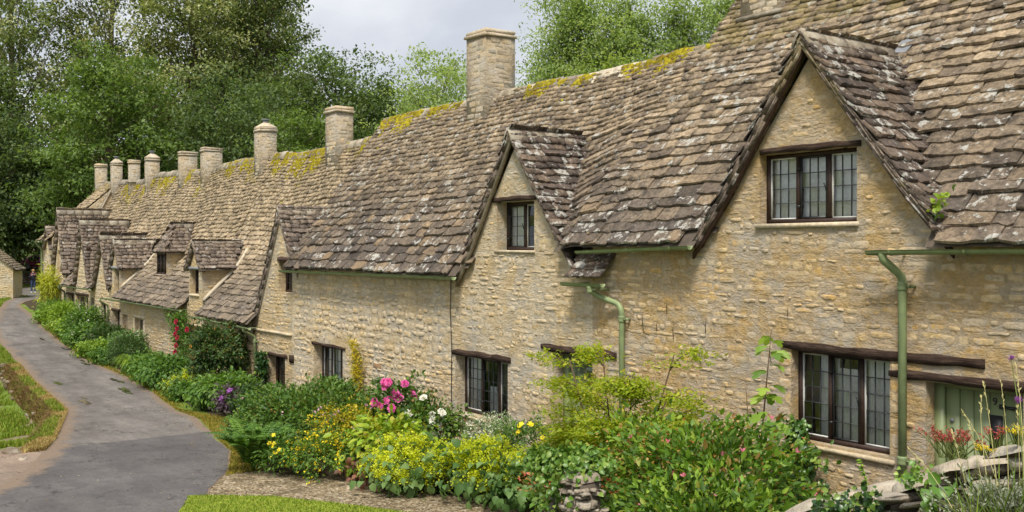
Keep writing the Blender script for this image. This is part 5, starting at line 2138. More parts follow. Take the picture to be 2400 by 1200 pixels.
def leaf_parts(parent, mat, P, axis, up, L, W, T, cap):
    side = unit(np.cross(axis, up) + 1e-6)
    nr = np.cross(side, axis)
    recs = []
    for i in range(len(P)):
        recs.append(((tuple(side[i] * W[i]), tuple(axis[i] * L[i]), tuple(nr[i] * W[i]), tuple(P[i])), float(T[i]), score_px(P[i], L[i] * W[i] * abs(np.dot(nr[i], unit(np.array(CAM) - P[i]))))))
    pieces(recs, leaf_variants(mat), 'leaf', parent, mat, cap, 'foliage')


def stems(parent, base, tips, r=.012, mat='twig', name='stem', bend=.2):
    mb = MB()
    for t in tips:
        b = Vector(base) + Vector((rnd.uniform(-.08, .08), rnd.uniform(-.08, .08), 0))
        t = Vector(t)
        m = b.lerp(t, .5) + Vector((rnd.uniform(-bend, bend), rnd.uniform(-bend, bend), .1)) * (t - b).length * .4
        mb.tube([b, m, t], [r, r * .8, r * .35], 5, rnd.random())
    return mb.build(name, M[mat], parent, kind='stuff')


def shrub(name, label, cat, xy, h, r, mat, N, L, ratio=.5, per=9, inner=.5, low=-.55, ry=None, lump=.22, sig=None, parts=0, rich=False, nstem=7, zc=.52, lift=0.0, rand=.8, out=.6, group=None, base=None, upw=.2, sh=.35):
    x, y = xy
    z = (ground(x, y) if base is None else base) + lift
    t = thing(name, label, cat, (x, y, z), group)
    c = (x, y, z + h * zc)
    ax = (r, ry or r * .85, h * (1 - zc) * 1.0)
    C, D = cloud(c, ax, N // per, inner, low, lump, x)
    kz = (h * zc - 0, h * (1 - zc) - L * .35)
    e = np.percentile(np.abs(C[:, :2] - np.array([x, y])), 97, 0)
    C[:, 0] = x + (C[:, 0] - x) * r / e[0]
    C[:, 1] = y + (C[:, 1] - y) * (ry or r * .85) / e[1]
    up_ = np.percentile(C[:, 2] - c[2], 98)
    C[:, 2] = np.where(C[:, 2] > c[2], c[2] + (C[:, 2] - c[2]) * kz[1] / up_, C[:, 2])
    C[:, 2] = np.maximum(C[:, 2], z + .04)
    P, A, U, Ls, W, T = leaf_field(C, D, per, sig or (L * 1.0, L * 1.0, L * .6), L, ratio, out, rand, upw, sh=sh)
    P[:, 2] = np.maximum(P[:, 2], z + .02)
    P[:, 1] = np.minimum(P[:, 1], -.06)
    if parts:
        leaf_parts(t, LM[mat], P, A, U, Ls, W, T, parts)
    else:
        mb = MB()
        add_leaves(mb, P, A, U, Ls, W, T, rich=rich)
        mb.build('foliage', LM[mat], t, kind='stuff')
    if nstem:
        idx = rng.integers(0, len(C), nstem)
        stems(t, (x, y, z), [tuple(C[i]) for i in idx], max(.008, r * .014))
    t['_c'] = 0
    del t['_c']
    return t, C, D


def sprinkle(t, mat, C, D, n, size, name='blossom', off=.05, sig=.03, per=3):
    i = rng.integers(0, len(C), n)
    P, A, U, Ls, W, T = leaf_field(C[i] + D[i] * off, D[i], per, sig, size, .9, .7, .9)
    mb = MB()
    add_leaves(mb, P, A, U, Ls, W, T)
    mb.build(name, mat, t, kind='stuff')


def camward(C, D, n, zmin=-9, jitter=.4):
    """indices of cluster points on the side the lane viewer sees"""
    s = D[:, 0] * .75 - D[:, 1] * .6 + D[:, 2] * .5 + rng.normal(size=len(C)) * jitter
    s = np.where(C[:, 2] > zmin, s, -9)
    return np.argsort(-s)[:n]


# big rose bush by the gravel path
t, C, D = shrub('rose_bush', 'large dense dark green bush before the small leaded ground floor window', 'bush', (-12.6, -2.75), 1.34, 1.5, 'rose', 14000, .085, .55, ry=1.35, lump=.28, inner=.4, rich=True)
sprinkle(t, PM['palepink'], C, D, 26, .05)
sprinkle(t, LM['rust'], C, D, 60, .04)
t, C, D = shrub('rose_bush', 'dark lower shoulder of bush beside the ferns at the gravel bend', 'bush', (-13.6, -3.5), .85, .8, 'rose', 5200, .085, .55, lump=.3)
# shrub at the downpipe of the low cottage
t, C, D = shrub('climbing_shrub', 'tall dark climbing shrub against the low wall beside the green downpipe', 'shrub', (-23.7, -.95), 2.15, 1.05, 'dark', 7000, .11, .55, ry=.75, lump=.3, zc=.6, low=-.7, rich=True)
sprinkle(t, LM['rust'], C, D, 170, .06)
t, C, D = shrub('purple_clematis', 'low purple leaved plant with violet flowers below the tall dark shrub', 'plant', (-19.4, -2.1), .75, .42, 'purple', 1000, .11, .5)
for i in camward(C, D, 5):
    flower(t, 'mauve', C[i] + D[i] * .06, .09, D[i] + np.array([.3, -.4, .2]), 'disc')
# ground cover along the lane
for xy, h, r, mat, lab, LL in (
        ((-21.0, -1.6), .85, .95, 'mid', 'mound of ribbed green leaves between the lime froth and the purple plant', .15),
        ((-26.6, -1.55), .9, 1.0, 'mid', 'leafy green mound at lane edge under the climbing red rose', .13),
        ((-28.6, -1.45), .85, .8, 'mid', 'mound of mixed green leaves beside the strappy lily clump', .12),
        ((-17.6, -2.0), .95, .75, 'dark', 'dusky green herb clump at the lane edge beside the large rose bush', .09),
        ((-15.6, -2.4), .8, .75, 'mid', 'bright green ferny clump on verge left of the large rose bush', .10),
        ((-38.4, -1.35), .9, 1.0, 'mid', 'green mound with white specks at lane edge before the plank door', .12),
        ((-41.2, -1.2), .8, .9, 'light', 'pale green weedy mound beyond the plank door', .12),
        ((-33.6, -1.6), .55, .7, 'mid', 'low weedy tuft filling the edge between the clipped bush and the lane', .11),
        ((-35.8, -1.55), .6, .8, 'light', 'pale grassy clump at the lane edge below the plank openings', .12),
        ((-23.2, -1.95), .5, .6, 'mid', 'small leafy tuft between the lime froth and the ribbed green mound', .1),
        ((-30.9, -1.2), .6, .6, 'mid', 'leafy clump tucked behind the strappy lily at the low wall', .11),
        ((-46.0, -1.0), .9, .9, 'light', 'pale green tuft at the foot of the far twin gables', .14)):
    t, C, D = shrub('ground_cover_plant', lab, 'plant', xy, h, r, mat, int(2600 * r * r / .6), LL, .6, lump=.25, rich=True, nstem=0, sh=.75, group='low plants along the lane edge')
    if 'white specks' in lab:
        sprinkle(t, PM['white'], C, D, 60, .07)
t, C, D = shrub('ladys_mantle', 'small lime yellow flowering clump at lane edge far up the row', 'plant', (-24.1, -1.85), .62, .55, 'alch', 900, .13, .8, nstem=0, rich=True, sh=.85, group='lime flowering clumps')
sprinkle(t, LM['lime'], C, D, 260, .05, off=.1, sig=.06, per=11)
# rounded bushes by the low cottage
shrub('clipped_box_bush', 'rounded clipped dark green bush at the lane edge', 'bush', (-32.2, -1.35), 1.1, .72, 'dark', 6000, .06, .6, lump=.05, inner=.75, nstem=3)
t, C, D = shrub('viburnum_bush', 'grey green bush with white flower heads behind the clipped round bush', 'bush', (-34.2, -.8), 1.1, .72, 'alch', 2600, .11, .6, lump=.2, rich=True)
sprinkle(t, PM['white'], C, D, 50, .06)
shrub('rhododendron_bush', 'dark glossy bush below the two low plank openings', 'bush', (-37.0, -.9), 1.1, .8, 'dark', 3600, .11, .45, lump=.22)
t, C, D = shrub('elder_bush', 'tall green bush with white flower sprays under the far narrow gable', 'bush', (-40.4, -.95), 1.4, .9, 'mid', 4200, .13, .5, lump=.3)
sprinkle(t, PM['white'], C, D, 70, .07)
shrub('fern_bush', 'big ferny green bush before the far cottage with paired gables', 'bush', (-43.4, -1.1), 1.25, 1.0, 'light', 4200, .15, .4, lump=.3)
shrub('fern_bush', 'feathery bush nearest the lane at the far end of the row', 'bush', (-46.6, -.95), .95, .8, 'mid', 2600, .15, .4, lump=.3)
# bamboo
t = thing('bamboo', 'yellow green feathery bamboo against the farthest cottage', 'bamboo', (-50.2, -.5, ground(-50.2, -.5)))
C, D = cloud((-50.2, -.5, ground(-50.2, -.5) + 1.3), (.75, .4, .95), 330, .2, -.9, .3, 4)
P, A, U, Ls, W, T = leaf_field(C, D, 9, (.1, .1, .1), .26, .16, .5, .8, -.35)
mb = MB()
add_leaves(mb, P, A, U, Ls, W, T)
mb.build('foliage', LM['bamboo'], t, kind='stuff')
stems(t, (-50.2, -.5, ground(-50.2, -.5)), [tuple(C[i]) for i in range(0, 330, 18)], .02, 'straw', bend=.1)


# climbing roses on the low cottage
def climber(label, x0, x1, ztop, mat, N, L, flowers, kind, spots=None, y=-.16):
    gx = (x0 + x1) / 2
    z0 = ground(gx, -.3)
    t = thing('climbing_rose', label, 'climbing rose', (gx, -.25, z0), 'roses climbing the low cottage wall')
    n = N // 8
    X, Z = rng.normal(gx, (x1 - x0) * .3, n), z0 + (ztop - z0) * rng.random(n) ** .8
    X += .3 * np.sin(Z * 2.2 + gx)
    C = np.stack([X, y - .28 * rng.random(n), Z], 1)
    D = unit(np.stack([rng.normal(0, .5, n), -np.ones(n), np.full(n, .3)], 1))
    P, A, U, Ls, W, T = leaf_field(C, D, 8, (.09, .07, .09), L, .55, .7, .9)
    P[:, 1] = np.minimum(P[:, 1], -.05)
    mb = MB()
    add_leaves(mb, P, A, U, Ls, W, T)
    mb.build('foliage', LM[mat], t, kind='stuff')
    stems(t, (gx, -.2, z0), [(gx + rnd.uniform(-.3, .3), -.12, z0 + (ztop - z0) * rnd.uniform(.5, 1)) for _ in range(5)], .02)
    for (fx, fz) in flowers:
        flower(t, kind, (fx, y - .36, fz), .10, (.4, -1, .2), 'rose')
    return t


climber('rose climbing high up the low cottage wall with a column of crimson blooms', -29.9, -28.3, 1.25, 'mid', 3000, .10, [(-29.0, .95), (-28.9, .72), (-29.1, .5), (-28.85, .38), (-29.0, .1), (-29.1, -.15), (-27.8, .75)], 'crimson')
climber('rose with one apricot bloom beside the small stone mullioned window', -27.9, -26.0, .5, 'dark', 2000, .10, [(-27.4, .15)], 'orange')
# strappy lily clump
t = thing('daylily', 'clump of long arching strap leaves at the lane edge', 'plant', (-30.4, -1.6, ground(-30.4, -1.6)))
mb = MB()
for i in range(120):
    a, l = rnd.uniform(0, 6.28), rnd.uniform(.5, .95)
    d = Vector((math.cos(a), math.sin(a), 0))
    b = Vector((-30.4, -1.6, ground(-30.4, -1.6))) + d * rnd.uniform(0, .2)
    s = Vector((-d.y, d.x, 0)) * .016
    p = [b, b + d * l * .25 + Vector((0, 0, l * .65)), b + d * l * .6 + Vector((0, 0, l * .75)), b + d * l * .95 + Vector((0, 0, l * .4))]
    V = [tuple(p[0] - s), tuple(p[0] + s), tuple(p[1] + s), tuple(p[1] - s), tuple(p[2] + s * .8), tuple(p[2] - s * .8), tuple(p[3])]
    mb.bulk(np.array(V), [(0, 1, 2, 3), (3, 2, 4, 5), (5, 4, 6)], rnd.random())
mb.build('foliage', LM['light'], t, kind='stuff')


# ferns
def fern(xy, n, l, label, group='ferns beside the gravel'):
    x, y = xy
    z = ground(x, y)
    t = thing('fern', label, 'fern', (x, y, z), group)
    for i in range(n):
        a = 2 * math.pi * i / n + rnd.uniform(-.25, .25)
        d = Vector((math.cos(a), math.sin(a), 0))
        ll = l * rnd.uniform(.8, 1.15)
        pts = [Vector((x, y, z)) + d * ll * f * (.55 + .35 * f) + Vector((0, 0, ll * (1.7 * f - .95 * f * f))) for f in [k / 9 for k in range(10)]]
        mb = MB()
        mb.tube(pts, [.008 - .0007 * k for k in range(10)], 4, .3)
        PP, AA, UU, LL, TT = [], [], [], [], []
        for k in range(22):
            f = .12 + .86 * k / 21
            q = f * 9
            i0 = min(8, int(q))
            p = pts[i0].lerp(pts[i0 + 1], q - i0)
            dr = (pts[i0 + 1] - pts[i0]).normalized()
            sd = dr.cross(Vector((0, 0, 1))).normalized()
            for s in (-1, 1):
                PP.append(tuple(p))
                AA.append(tuple(sd * s + dr * .45 - Vector((0, 0, .12))))
                UU.append(tuple(sd.cross(dr) + Vector((0, 0, .3))))
                LL.append(ll * .26 * math.sin(math.pi * min(1, .12 + f * .86)) ** .8 * (1.15 - .5 * f))
                TT.append(rnd.random() * .6 + .2)
        add_leaves(mb, PP, AA, np.array(UU), np.array(LL), np.array(LL) * .42, np.array(TT))
        mb.build('frond', LM['fern'], t)


fern((-11.05, -4.75), 15, .95, 'fern with arching fronds at the gravel edge, nearest the lane')
fern((-12.0, -4.35), 13, .95, 'darker fern tucked under the large rose bush')
# welsh poppies
for xy, h, r, n, lab in (((-10.3, -4.5), .7, .38, 6, 'yellow poppy clump beside the arching ferns'), ((-6.9, -1.55), .95, .6, 9, 'yellow poppy clump with strap leaves beside the green plank door')):
    t, C, D = shrub('poppy_plant', lab, 'plant', xy, h, r, 'mid', 1500, .09, .4, nstem=4, group='yellow poppies')
    for i in camward(C, D, n, ground(*xy) + h * .5):
        p = C[i] + np.array([0, 0, .12])
        flower(t, 'yellow', p, .05, (.4, -.5, .7), 'disc')
# golden euonymus, low and climbing
t, C, D = shrub('golden_shrub', 'golden leaved shrub spreading beside the large rose bush', 'shrub', (-10.6, -3.0), 1.05, .85, 'gold', 5200, .055, .6, ry=.7, lump=.3)
sprinkle(t, LM['mid'], C, D, 160, .08, 'leaf_cluster')
sprinkle(t, PM['palepink'], C, D, 16, .06, off=.12)
t, C, D = shrub('golden_shrub', 'yellow flowered bushy herb low in front of the golden shrub', 'shrub', (-9.6, -4.0), .8, .7, 'mid', 3400, .07, .5, lump=.3)
sprinkle(t, PM['yellow'], C, D, 330, .045)
n = 260
zz = -.8 + 2.0 * rng.random(n) ** 1.0
C = np.stack([-15.9 + .16 * np.sin(zz * 3) + rng.normal(0, .1, n) * (1.6 - .5 * zz), -.12 - .12 * rng.random(n), zz], 1)
D = unit(np.stack([rng.normal(0, .4, n), -np.ones(n), np.full(n, .4)], 1))
t = thing('golden_climber', 'narrow golden leaved climber rising beside the leaded window', 'climber', (-15.9, -.15, -.85))
P, A, U, Ls, W, T = leaf_field(C, D, 9, (.07, .04, .07), .06, .6, .7, .9)
P[:, 1] = np.minimum(P[:, 1], -.03)
mb = MB()
add_leaves(mb, P, A, U, Ls, W, T)
mb.build('foliage', LM['gold'], t, kind='stuff')
stems(t, (-15.9, -.12, -.85), [(-15.8, -.1, 1.1), (-16.0, -.1, .7)], .012)

# pink and white roses
t, C, D = shrub('rose_shrub', 'rose shrub with large pink blooms against the rubble wall', 'rose', (-10.85, -1.85), 1.42, .66, 'rose', 2700, .095, .6, lump=.3, zc=.6, rich=True, nstem=9)
for i in camward(C, D, 15, ground(-10.7, -1.75) + .35, .55):
    flower(t, 'pink', C[i] + D[i] * .12 + np.array([0, 0, .05]), .085 * rnd.uniform(.75, 1.1), D[i] + np.array([.5, -.5, .2]), 'rose')
for q in ((-10.43, -2.25, .97), (-10.5, -2.2, .93), (-10.6, -2.25, .95)):
    flower(t, 'pink', q, .08, (.5, -.7, .3), 'rose')
stems(t, (-10.7, -1.8, -.5), [(-10.43, -2.25, .95), (-10.5, -2.2, .9)], .01, 'stem')
t, C, D = shrub('rose_shrub', 'rose shrub with white blooms right of the pink roses', 'rose', (-9.6, -1.8), 1.15, .58, 'rose', 2200, .09, .6, lump=.3, zc=.6, rich=True, nstem=8)
for i in camward(C, D, 15, ground(-9.5, -1.7) + .35, .55):
    flower(t, 'white', C[i] + D[i] * .09 + np.array([0, 0, .05]), .075 * rnd.uniform(.7, 1.1), D[i] + np.array([.5, -.5, .2]), 'rose')
# broad leaved mound with bronze skirt
t, C, D = shrub('barrenwort', 'mound of broad yellow green heart leaves under the pink roses', 'plant', (-8.75, -3.15), .95, .85, 'epim', 1500, .15, .62, per=4, ry=.6, lump=.2, inner=.8, parts=280, nstem=5, out=.9, rand=.6, upw=-.35, sh=.95)
t, C, D = shrub('heuchera', 'bronze red leaved plant spilling onto the gravel under the broad leaved mound', 'plant', (-8.25, -3.72), .38, .42, 'bronze', 300, .13, .8, per=4, ry=.28, nstem=0, rich=True, sh=.85)
# lime froth
for xy, h, r, lab in (((-7.45, -3.5), .72, .66, 'lime yellow frothy clump nearest the bronze leaved plant'), ((-6.15, -2.95), .78, .72, 'lime yellow frothy clump beside the path before the green plank door')):
    t, C, D = shrub('ladys_mantle', lab, 'plant', xy, h, r, 'alch', 620, .15, .85, per=5, ry=r * .75, nstem=0, rich=True, lump=.2, sh=.85, group='lime flowering clumps')
    sprinkle(t, LM['lime'], C[C[:, 2] > np.percentile(C[:, 2], 25)], D[C[:, 2] > np.percentile(C[:, 2], 25)], 900, .036, 'blossom', .10, .06, 13)
# variegated shrub
shrub('variegated_shrub', 'cream and white variegated shrub under the three light window', 'shrub', (-8.35, -1.15), .88, .66, 'varieg', 5200, .05, .55, lump=.3)
shrub('hardy_geranium', 'scalloped grey green leaf clump at the path edge beside the ivy', 'plant', (-5.2, -2.9), .55, .5, 'alch', 500, .14, .85, per=5, nstem=0, rich=True, sh=.85)
t, C, D = shrub('white_campion', 'small plant with loose white flowers beneath the white roses', 'plant', (-8.0, -2.2), .6, .4, 'mid', 800, .07, .4, nstem=3)
for i in camward(C, D, 8):
    flower(t, 'white', C[i] + D[i] * .05, .035, (.4, -.6, .6), 'disc')

# fine leaved small tree before the green plank door
tx_, ty_ = -2.95, -3.0
tz_ = ground(tx_, ty_)
t = thing('japanese_maple', 'small airy yellow green tree before the green plank door', 'small tree', (tx_, ty_, tz_))
mb = MB()
tips = []
for k in range(10):
    a = 2 * math.pi * k / 10 + rnd.uniform(-.3, .3)
    d = Vector((math.cos(a), math.sin(a) * .7, 0))
    e = Vector((tx_, ty_, tz_)) + d * rnd.uniform(.45, .95) + Vector((0, 0, rnd.uniform(1.05, 2.45)))
    m = Vector((tx_, ty_, tz_ + .6)) + d * .25
    mb.tube([(tx_, ty_, tz_), m, e], [.035, .022, .008], 6, rnd.random())
    for q in range(9):
        a2 = a + rnd.uniform(-1.1, 1.1)
        f = rnd.uniform(.15, .95)
        b = m.lerp(e, f)
        e2 = b + Vector((math.cos(a2), math.sin(a2) * .75, 0)) * rnd.uniform(.25, .58) + Vector((0, 0, rnd.uniform(-.02, .32)))
        mb.tube([b, b.lerp(e2, .5) + Vector((0, 0, .05)), e2], [.011, .008, .004], 5, rnd.random())
        tips.append((b, e2))
mb.build('trunk', M['twig'], t)
Cs, Ds = [], []
for b, e in tips:
    for q in range(26):
        f = rnd.uniform(.2, 1.1)
        p = b.lerp(e, f)
        Cs.append((p.x + rnd.gauss(0, .12), p.y + rnd.gauss(0, .12), p.z + rnd.gauss(0, .04)))
        v = (e - b).normalized()
        Ds.append((v.x, v.y, .1))
P, A, U, Ls, W, T = leaf_field(np.array(Cs), unit(np.array(Ds)), 13, (.075, .075, .024), .062, .48, .9, .75, .05, .45)
mb = MB()
add_leaves(mb, P, A, U, Ls, W, T)
mb.build('crown', LM['maple'], t, kind='stuff')

# weigela
t, C, D = shrub('weigela', 'large flowering bush with scattered pink bells filling the near garden', 'bush', (-.5, -3.95), 1.8, 1.0, 'weig', 7600, .095, .5, per=10, ry=.95, lump=.26, inner=.45, parts=300, nstem=16, low=-.6)
for i in camward(C, D, 30, -.2, .9):
    flower(t, 'rosy', C[i] + D[i] * .09, .034, D[i] + np.array([.3, -.3, .1]), 'bell')
sprinkle(t, LM['rust'], C, D, 700, .035, 'spent_blossom', .05, .06, 3)
t, C, D = shrub('weigela', 'looser taller arm of pink flowered bush rising beside the small airy tree', 'bush', (-1.75, -3.75), 1.72, .6, 'weig', 2800, .09, .5, per=9, lump=.38, inner=.4, parts=160, nstem=10, low=-.4, zc=.6)
sprinkle(t, LM['rust'], C, D, 330, .035, 'spent_blossom', .05, .06, 3)
for i in camward(C, D, 6, .2, .9):
    flower(t, 'rosy', C[i] + D[i] * .09, .03, D[i] + np.array([.3, -.3, .1]), 'bell')
t, C, D = shrub('weigela', 'front skirt of pink flowered bush beside the ivy clad gate pillar', 'bush', (.35, -4.9), 1.5, 1.0, 'weig', 4600, .09, .5, per=9, ry=.7, lump=.3, inner=.45, parts=220, nstem=8, low=-.6)
for i in camward(C, D, 12, .3, .8):
    flower(t, 'rosy', C[i] + D[i] * .08, .03, D[i] + np.array([.3, -.3, .1]), 'bell')
t, C, D = shrub('barberry', 'red tinged spent flower spray above the ivy on the gate pillar', 'bush', (-1.75, -4.75), 1.3, .45, 'rust', 1500, .05, .5, lump=.3, low=0.1, zc=.75, nstem=8)
sprinkle(t, LM['red'], C, D, 110, .05)

# sapling with lobed leaves
sx, sy = -1.35, -2.05
t = thing('sycamore_sapling', 'thin upright sapling with lobed leaves before the rubble wall', 'sapling', (sx, sy, ground(sx, sy)))
mb = MB()
mb.tube([(sx - .12, sy, ground(sx, sy)), (sx - .08, sy, 1.0), (sx + .02, sy, 1.9), (sx + .1, sy, 2.6)], [.018, .014, .01, .004], 6)
mb.tube([(sx - .09, sy, .6), (sx - .24, sy, 1.2), (sx - .3, sy, 1.85)], [.012, .008, .004], 6)
mb.build('stem', M['twig'], t)
for k in range(34):
    z = rnd.choice((1.0, 1.15, 1.35, 1.5, 1.6, 1.75, 1.9, 2.05, 2.2, 2.35, 2.5))
    f = (z - ground(sx, sy)) / 2.6
    b = Vector((sx - .1 + .2 * f, sy, z + rnd.uniform(-.05, .05)))
    a = rnd.uniform(0, 6.28)
    d = Vector((math.cos(a), math.sin(a), .15))
    s = (.19 if z < 1.7 else .15) * rnd.uniform(.7, 1.1)
    e = b + d * s * .9
    m = MB()
    m.tube([b, e], .003, 4, .2)
    sd = Vector((.8, .6, rnd.uniform(-.3, .3))).normalized()
    dd = (d * .6 + Vector((.25, -.3, -.75))).normalized()
    out = [(0, 0), (.45, .1), (.62, .42), (.28, .42), (.3, .8), (0, 1.05), (-.3, .8), (-.28, .42), (-.62, .42), (-.45, .1)]
    V = [e + sd * s * u + dd * s * v for u, v in out] + [e + dd * s * .4 + Vector((0, 0, .015))]
    m.bulk(np.array([tuple(v) for v in V]), [(i, (i + 1) % 10, 10) for i in range(10)], rnd.random())
    m.build('leaf', LM['light'], t)


def ivy(label, C, D, mat, per=7, L=.07, sig=.05, root=None, group='ivy on stonework', parts=0):
    root = root if root is not None else tuple(C[np.argmin(C[:, 2])])
    t = thing('ivy', label, 'ivy', root, group)
    P, A, U, Ls, W, T = leaf_field(C, D, per, sig, L, .95, .55, .6, -.45)
    if parts:
        leaf_parts(t, LM[mat], P, A, D.repeat(per, 0) + .4 * rng.normal(size=P.shape), Ls, W, T, parts)
    else:
        mb = MB()
        add_leaves(mb, P, A, D.repeat(per, 0) + .4 * rng.normal(size=P.shape), Ls, W, T, rich=True)
        mb.build('foliage', LM[mat], t, kind='stuff')
    return t


n = 260
zz = -.1 + 1.2 * rng.random(n) ** 1.3
C = np.stack([-2.35 + rng.normal(0, .25, n) * (1.25 - zz), -.06 - .1 * rng.random(n), zz], 1)
ivy('dark ivy on the wall foot left of the near leaded window', C, unit(np.stack([rng.normal(0, .3, n), -np.ones(n), np.full(n, .3)], 1)), 'ivy', 7, .075)
n = 120
zz = -1.1 + 1.5 * rng.random(n)
C = np.stack([-22.1 + rng.normal(0, .16, n), -.05 - .1 * rng.random(n), zz], 1)
ivy('ivy growing over the small dark window near the downpipe', C, unit(np.stack([rng.normal(0, .3, n), -np.ones(n), np.full(n, .3)], 1)), 'ivy', 7, .09)

# gate pillar of stacked stone, with its ivy and the gate edge
GP = (-0.47, -5.726, 1.455)
t = thing('gate_pillar', 'squat round pillar of stacked stones under the ivy', 'gate pillar', (GP[0], GP[1], ground(GP[0], GP[1])))
M['wall_stone'] = stone_mat('weathered_wall_stone', [(0, (.25, .205, .155)), (.35, (.37, .31, .235)), (.65, (.47, .405, .31)), (1, (.31, .265, .21))], .6, .6, 1.0, 16)
WSV = stone_variants(M['wall_stone'], 24, 1.5, True)
mb = MB()
gz0 = ground(GP[0], GP[1])
mb.box(GP[0] - .12, GP[0] + .12, GP[1] - .12, GP[1] + .12, gz0, GP[2] - .05)
mb.build('core', M['deck'], t)
recs = []
for O_, u_, n_ in (((0, GP[1] - .12, 0), (1, 0, 0), (0, -1, 0)), ((GP[0] + .12, 0, 0), (0, 1, 0), (1, 0, 0)), ((0, GP[1] + .12, 0), (-1, 0, 0), (0, 1, 0)), ((GP[0] - .12, 0, 0), (0, -1, 0), (-1, 0, 0))):
    c_ = GP[0] * u_[0] + GP[1] * u_[1]
    stones(recs, O_, u_, n_, c_ - .15, c_ + .15, gz0, GP[2], lambda a, b: b < GP[2] and c_ - .23 < a < c_ + .23, (), .05, .10, .09, .2, .006, (.02, .045), wob=.012)
recs.append((((.3, 0, .02), (0, .3, 0), (0, 0, .04), (GP[0], GP[1], GP[2])), .3, 1.0))
pieces(recs, WSV, 'stone', t, M['wall_stone'], 120)
n = 330
ang = rng.uniform(0, 6.28, n)
rr = .12 + .2 * rng.random(n)
C = np.stack([GP[0] - .33 + rr * 1.5 * np.cos(ang), GP[1] + .1 + rr * np.sin(ang), GP[2] + .10 - .8 * rng.random(n) ** 2.0 * (rr > .2)], 1)
C[:, 0] = np.where((C[:, 2] < GP[2] - .10) & (C[:, 0] > GP[0] - .1) & (rng.random(n) > .35), C[:, 0] - .35, C[:, 0])
ivy('light green ivy heaped over the top of the gate pillar', C, unit(np.stack([np.cos(ang), np.sin(ang) - .4, np.full(n, .5)], 1)), 'ivyl', 7, .058, .045)
G0 = (-0.944, -5.695, 1.213)
t = thing('garden_gate', 'weathered grey wooden gate seen edge on beside the stone pillar', 'gate', (G0[0], G0[1], ground(G0[0], G0[1])))
for k, (dx, dy, top, w) in enumerate(((0, 0, .0, .045), (.09, .10, -.08, .03), (.17, .2, -.13, .03))):
    mb = MB()
    mb.box(G0[0] + dx - w, G0[0] + dx + w, G0[1] + dy - .03, G0[1] + dy + .03, ground(G0[0], G0[1]), G0[2] + top, rnd.random(), 0, .006)
    if 'grey_wood' not in M:
        M['grey_wood'] = simple('weathered_grey_wood', (.24, .20, .165), .9, .45, 10, .8)
    mb.build('gate_post' if k == 0 else 'board', M['grey_wood'], t)

# ------------------------------------------------------------------ dry stone garden wall near the viewer
WP = [(-0.424, -6.34, 1.168), (0.528, -6.225, 1.271), (1.431, -6.175, 1.47), (1.974, -6.28, 1.636), (2.409, -6.363, 1.862), (2.962, -6.453, 2.125), (3.363, -6.583, 2.251), (3.659, -6.686, 2.406), (4.007, -6.888, 2.563), (4.285, -7.016, 2.662), (4.57, -7.135, 2.767), (4.836, -7.279, 2.859)]
gw = thing('dry_stone_wall', 'mossy dry stone garden wall sloping up across the near corner', 'wall', (WP[5][0], WP[5][1], ground(WP[5][0], WP[5][1])))
recs = []
cum = [0]
for a, b in zip(WP[:-1], WP[1:]):
    cum.append(cum[-1] + math.hypot(b[0] - a[0], b[1] - a[1]))
wx, wy, wz = [p[0] for p in WP], [p[1] for p in WP], [p[2] for p in WP]


def wall_at(s):
    return (np.interp(s, cum, wx), np.interp(s, cum, wy), np.interp(s, cum, wz))


core = MB()
K = 40
V = []
for i in range(K + 1):
    s = cum[-1] * i / K
    x, y, z = wall_at(s)
    V += [(x, y + .08, -.3), (x, y + .08, z - .14), (x, y + .5, z - .14), (x, y + .5, -.3)]
core.bulk(np.array(V), [(i * 4 + j, (i + 1) * 4 + j, (i + 1) * 4 + j + 1, i * 4 + j + 1) for i in range(K) for j in range(3)])
core.build('wall_core', M['deck'], gw)
d = 0.05
row = 0
while d < 1.9:
    h = rnd.uniform(.055, .12)
    s = rnd.uniform(-.3, 0)
    while s < cum[-1]:
        w = rnd.uniform(.16, .46)
        sc = max(0, s + w / 2)
        x, y, z = wall_at(sc)
        e = .1
        xa, ya, za = wall_at(max(0, sc - e))
        xb, yb, zb = wall_at(min(cum[-1], sc + e))
        u = Vector((xb - xa, yb - ya, (zb - za) * .75))
        u.normalize()
        n_ = Vector((u.y, -u.x, 0)).normalized()
        up = n_.cross(u).normalized()
        hh = h * rnd.uniform(.75, 1.15)
        p = Vector((x, y, z - d - h / 2 + .02 * fnoise(s * 2, row * 1.7))) - n_ * (.08 - rnd.uniform(-.04, .05))
        ang = rnd.gauss(0, .06)
        uu = u * math.cos(ang) + up * math.sin(ang)
        vv = up * math.cos(ang) - u * math.sin(ang)
        recs.append(((tuple(uu * (w - .012)), tuple(vv * (hh - .004)), tuple(n_ * rnd.uniform(.08, .14)), tuple(p)), rnd.random(), score_px(p, w * h)))
        s += w
    d += h
    row += 1
# flat capping stones
s = -.1
while s < cum[-1]:
    w = rnd.uniform(.2, .44)
    sc = s + w / 2
    x, y, z = wall_at(sc)
    xa, ya, za = wall_at(max(0, sc - .12))
    xb, yb, zb = wall_at(min(cum[-1], sc + .12))
    u = Vector((xb - xa, yb - ya, zb - za)).normalized()
    n_ = Vector((u.y, -u.x, 0)).normalized()
    up = n_.cross(u).normalized()
    p = Vector((x, y, z - .02 + rnd.uniform(-.02, .012))) - n_ * rnd.uniform(.13, .2)
    # lies flat: its broad face up
    recs.append(((tuple(u * (w - .01)), tuple(-n_ * rnd.uniform(.34, .5)), tuple(up * rnd.uniform(.02, .038)), tuple(p)), rnd.random(), score_px(p, w * .3)))
    s += w
pieces(recs, WSV, 'stone', gw, M['wall_stone'], 300)


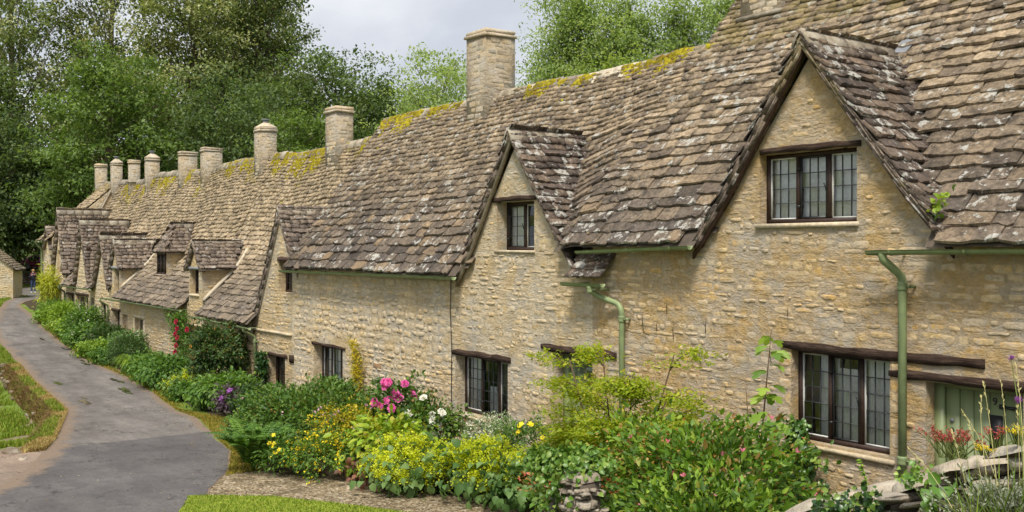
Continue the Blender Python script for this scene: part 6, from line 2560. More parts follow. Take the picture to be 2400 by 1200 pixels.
def on_wall(a, b, n, depth, lo=0.0):
    s = rng.uniform(a, b, n)
    dd = lo + depth * rng.random(n) ** 1.4
    X = np.interp(s, cum, wx)
    Y = np.interp(s, cum, wy) - .07 - .05 * rng.random(n)
    Z = np.interp(s, cum, wz) - dd
    D = unit(np.stack([rng.normal(.1, .3, n), -np.ones(n), np.full(n, .35)], 1))
    return np.stack([X, Y, Z], 1), D


sA, sB, sC = cum[4], cum[6], cum[7]
C, D = on_wall(sA + .3, sB - .08, 120, .5, .05)
ivy('dark ivy trailing down the face of the near dry stone wall', C, D, 'ivy', 7, .042, .035, parts=200)
C, D = on_wall(sB + .02, sC, 13, .07, -.02)
ivy('tuft of light ivy on top of the near dry stone wall', C, D, 'ivyl', 5, .034, .022)
C, D = on_wall(sC + .03, sC + .16, 14, .34, .12)
ivy('few large ivy leaves hanging on the near wall face', C, D, 'ivyl', 3, .08, .03)


# foxglove
f0 = (2.995, -6.325, 2.118)
t = thing('foxglove', 'leaning foxglove with a few mauve bells above the near stone wall', 'foxglove', (f0[0], f0[1], f0[2] - .5))
f1 = (2.96, -6.372, 2.282)
mb = MB()
mb.tube([(f0[0], f0[1], f0[2] - .5), (f0[0], f0[1], f0[2] - .1), f1], [.008, .007, .003], 6)
mb.build('stem', M['stem'], t)
a, b = Vector(f0) - Vector((0, 0, .06)), Vector(f1)
for k in range(11):
    p = a.lerp(b, .35 + .65 * k / 10)
    m = MB()
    sd = Vector((rnd.choice((-1, 1)) * .5, -.7, -.1)).normalized()
    m.tube([p, p + sd * .016, p + sd * .03], [.006, .009, .003], 6, .9)
    m.build('bud', LM['light'], t)
for k, off in enumerate(((.0, .0), (.03, -.05), (-.035, -.03), (.05, -.1))):
    p = a + Vector((off[0], -.02, off[1] + .05))
    m = MB()
    sd = Vector((.25, -.6, -.75)).normalized()
    m.tube([p, p + sd * .02, p + sd * .05, p + sd * .062], [.007, .016, .022, .03], 9, rnd.random(), caps=False)
    m.build('flower', PM['lilac'], t, smooth=True)


def sprigs(name, label, cat, base, n, h, spread, stem_mat, head_mat, head_n, head_L, leaf=None, group=None, headlen=.25):
    t = thing(name, label, cat, base, group)
    mb, hb = MB(), MB()
    for i in range(n):
        b = Vector(base) + Vector((rnd.uniform(-1, 1), rnd.uniform(-.6, .6), 0)) * spread * .6
        hh = h * rnd.uniform(.65, 1.1)
        e = b + Vector((rnd.gauss(0, spread * .7), rnd.gauss(0, spread * .5), hh))
        m = b.lerp(e, .55) + Vector((0, 0, hh * .08))
        mb.tube([b, m, e], [.0035, .003, .0018], 4, rnd.random(), caps=False)
        d = (e - m).normalized()
        P = np.array([tuple(m.lerp(e, 1 - headlen * rnd.random() * 2) + Vector((rnd.gauss(0, .006), rnd.gauss(0, .006), 0))) for _ in range(head_n)])
        A = unit(np.array([tuple(d)]) + rng.normal(size=P.shape) * .7)
        add_leaves(hb, P, A, rng.normal(size=P.shape), head_L * rng.uniform(.6, 1.2, len(P)), head_L * .5, rng.random(len(P)))
    mb.build('stems', M[stem_mat], t, kind='stuff')
    hb.build('flower_heads', head_mat, t, kind='stuff')
    return t


sprigs('valerian', 'red spent flower sprays behind the near wall before the green door', 'plant', (3.517, -6.288, 2.375), 40, .17, .13, 'stem', LM['red'], 16, .017, headlen=.4)
sprigs('valerian', 'small red flower spray higher up the near wall by the letter plate', 'plant', (3.896, -6.531, 2.528), 14, .11, .06, 'stem', LM['red'], 12, .015, headlen=.4)
sprigs('stonecrop', 'yellow stonecrop tuft on the near wall, lower of two', 'plant', (4.041, -6.926, 2.561), 18, .05, .03, 'stem', PM['yellow'], 14, .009, headlen=.4)
sprigs('stonecrop', 'yellow stonecrop tuft on the near wall at the picture edge', 'plant', (4.267, -7.041, 2.666), 26, .08, .04, 'stem', PM['yellow'], 14, .010, headlen=.4)
sprigs('lavender', 'grey leaved lavender bush at the foot of the near stone wall', 'plant', (4.586, -7.791, 2.378), 120, .27, .17, 'stem', LM['grey'], 12, .02, headlen=.42)
sprigs('lavender', 'thin grey lavender sprigs further along the near stone wall', 'plant', (4.157, -7.53, 2.225), 26, .17, .12, 'stem', LM['grey'], 12, .018, headlen=.42)
# tall seeding grasses
t = thing('meadow_grass_plant', 'tall seeding grass stalks leaning across the near wall and green door', 'grass plant', (4.534, -7.692, 2.347))
for (a, b, c) in (((4.482, -7.763, 2.347), (4.416, -7.769, 2.636), (4.355, -7.768, 2.832)), ((4.513, -7.72, 2.347), (4.429, -7.666, 2.642), (4.371, -7.661, 2.859)), ((4.586, -7.791, 2.378), (4.513, -7.72, 2.788), (4.436, -7.657, 3.022)),
                  ((4.596, -7.777, 2.378), (4.557, -7.66, 2.718), (4.478, -7.6, 3.04)), ((4.566, -7.649, 2.347), (4.462, -7.622, 2.733), (4.324, -7.64, 2.901)), ((4.576, -7.635, 2.347), (4.578, -7.632, 2.718), (4.519, -7.543, 2.931)),
                  ((4.408, -7.695, 2.317), (4.212, -7.624, 2.597), (4.02, -7.548, 2.666)), ((4.637, -7.721, 2.378), (4.592, -7.613, 2.841), (4.515, -7.549, 3.112)), ((4.576, -7.805, 2.378), (4.419, -7.68, 2.823), (4.377, -7.568, 2.952))):
    mb = MB()
    a, b, c = Vector(a), Vector(b), Vector(c)
    pts = [a.lerp(b, f).lerp(b.lerp(c, f), f) for f in [k / 8 for k in range(9)]]
    mb.tube(pts, [.0024 - .0002 * k for k in range(9)], 4, rnd.random())
    P = np.array([tuple(pts[6].lerp(pts[8], rnd.random())) for _ in range(16)])
    d = (pts[8] - pts[7]).normalized()
    add_leaves(mb, P, unit(np.array([tuple(d)]) + rng.normal(size=P.shape) * .25), rng.normal(size=P.shape), np.full(16, .02), np.full(16, .006), rng.random(16))
    mb.build('stalk', M['straw'], t)
mb = MB()
P = np.array([(4.596, -7.777, 2.378)] * 70) + rng.normal(size=(70, 3)) * np.array([.12, .1, .02])
A = unit(np.array([[0, 0, 1.0]]) + rng.normal(size=P.shape) * np.array([.2, .2, .05]))
add_leaves(mb, P, A, rng.normal(size=P.shape), rng.uniform(.2, .42, 70), np.full(70, .006), rng.random(70), droop=.25)
mb.build('foliage', LM['light'], t, kind='stuff')
for (a, b, kd, lab) in (((4.584, -7.623, 2.347), (4.472, -7.438, 2.923), 'mauve', 'purple knapweed bloom against the green door'), ((4.612, -7.585, 2.347), (4.402, -7.364, 3.102), 'mauve', 'small violet bloom high above the near wall')):
    t = thing('knapweed', lab, 'flower', a)
    mb = MB()
    mb.tube([a, tuple((np.array(a) + np.array(b)) / 2 + np.array([.01, 0, .03])), b], [.003, .0025, .002], 5)
    mb.build('stem', M['stem'], t)
    mb = MB()
    P = np.repeat(np.array([b]), 26, 0)
    A = unit(rng.normal(size=P.shape) * .5 + np.array([0, 0, 1.0]))
    add_leaves(mb, P, A, rng.normal(size=P.shape), np.full(26, .035 if 'knap' in lab else .022), np.full(26, .008), rng.random(26))
    mb.build('flower', PM[kd], t, kind='stuff')
# green fern-like seedling rooted in the valley of the big gable roof
t = thing('seedling', 'small green seedling rooted in the roof valley right of the big gable', 'seedling', (-.15, -.12, 3.95))
P, A, U, Ls, W, T = leaf_field(np.array([[-.15, -.2, 4.02], [-.1, -.18, 4.2], [-.2, -.2, 4.1]]), unit(np.array([[0, -1, .6]] * 3)), 9, .05, .09, .8)
mb = MB()
add_leaves(mb, P, A, U, Ls, W, T, rich=True)
mb.build('foliage', LM['light'], t, kind='stuff')

# ------------------------------------------------------------------ trees
TM = {
 'silver': leaf_mat('silver_poplar_leaves', [(0, (.075, .12, .035)), (.35, (.145, .205, .055)), (.65, (.235, .29, .10)), (.85, (.38, .41, .19)), (1, (.58, .58, .33))], .45, .5, .3),
 'silver_dark': leaf_mat('olive_poplar_leaves', [(0, (.045, .08, .022)), (.45, (.095, .145, .038)), (.8, (.165, .215, .07)), (1, (.30, .33, .15))], .4),
 'bright': leaf_mat('bright_maple_leaves', [(0, (.075, .135, .03)), (.5, (.14, .225, .045)), (1, (.22, .32, .075))], .45),
 'dark': leaf_mat('dark_broadleaf', [(0, (.055, .095, .034)), (.5, (.10, .16, .052)), (.85, (.15, .215, .07)), (1, (.20, .265, .10))], .48),
 'broad': leaf_mat('broad_green_leaves', [(0, (.055, .095, .03)), (.5, (.10, .16, .045)), (.85, (.155, .225, .065)), (1, (.20, .28, .085))], .45),
 'willow': leaf_mat('pale_willow_leaves', [(0, (.19, .285, .09)), (.45, (.275, .385, .13)), (.8, (.36, .47, .18)), (1, (.43, .52, .24))], .55),
 'yellowish': leaf_mat('yellow_green_leaves', [(0, (.15, .225, .04)), (.5, (.235, .33, .06)), (1, (.33, .42, .10))], .5),
}
M['bark'] = simple('tree_bark', (.115, .09, .068), .9, .45, 5, 1.0)
M['bark_pale'] = simple('pale_poplar_bark', (.20, .17, .135), .9, .45, 4, .9)


def tree(label, x, y, ztop, r, leaf, N, L, shape='round', z0=None, crown_from=.25, sparse=.0, trunk_r=.35, bark='bark', name='broadleaf_tree', nb=26, sig=.55, ratio=.6, ry=None, lean=0.0):
    zg = ground(x, y) if z0 is None else z0
    t = thing(name, label, 'tree', (x, y, zg), 'trees around the cottages')
    H = ztop - zg
    base = Vector((x, y, zg - .3))
    mb = MB()
    tp = [base + Vector((lean * f * f * H + .25 * math.sin(f * 5 + x), .25 * math.sin(f * 4 + y), f * H * .93 + .3 * (f > 0))) for f in [k / 8 for k in range(9)]]
    mb.tube(tp, [trunk_r * (1 - .9 * k / 8) for k in range(9)], 8, rnd.random())
    ry = ry or r

    def env(f):
        q = min(1, max(0, (f - crown_from) / (1 - crown_from)))
        if shape == 'poplar':
            return (math.sin(math.pi * min(1, q * .86 + .13)) ** .55) * (1 - .35 * q)
        if shape == 'spire':
            return max(.05, (1 - q) ** .7) * (.55 + .45 * min(1, q * 5))
        return math.sin(math.pi * min(1, .1 + q * .86)) ** .62
    Cs, Ds = [], []
    for k in range(nb):
        f = crown_from + (1 - crown_from) * (k + rnd.random()) / nb * .97
        a = k * 2.399 + rnd.uniform(-.4, .4)
        e = env(f)
        rr = e * rnd.uniform(.72, 1.08)
        up = rnd.uniform(.05, .16) * H * (1.1 - f) + (.35 if shape != 'spire' else .8)
        fs = max(.08, f - rnd.uniform(.08, .2))
        i = min(7, int(fs * 8))
        s = tp[i].lerp(tp[i + 1], fs * 8 - i)
        end = Vector((x + lean * f * f * H + r * rr * math.cos(a), y + ry * rr * math.sin(a), zg + f * H + up * .4))
        m = s.lerp(end, .55) + Vector((0, 0, up * .3))
        mb.tube([s, s.lerp(m, .5) + Vector((0, 0, up * .1)), m, end], [trunk_r * .32 * (1.1 - f), trunk_r * .24 * (1.1 - f), trunk_r * .15, .02], 5, rnd.random(), caps=False)
        for q in range(4 + int(4 * e)):
            g = rnd.uniform(.25, 1.08)
            c = m.lerp(end, (g - .3) / .7) if g > .3 else s.lerp(m, g / .3 * .9 + .1)
            c = c + Vector((rnd.gauss(0, .16) * r, rnd.gauss(0, .16) * ry, rnd.gauss(.15, .10) * r))
            Cs.append(tuple(c))
            o = c - Vector((x, y, zg + H * .5))
            Ds.append(tuple(o.normalized()))
            if q % 2 == 0:
                mb.tube([s.lerp(end, g * .8), c], [.03 * trunk_r / .35, .008], 4, rnd.random(), caps=False)
    mb.build('trunk', M[bark], t)
    C, D = np.array(Cs), np.array(Ds)
    # sub-clumps round every branch end, some left empty so that the sky shows
    sub = 7
    C2 = np.repeat(C, sub, 0) + rng.normal(size=(len(C) * sub, 3)) * np.array([sig, sig, sig * .62]) * r / 5
    D2 = np.repeat(D, sub, 0)
    keep = rng.random(len(C2)) >= sparse
    C2, D2 = C2[keep], D2[keep]
    per = max(3, N // len(C2))
    s = .30 * r / 5 + L * .35
    P, A, U, Ls, W, T = leaf_field(C2, D2, per, (s, s, s * .55), L, ratio, .35, 1.0, -.1, .78)
    mb = MB()
    add_leaves(mb, P, A, U, Ls, W, T, fold=.3)
    mb.build('crown', TM[leaf], t)
    return t


# tall silvery poplars at the far end
tree('tall thin crowned poplar at far left with sky showing through its top', -104, 6.5, 40, 8.2, 'silver', 21000, .42, 'poplar', crown_from=.16, sparse=.52, trunk_r=.55, bark='bark_pale', name='poplar_tree', nb=40)
tree('tall pale poplar with straight visible trunk, second from the left', -103, 16.0, 42, 7.6, 'silver', 23000, .42, 'poplar', crown_from=.14, sparse=.46, trunk_r=.6, bark='bark_pale', name='poplar_tree', nb=42)
tree('broad silvery tree with dense crown above the far chimneys', -92, 21.5, 37, 7.4, 'silver', 42000, .37, 'poplar', crown_from=.1, sparse=.06, trunk_r=.5, name='poplar_tree', nb=46)
tree('tall olive green tree beside open sky, last of the tall poplars', -91.5, 28.5, 33, 5.4, 'silver_dark', 23000, .35, 'poplar', crown_from=.1, sparse=.12, trunk_r=.45, name='poplar_tree', nb=40)
tree('tall poplar behind the others, darker and set further back', -108, 33, 38, 7.5, 'silver_dark', 18000, .55, 'poplar', crown_from=.1, sparse=.2, trunk_r=.5, name='poplar_tree', nb=40)
# bright maple and dark neighbours
tree('bright green maple standing before the tall pale poplars', -78.5, 9.6, 19.0, 5.2, 'bright', 24000, .36, 'round', crown_from=.08, trunk_r=.3, name='maple_tree', nb=40, sig=.7)
tree('dark tree at the left edge above the stone barn', -86, 2.2, 14.6, 4.4, 'dark', 17000, .36, 'round', crown_from=.1, trunk_r=.34, nb=34, sig=.7)
tree('dark leaning tree over the parked cars, its trunk showing', -85.0, 6.0, 11.0, 4.0, 'dark', 14000, .34, 'round', crown_from=.26, trunk_r=.3, nb=30, sig=.7)
tree('dark bushy tree tight behind the farthest cottage', -80, 13.5, 11.5, 4.2, 'dark', 15000, .34, 'round', crown_from=.03, trunk_r=.25, nb=30, sig=.75)
tree('dark green tree behind the pair of broad chimneys', -74, 18.0, 16.0, 5.0, 'dark', 17000, .36, 'round', crown_from=.05, trunk_r=.3, nb=32, sig=.75)
tree('very dark tree filling the gap below the silvery crown', -86, 23.0, 19.0, 6.0, 'dark', 18000, .42, 'round', crown_from=.03, trunk_r=.3, nb=34, sig=.8)
tree('low dark tree at far left behind the barn roof', -92, -1.5, 13.0, 4.8, 'dark', 14000, .4, 'round', crown_from=.05, trunk_r=.3, nb=30, sig=.75)
tree('mid green tree rising behind the barn at the picture edge', -98, 2.0, 21.0, 5.5, 'broad', 17000, .42, 'round', crown_from=.06, trunk_r=.35, nb=34, sig=.75)
# behind the middle of the row
tree('rounded dark broadleaf tree behind the squared chimney', -63.5, 22.5, 17.6, 4.9, 'broad', 24000, .32, 'round', crown_from=.05, trunk_r=.32, nb=42, sig=.7)
tree('smaller dark broadleaf tree sloping down to the mossy verge', -57.5, 24.3, 15.3, 3.3, 'broad', 14000, .30, 'round', crown_from=.05, trunk_r=.26, nb=32, sig=.7)
tree('fresh green young tree left of the squared chimney', -56.5, 16.2, 12.6, 2.5, 'bright', 9000, .27, 'round', crown_from=.1, trunk_r=.16, nb=28, sig=.7)
tree('low green bush tree behind the end of the long ridge', -54, 26.5, 12.6, 3.2, 'broad', 10000, .3, 'round', crown_from=.05, trunk_r=.2, nb=26, sig=.7)
# behind the near roof
tree('open feathery pale tree left of the tall chimney', -45.5, 20.8, 15.4, 3.4, 'willow', 15000, .24, 'round', crown_from=.25, sparse=.1, trunk_r=.16, nb=30, ratio=.5, name='willow_tree', sig=.7)
tree('large pale willow right of the tall chimney', -41.5, 28.5, 19.6, 5.2, 'willow', 38000, .25, 'spire', crown_from=.12, sparse=.08, trunk_r=.3, nb=54, ratio=.45, name='willow_tree', sig=.55, ry=4)
tree('pale upright willow next to the large one', -38.3, 29.5, 18.8, 3.6, 'willow', 24000, .25, 'spire', crown_from=.12, sparse=.1, trunk_r=.24, nb=44, ratio=.45, name='willow_tree', sig=.55)
tree('pale willow with ragged spires nearest the stepped roof', -35.4, 31.5, 18.4, 4.2, 'willow', 27000, .25, 'spire', crown_from=.12, sparse=.1, trunk_r=.26, nb=46, ratio=.45, name='willow_tree', sig=.55)
tree('pale willow partly hidden by the near chimney', -32.2, 32.2, 18.0, 3.4, 'willow', 20000, .25, 'spire', crown_from=.12, sparse=.1, trunk_r=.24, nb=40, ratio=.45, name='willow_tree', sig=.55)
tree('yellow green bushy tree low before the willows', -33.0, 24.5, 13.6, 2.9, 'yellowish', 11000, .24, 'round', crown_from=.1, sparse=.05, trunk_r=.18, nb=32, ratio=.5, name='willow_tree', sig=.7)
tree('darker green tree showing between the willow trunks', -45.0, 33.0, 16.0, 5.0, 'broad', 14000, .3, 'round', crown_from=.08, trunk_r=.26, nb=30, sig=.75)
tree('darker green tree behind the ragged willow spires', -37.0, 36.0, 15.5, 5.0, 'broad', 14000, .3, 'round', crown_from=.08, trunk_r=.26, nb=30, sig=.75)

# ------------------------------------------------------------------ stone barn at the left edge
bx, by0, by1 = -61.2, -6.8, -.42
zb0 = ground(bx, -2) - .3
ze, rid = 2.36, 4.95
ym = (by0 + by1) / 2
barn = thing('stone_barn', 'small stone barn with mossy roof at the left edge of the lane', 'barn', (bx, by1, zb0))
barn.rotation_euler = (0, 0, R(-17))
mb = MB()
xb = bx - 4.2
mb.poly([(bx, by0, zb0), (bx, by1, zb0), (bx, by1, ze), (bx, ym, rid), (bx, by0, ze)])
mb.poly([(xb, by0, zb0), (xb, by1, zb0), (xb, by1, ze), (xb, ym, rid), (xb, by0, ze)][::-1])
mb.poly([(bx, by1, zb0), (xb, by1, zb0), (xb, by1, ze), (bx, by1, ze)])
mb.poly([(bx, by0, zb0), (xb, by0, zb0), (xb, by0, ze), (bx, by0, ze)][::-1])
bw = mb.build('wall', M['mortar_mid'], barn)
recs = []
stones(recs, (bx, 0, 0), (0, 1, 0), (1, 0, 0), by0, by1, zb0, rid, lambda a, b: by0 <= a <= by1 and b < ze + (rid - ze) * (1 - abs(a - ym) / (by1 - ym)) - .1, (), .09, .17, .22, .6, .02, (.006, .02))
stones(recs, (0, by1, 0), (-1, 0, 0), (0, 1, 0), -bx, -xb, zb0, ze, lambda a, b: -bx <= a <= -xb and b < ze, (), .09, .17, .22, .6, .02, (.006, .02))
pieces(recs, SV['stone_mid'], 'stone', bw, M['stone_mid'], 60, 'stone_infill')
pf = Prof([(0, ze - .22), (by1 + .22 - ym, rid + .06)])
mb = MB()
for s in (1, -1):
    mb.poly([(bx + .12, ym + s * (by1 + .22 - ym), ze - .24), (xb - .1, ym + s * (by1 + .22 - ym), ze - .24), (xb - .1, ym, rid + .04), (bx + .12, ym, rid + .04)])
brf = mb.build('roof', M['deck'], barn)
recs = []


def BPn(a, s):
    h, z, dh, dz = pf.at(s)
    return (-a, by1 + .22 - h, z), Vector((-1, 0, 0)), Vector((0, -dh, dz)), Vector((0, dz, dh))


def BPs(a, s):
    h, z, dh, dz = pf.at(s)
    return (a, by0 - .22 + h, z), Vector((1, 0, 0)), Vector((0, dh, dz)), Vector((0, -dz, dh))


tile_row_field(recs, -bx - .15, -xb, pf.S, BPn, lambda p: True, .22, .16, .36, .28)
tile_row_field(recs, xb, bx + .15, pf.S, BPs, lambda p: True, .22, .16, .36, .28)
pieces(recs, TV['tile_far'], 'roof_tile', brf, M['tile_far'], 60, 'roof_tile_mass')
t = thing('wooden_post', 'short weathered wooden post on the grass before the stone barn', 'post', (-58.5, -2.35, ground(-58.5, -2.35)))
mb = MB()
mb.box(-58.6, -58.4, -2.45, -2.25, ground(-58.5, -2.35) - .1, ground(-58.5, -2.35) + .55, .4, 0, .02)
mb.box(-58.62, -58.38, -2.47, -2.23, ground(-58.5, -2.35) + .55, ground(-58.5, -2.35) + .6, .6, 0, .015)
mb.build('post_body', M['grey_wood'], t)

# ------------------------------------------------------------------ far field wall
fw_ = thing('field_wall', 'far dry stone wall closing the lane behind the walker', 'wall', (-86.6, 4, ground(-86, 4)))
mb = MB()
mb.box(-87.0, -86.62, -14, 22, -.5, 1.42)
mb.build('wall_core', M['deck'], fw_)
recs = []
stones(recs, (-86.62, 0, 0), (0, 1, 0), (1, 0, 0), -14, 22, .0, 1.5, lambda a, b: b < 1.5 + .1 * math.sin(a * 2), (), .10, .2, .25, .7, .015, (.02, .09), wob=.08)
pieces(recs, BSV, 'stone', fw_, M['bank_stone'], 120, 'stone_infill')
for (x, y, h, r, m, lab) in ((-88.3, 6.2, 1.7, 1.3, 'mid', 'green bush on top of the far field wall right of the leaning trunk'), (-88.2, 2.0, 1.5, 1.4, 'dark', 'dark bush on the far field wall behind the barn'), (-90, 9.5, 2.4, 1.8, 'mid', 'bush by the parked cars beside the farthest cottage')):
    shrub('hedge_bush', lab, 'bush', (x, y), h, r, m, 1800, .22, .55, nstem=3)
pts = []
for i in range(3500):
    pts.append((rnd.uniform(-86.5, -84.2), rnd.uniform(-3, 14), 0))
pts = [(x, y, ground(x, y)) for x, y, _ in pts]
blades('wall_foot_grass', M['grass'], pts, .1, .3, .03)


# ------------------------------------------------------------------ parked cars glimpsed below the trees
def car(x, y, yaw, mat, label):
    z = ground(x, y)
    t = thing('parked_car', label, 'car', (x, y, z), 'cars parked beyond the far wall')
    prof = [(-2.05, .35), (-2.1, .72), (-1.95, .92), (-1.55, .98), (-.85, 1.42), (.75, 1.45), (1.45, 1.02), (2.05, .9), (2.15, .6), (2.1, .33)]
    c, s = math.cos(yaw), math.sin(yaw)

    def T(u, v, w):
        return (x + u * c - v * s, y + u * s + v * c, z + w)
    mb = MB()
    n = len(prof)
    V = []
    for sd in (-1, 1):
        V += [T(u, sd * .82 * (1 if w < 1.0 else .8), w) for u, w in prof]
    F = [tuple(range(n))[::-1], tuple(range(n, 2 * n))] + [(i, (i + 1) % n, n + (i + 1) % n, n + i) for i in range(n)]
    mb.bulk(np.array(V), F)
    mb.build('body', mat, t)
    for sd in (-1, 1):
        for (a, b, c_, d) in (((-1.3, 1.02), (-.3, 1.02), (-.3, 1.36), (-.82, 1.36)), ((-.2, 1.02), (1.2, 1.02), (.72, 1.36), (-.2, 1.36))):
            m = MB()
            q = [T(u, sd * (.835 - (w - 1.0) * .38), w) for u, w in (a, b, c_, d)]
            m.poly(q if sd < 0 else q[::-1])
            m.build('window', M['glass_dark'], t)
    for u in (-1.3, 1.35):
        for sd in (-1, 1):
            m = MB()
            m.tube([T(u, sd * .68, .33), T(u, sd * .86, .33)], [.33, .33], 14)
            w = m.build('wheel', M['iron'], t)
            m = MB()
            m.tube([T(u, sd * .855, .33), T(u, sd * .872, .33)], [.2, .18], 10)
            m.build('rim', M['leadsheet'], w)
    for sd in (-1, 1):
        m = MB()
        m.box(*sorted((T(2.05, sd * .6, 0)[0] - .12, T(2.05, sd * .6, 0)[0] + .12)), *sorted((T(2.05, sd * .6, 0)[1] - .12, T(2.05, sd * .6, 0)[1] + .12)), z + .62, z + .78)
        m.build('headlight', M['white_paint'], t)
    return t


M['glass_dark'] = simple('dark_car_glass', (.02, .022, .025), .1, .1, 3, 0, .8)
M['car_blue'] = simple('blue_car_paint', (.03, .12, .42), .25, .05, 3, 0, .6)
M['car_plum'] = simple('plum_car_paint', (.36, .05, .16), .25, .05, 3, 0, .6)
car(-96.5, 8.6, 1.45, M['car_blue'], 'blue car parked beyond the far wall, upper of two')
car(-92.5, 7.2, 1.5, M['car_plum'], 'plum coloured car parked just behind the far wall')

# ------------------------------------------------------------------ the walker with a phone
px_, py_ = -71.8, 2.68
pz_ = ground(px_, py_) + .02
person = thing('person', 'person in navy jacket, jeans and white shoes holding up a phone in the lane', 'person', (px_, py_, pz_))
fd = Vector((CAM[0] - px_, CAM[1] - py_, 0)).normalized()
rt_ = Vector((fd.y, -fd.x, 0))


def W3(r, f, u):
    return Vector((px_, py_, pz_)) + rt_ * r + fd * f + Vector((0, 0, u))


def skin(name, verts, edges, rad, mats, parent, root=0, sub=1):
    me = bpy.data.meshes.new(name)
    me.from_pydata([tuple(v) for v in verts], edges, [])
    o = bpy.data.objects.new(name, me)
    COL.objects.link(o)
    o.modifiers.new('skin', 'SKIN')
    for i, r in enumerate(rad):
        sv = me.skin_vertices[0].data[i]
        sv.radius = r if isinstance(r, tuple) else (r, r)
        sv.use_root = i == root
    m = o.modifiers.new('sub', 'SUBSURF')
    m.levels = m.render_levels = sub
    bpy.context.view_layer.update()
    out = bpy.data.meshes.new_from_object(o.evaluated_get(bpy.context.evaluated_depsgraph_get()))
    bpy.data.objects.remove(o)
    for mt in mats:
        out.materials.append(mt)
    out.polygons.foreach_set('use_smooth', [True] * len(out.polygons))
    ob = put(name, out, parent)
    return ob


M['skin'] = simple('skin', (.56, .33, .24), .6, .08, 8, 0)
M['navy'] = simple('navy_jacket', (.018, .022, .045), .8, .2, 12, .2)
M['jeans'] = simple('blue_jeans', (.03, .055, .12), .85, .2, 14, .2)
M['hair'] = simple('fair_hair', (.42, .24, .10), .6, .3, 30, .3)
M['rucksack'] = simple('red_rucksack', (.42, .07, .06), .7, .15, 10, .2)
h = 1.64
Vp = [W3(0, 0, .90), W3(0, .01, 1.08), W3(0, .0, 1.28), W3(0, 0, 1.40), W3(0, .01, 1.49), W3(0, .03, 1.60),       # 0 pelvis .. 5 head
      W3(.09, 0, .86), W3(.10, .015, .48), W3(.105, -.01, .09), W3(.115, .12, .035),
      W3(-.09, 0, .86), W3(-.10, .015, .48), W3(-.115, -.01, .09), W3(-.135, .12, .035),
      W3(.17, 0, 1.35), W3(.23, .06, 1.11), W3(.11, .27, 1.26), W3(.07, .31, 1.31),
      W3(-.17, 0, 1.35), W3(-.24, .06, 1.11), W3(-.10, .27, 1.28), W3(-.055, .31, 1.33)]
Ep = [(0, 1), (1, 2), (2, 3), (3, 4), (4, 5), (0, 6), (6, 7), (7, 8), (8, 9), (0, 10), (10, 11), (11, 12), (12, 13), (3, 14), (14, 15), (15, 16), (16, 17), (3, 18), (18, 19), (19, 20), (20, 21)]
Rp = [.13, .13, .145, .10, .055, .09, .095, .068, .05, .04, .095, .068, .05, .04, .068, .052, .04, .032, .068, .052, .04, .032]
body = skin('body', Vp, Ep, Rp, [M['skin'], M['navy'], M['jeans']], person)
me = body.data
for p in me.polygons:
    c = Vector(p.center)
    u, f = c.z - pz_, (c - Vector((px_, py_, pz_))).dot(fd)
    p.material_index = 2 if u < .88 else (0 if u > 1.47 or (f > .285 and u > 1.2) else 1)
# hands: palm with five fingers round the phone
for sd in (-1, 1):
    cx_, cz_ = sd * .06, 1.33
    vs_, es_, rs_ = [W3(cx_, .30, cz_ - .03), W3(cx_, .325, cz_ + .01)], [(0, 1)], [.026, .024]
    for k in range(4):
        b = len(vs_)
        vs_ += [W3(cx_ + sd * .006, .335, cz_ + .03 - .02 * k), W3(cx_ - sd * .02, .362, cz_ + .034 - .02 * k), W3(cx_ - sd * .046, .364, cz_ + .034 - .02 * k)]
        es_ += [(1, b), (b, b + 1), (b + 1, b + 2)]
        rs_ += [.0095, .0085, .007]
    b = len(vs_)
    vs_ += [W3(cx_ - sd * .012, .315, cz_ + .03), W3(cx_ - sd * .026, .322, cz_ + .055)]
    es_ += [(1, b), (b, b + 1)]
    rs_ += [.010, .008]
    skin('hand', vs_, es_, rs_, [M['skin']], person, 0, 1)
mb = MB()
K, Lr = 12, 7
hc = W3(0, .025, 1.59)
V = []
for j in range(Lr + 1):
    th = -.3 + (math.pi / 2 + .3) * j / Lr
    for k in range(K):
        a = 2 * math.pi * k / K
        fr_ = math.cos(a)
        low = 0 if fr_ < .2 else .055 * max(0, 1 - j / 4)
        V.append(tuple(hc + rt_ * (math.sin(a) * math.cos(th) * .108) + fd * (fr_ * math.cos(th) * (.118 if fr_ < .2 else .10)) + Vector((0, 0, math.sin(th) * .125 + low - (.09 if fr_ < -.2 and j < 2 else 0)))))
F = [(j * K + k, j * K + (k + 1) % K, (j + 1) * K + (k + 1) % K, (j + 1) * K + k) for j in range(Lr) for k in range(K)]
mb.bulk(np.array(V), F)
mb.build('hair', M['hair'], person, smooth=True)
mb = MB()
for q in (-.033, .033):
    mb.tube([W3(q, .112, 1.605), W3(q, .118, 1.605)], [.011, .008], 8)
mb.build('eye', M['iron'], person)
mb = MB()
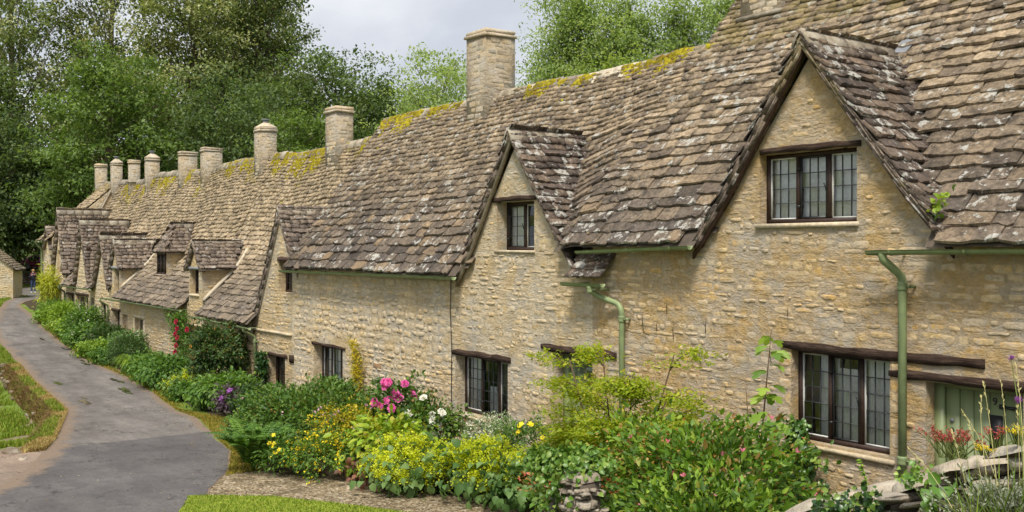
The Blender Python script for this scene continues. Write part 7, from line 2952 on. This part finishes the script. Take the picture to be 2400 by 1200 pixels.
mb.tube([W3(0, .105, 1.60), W3(0, .13, 1.572), W3(0, .112, 1.562)], [.008, .014, .008], 6)
mb.build('nose', M['skin'], person)
mb = MB()
mb.tube([W3(-.025, .108, 1.535), W3(0, .114, 1.532), W3(.025, .108, 1.535)], [.004, .007, .004], 6)
mb.build('mouth', M['rucksack'], person)
for sd in (-1, 1):
    mb = MB()
    c0 = W3(sd * (.11 if sd > 0 else .125), .0, 0)
    mb.tube([c0 + Vector((0, 0, .05)) - fd * .07, c0 + Vector((0, 0, .055)), c0 + fd * .09 + Vector((0, 0, .045)), c0 + fd * .17 + Vector((0, 0, .035))], [.04, .055, .048, .03], 8)
    mb.build('shoe', M['white_paint'], person, smooth=True)
t = thing('phone', 'phone held up in both hands by the walker in the lane', 'phone', tuple(W3(0, .35, 1.28)))
mb = MB()
q = [W3(a, b, c) for a in (-.038, .038) for b in (.338, .347) for c in (1.27, 1.42)]
mb.bulk(np.array([tuple(v) for v in q]), BOXF)
mb.build('phone_body', M['iron'], t)
t = thing('rucksack', 'red rucksack on the back of the walker in the lane', 'rucksack', tuple(W3(-.05, -.2, 1.0)))
mb = MB()
V = []
for (u, hw, dp) in ((1.02, .12, .10), (1.05, .16, .15), (1.2, .165, .16), (1.34, .14, .13), (1.40, .09, .08)):
    for k in range(10):
        a = 2 * math.pi * k / 10
        V.append(tuple(W3(-.06 + hw * math.cos(a), -.20 + dp * math.sin(a), u)))
F = [(j * 10 + k, j * 10 + (k + 1) % 10, (j + 1) * 10 + (k + 1) % 10, (j + 1) * 10 + k) for j in range(4) for k in range(10)] + [tuple(range(40, 50)), tuple(range(9, -1, -1))]
mb.bulk(np.array(V), F)
mb.build('bag', M['rucksack'], t, smooth=True)
mb = MB()
for sd in (-1, 1):
    mb.tube([W3(sd * .1, -.12, 1.4), W3(sd * .12, .03, 1.45), W3(sd * .13, .13, 1.3), W3(sd * .15, .06, 1.1), W3(sd * .14, -.12, 1.06)], [.016] * 5, 6)
mb.build('strap', M['rucksack'], t)
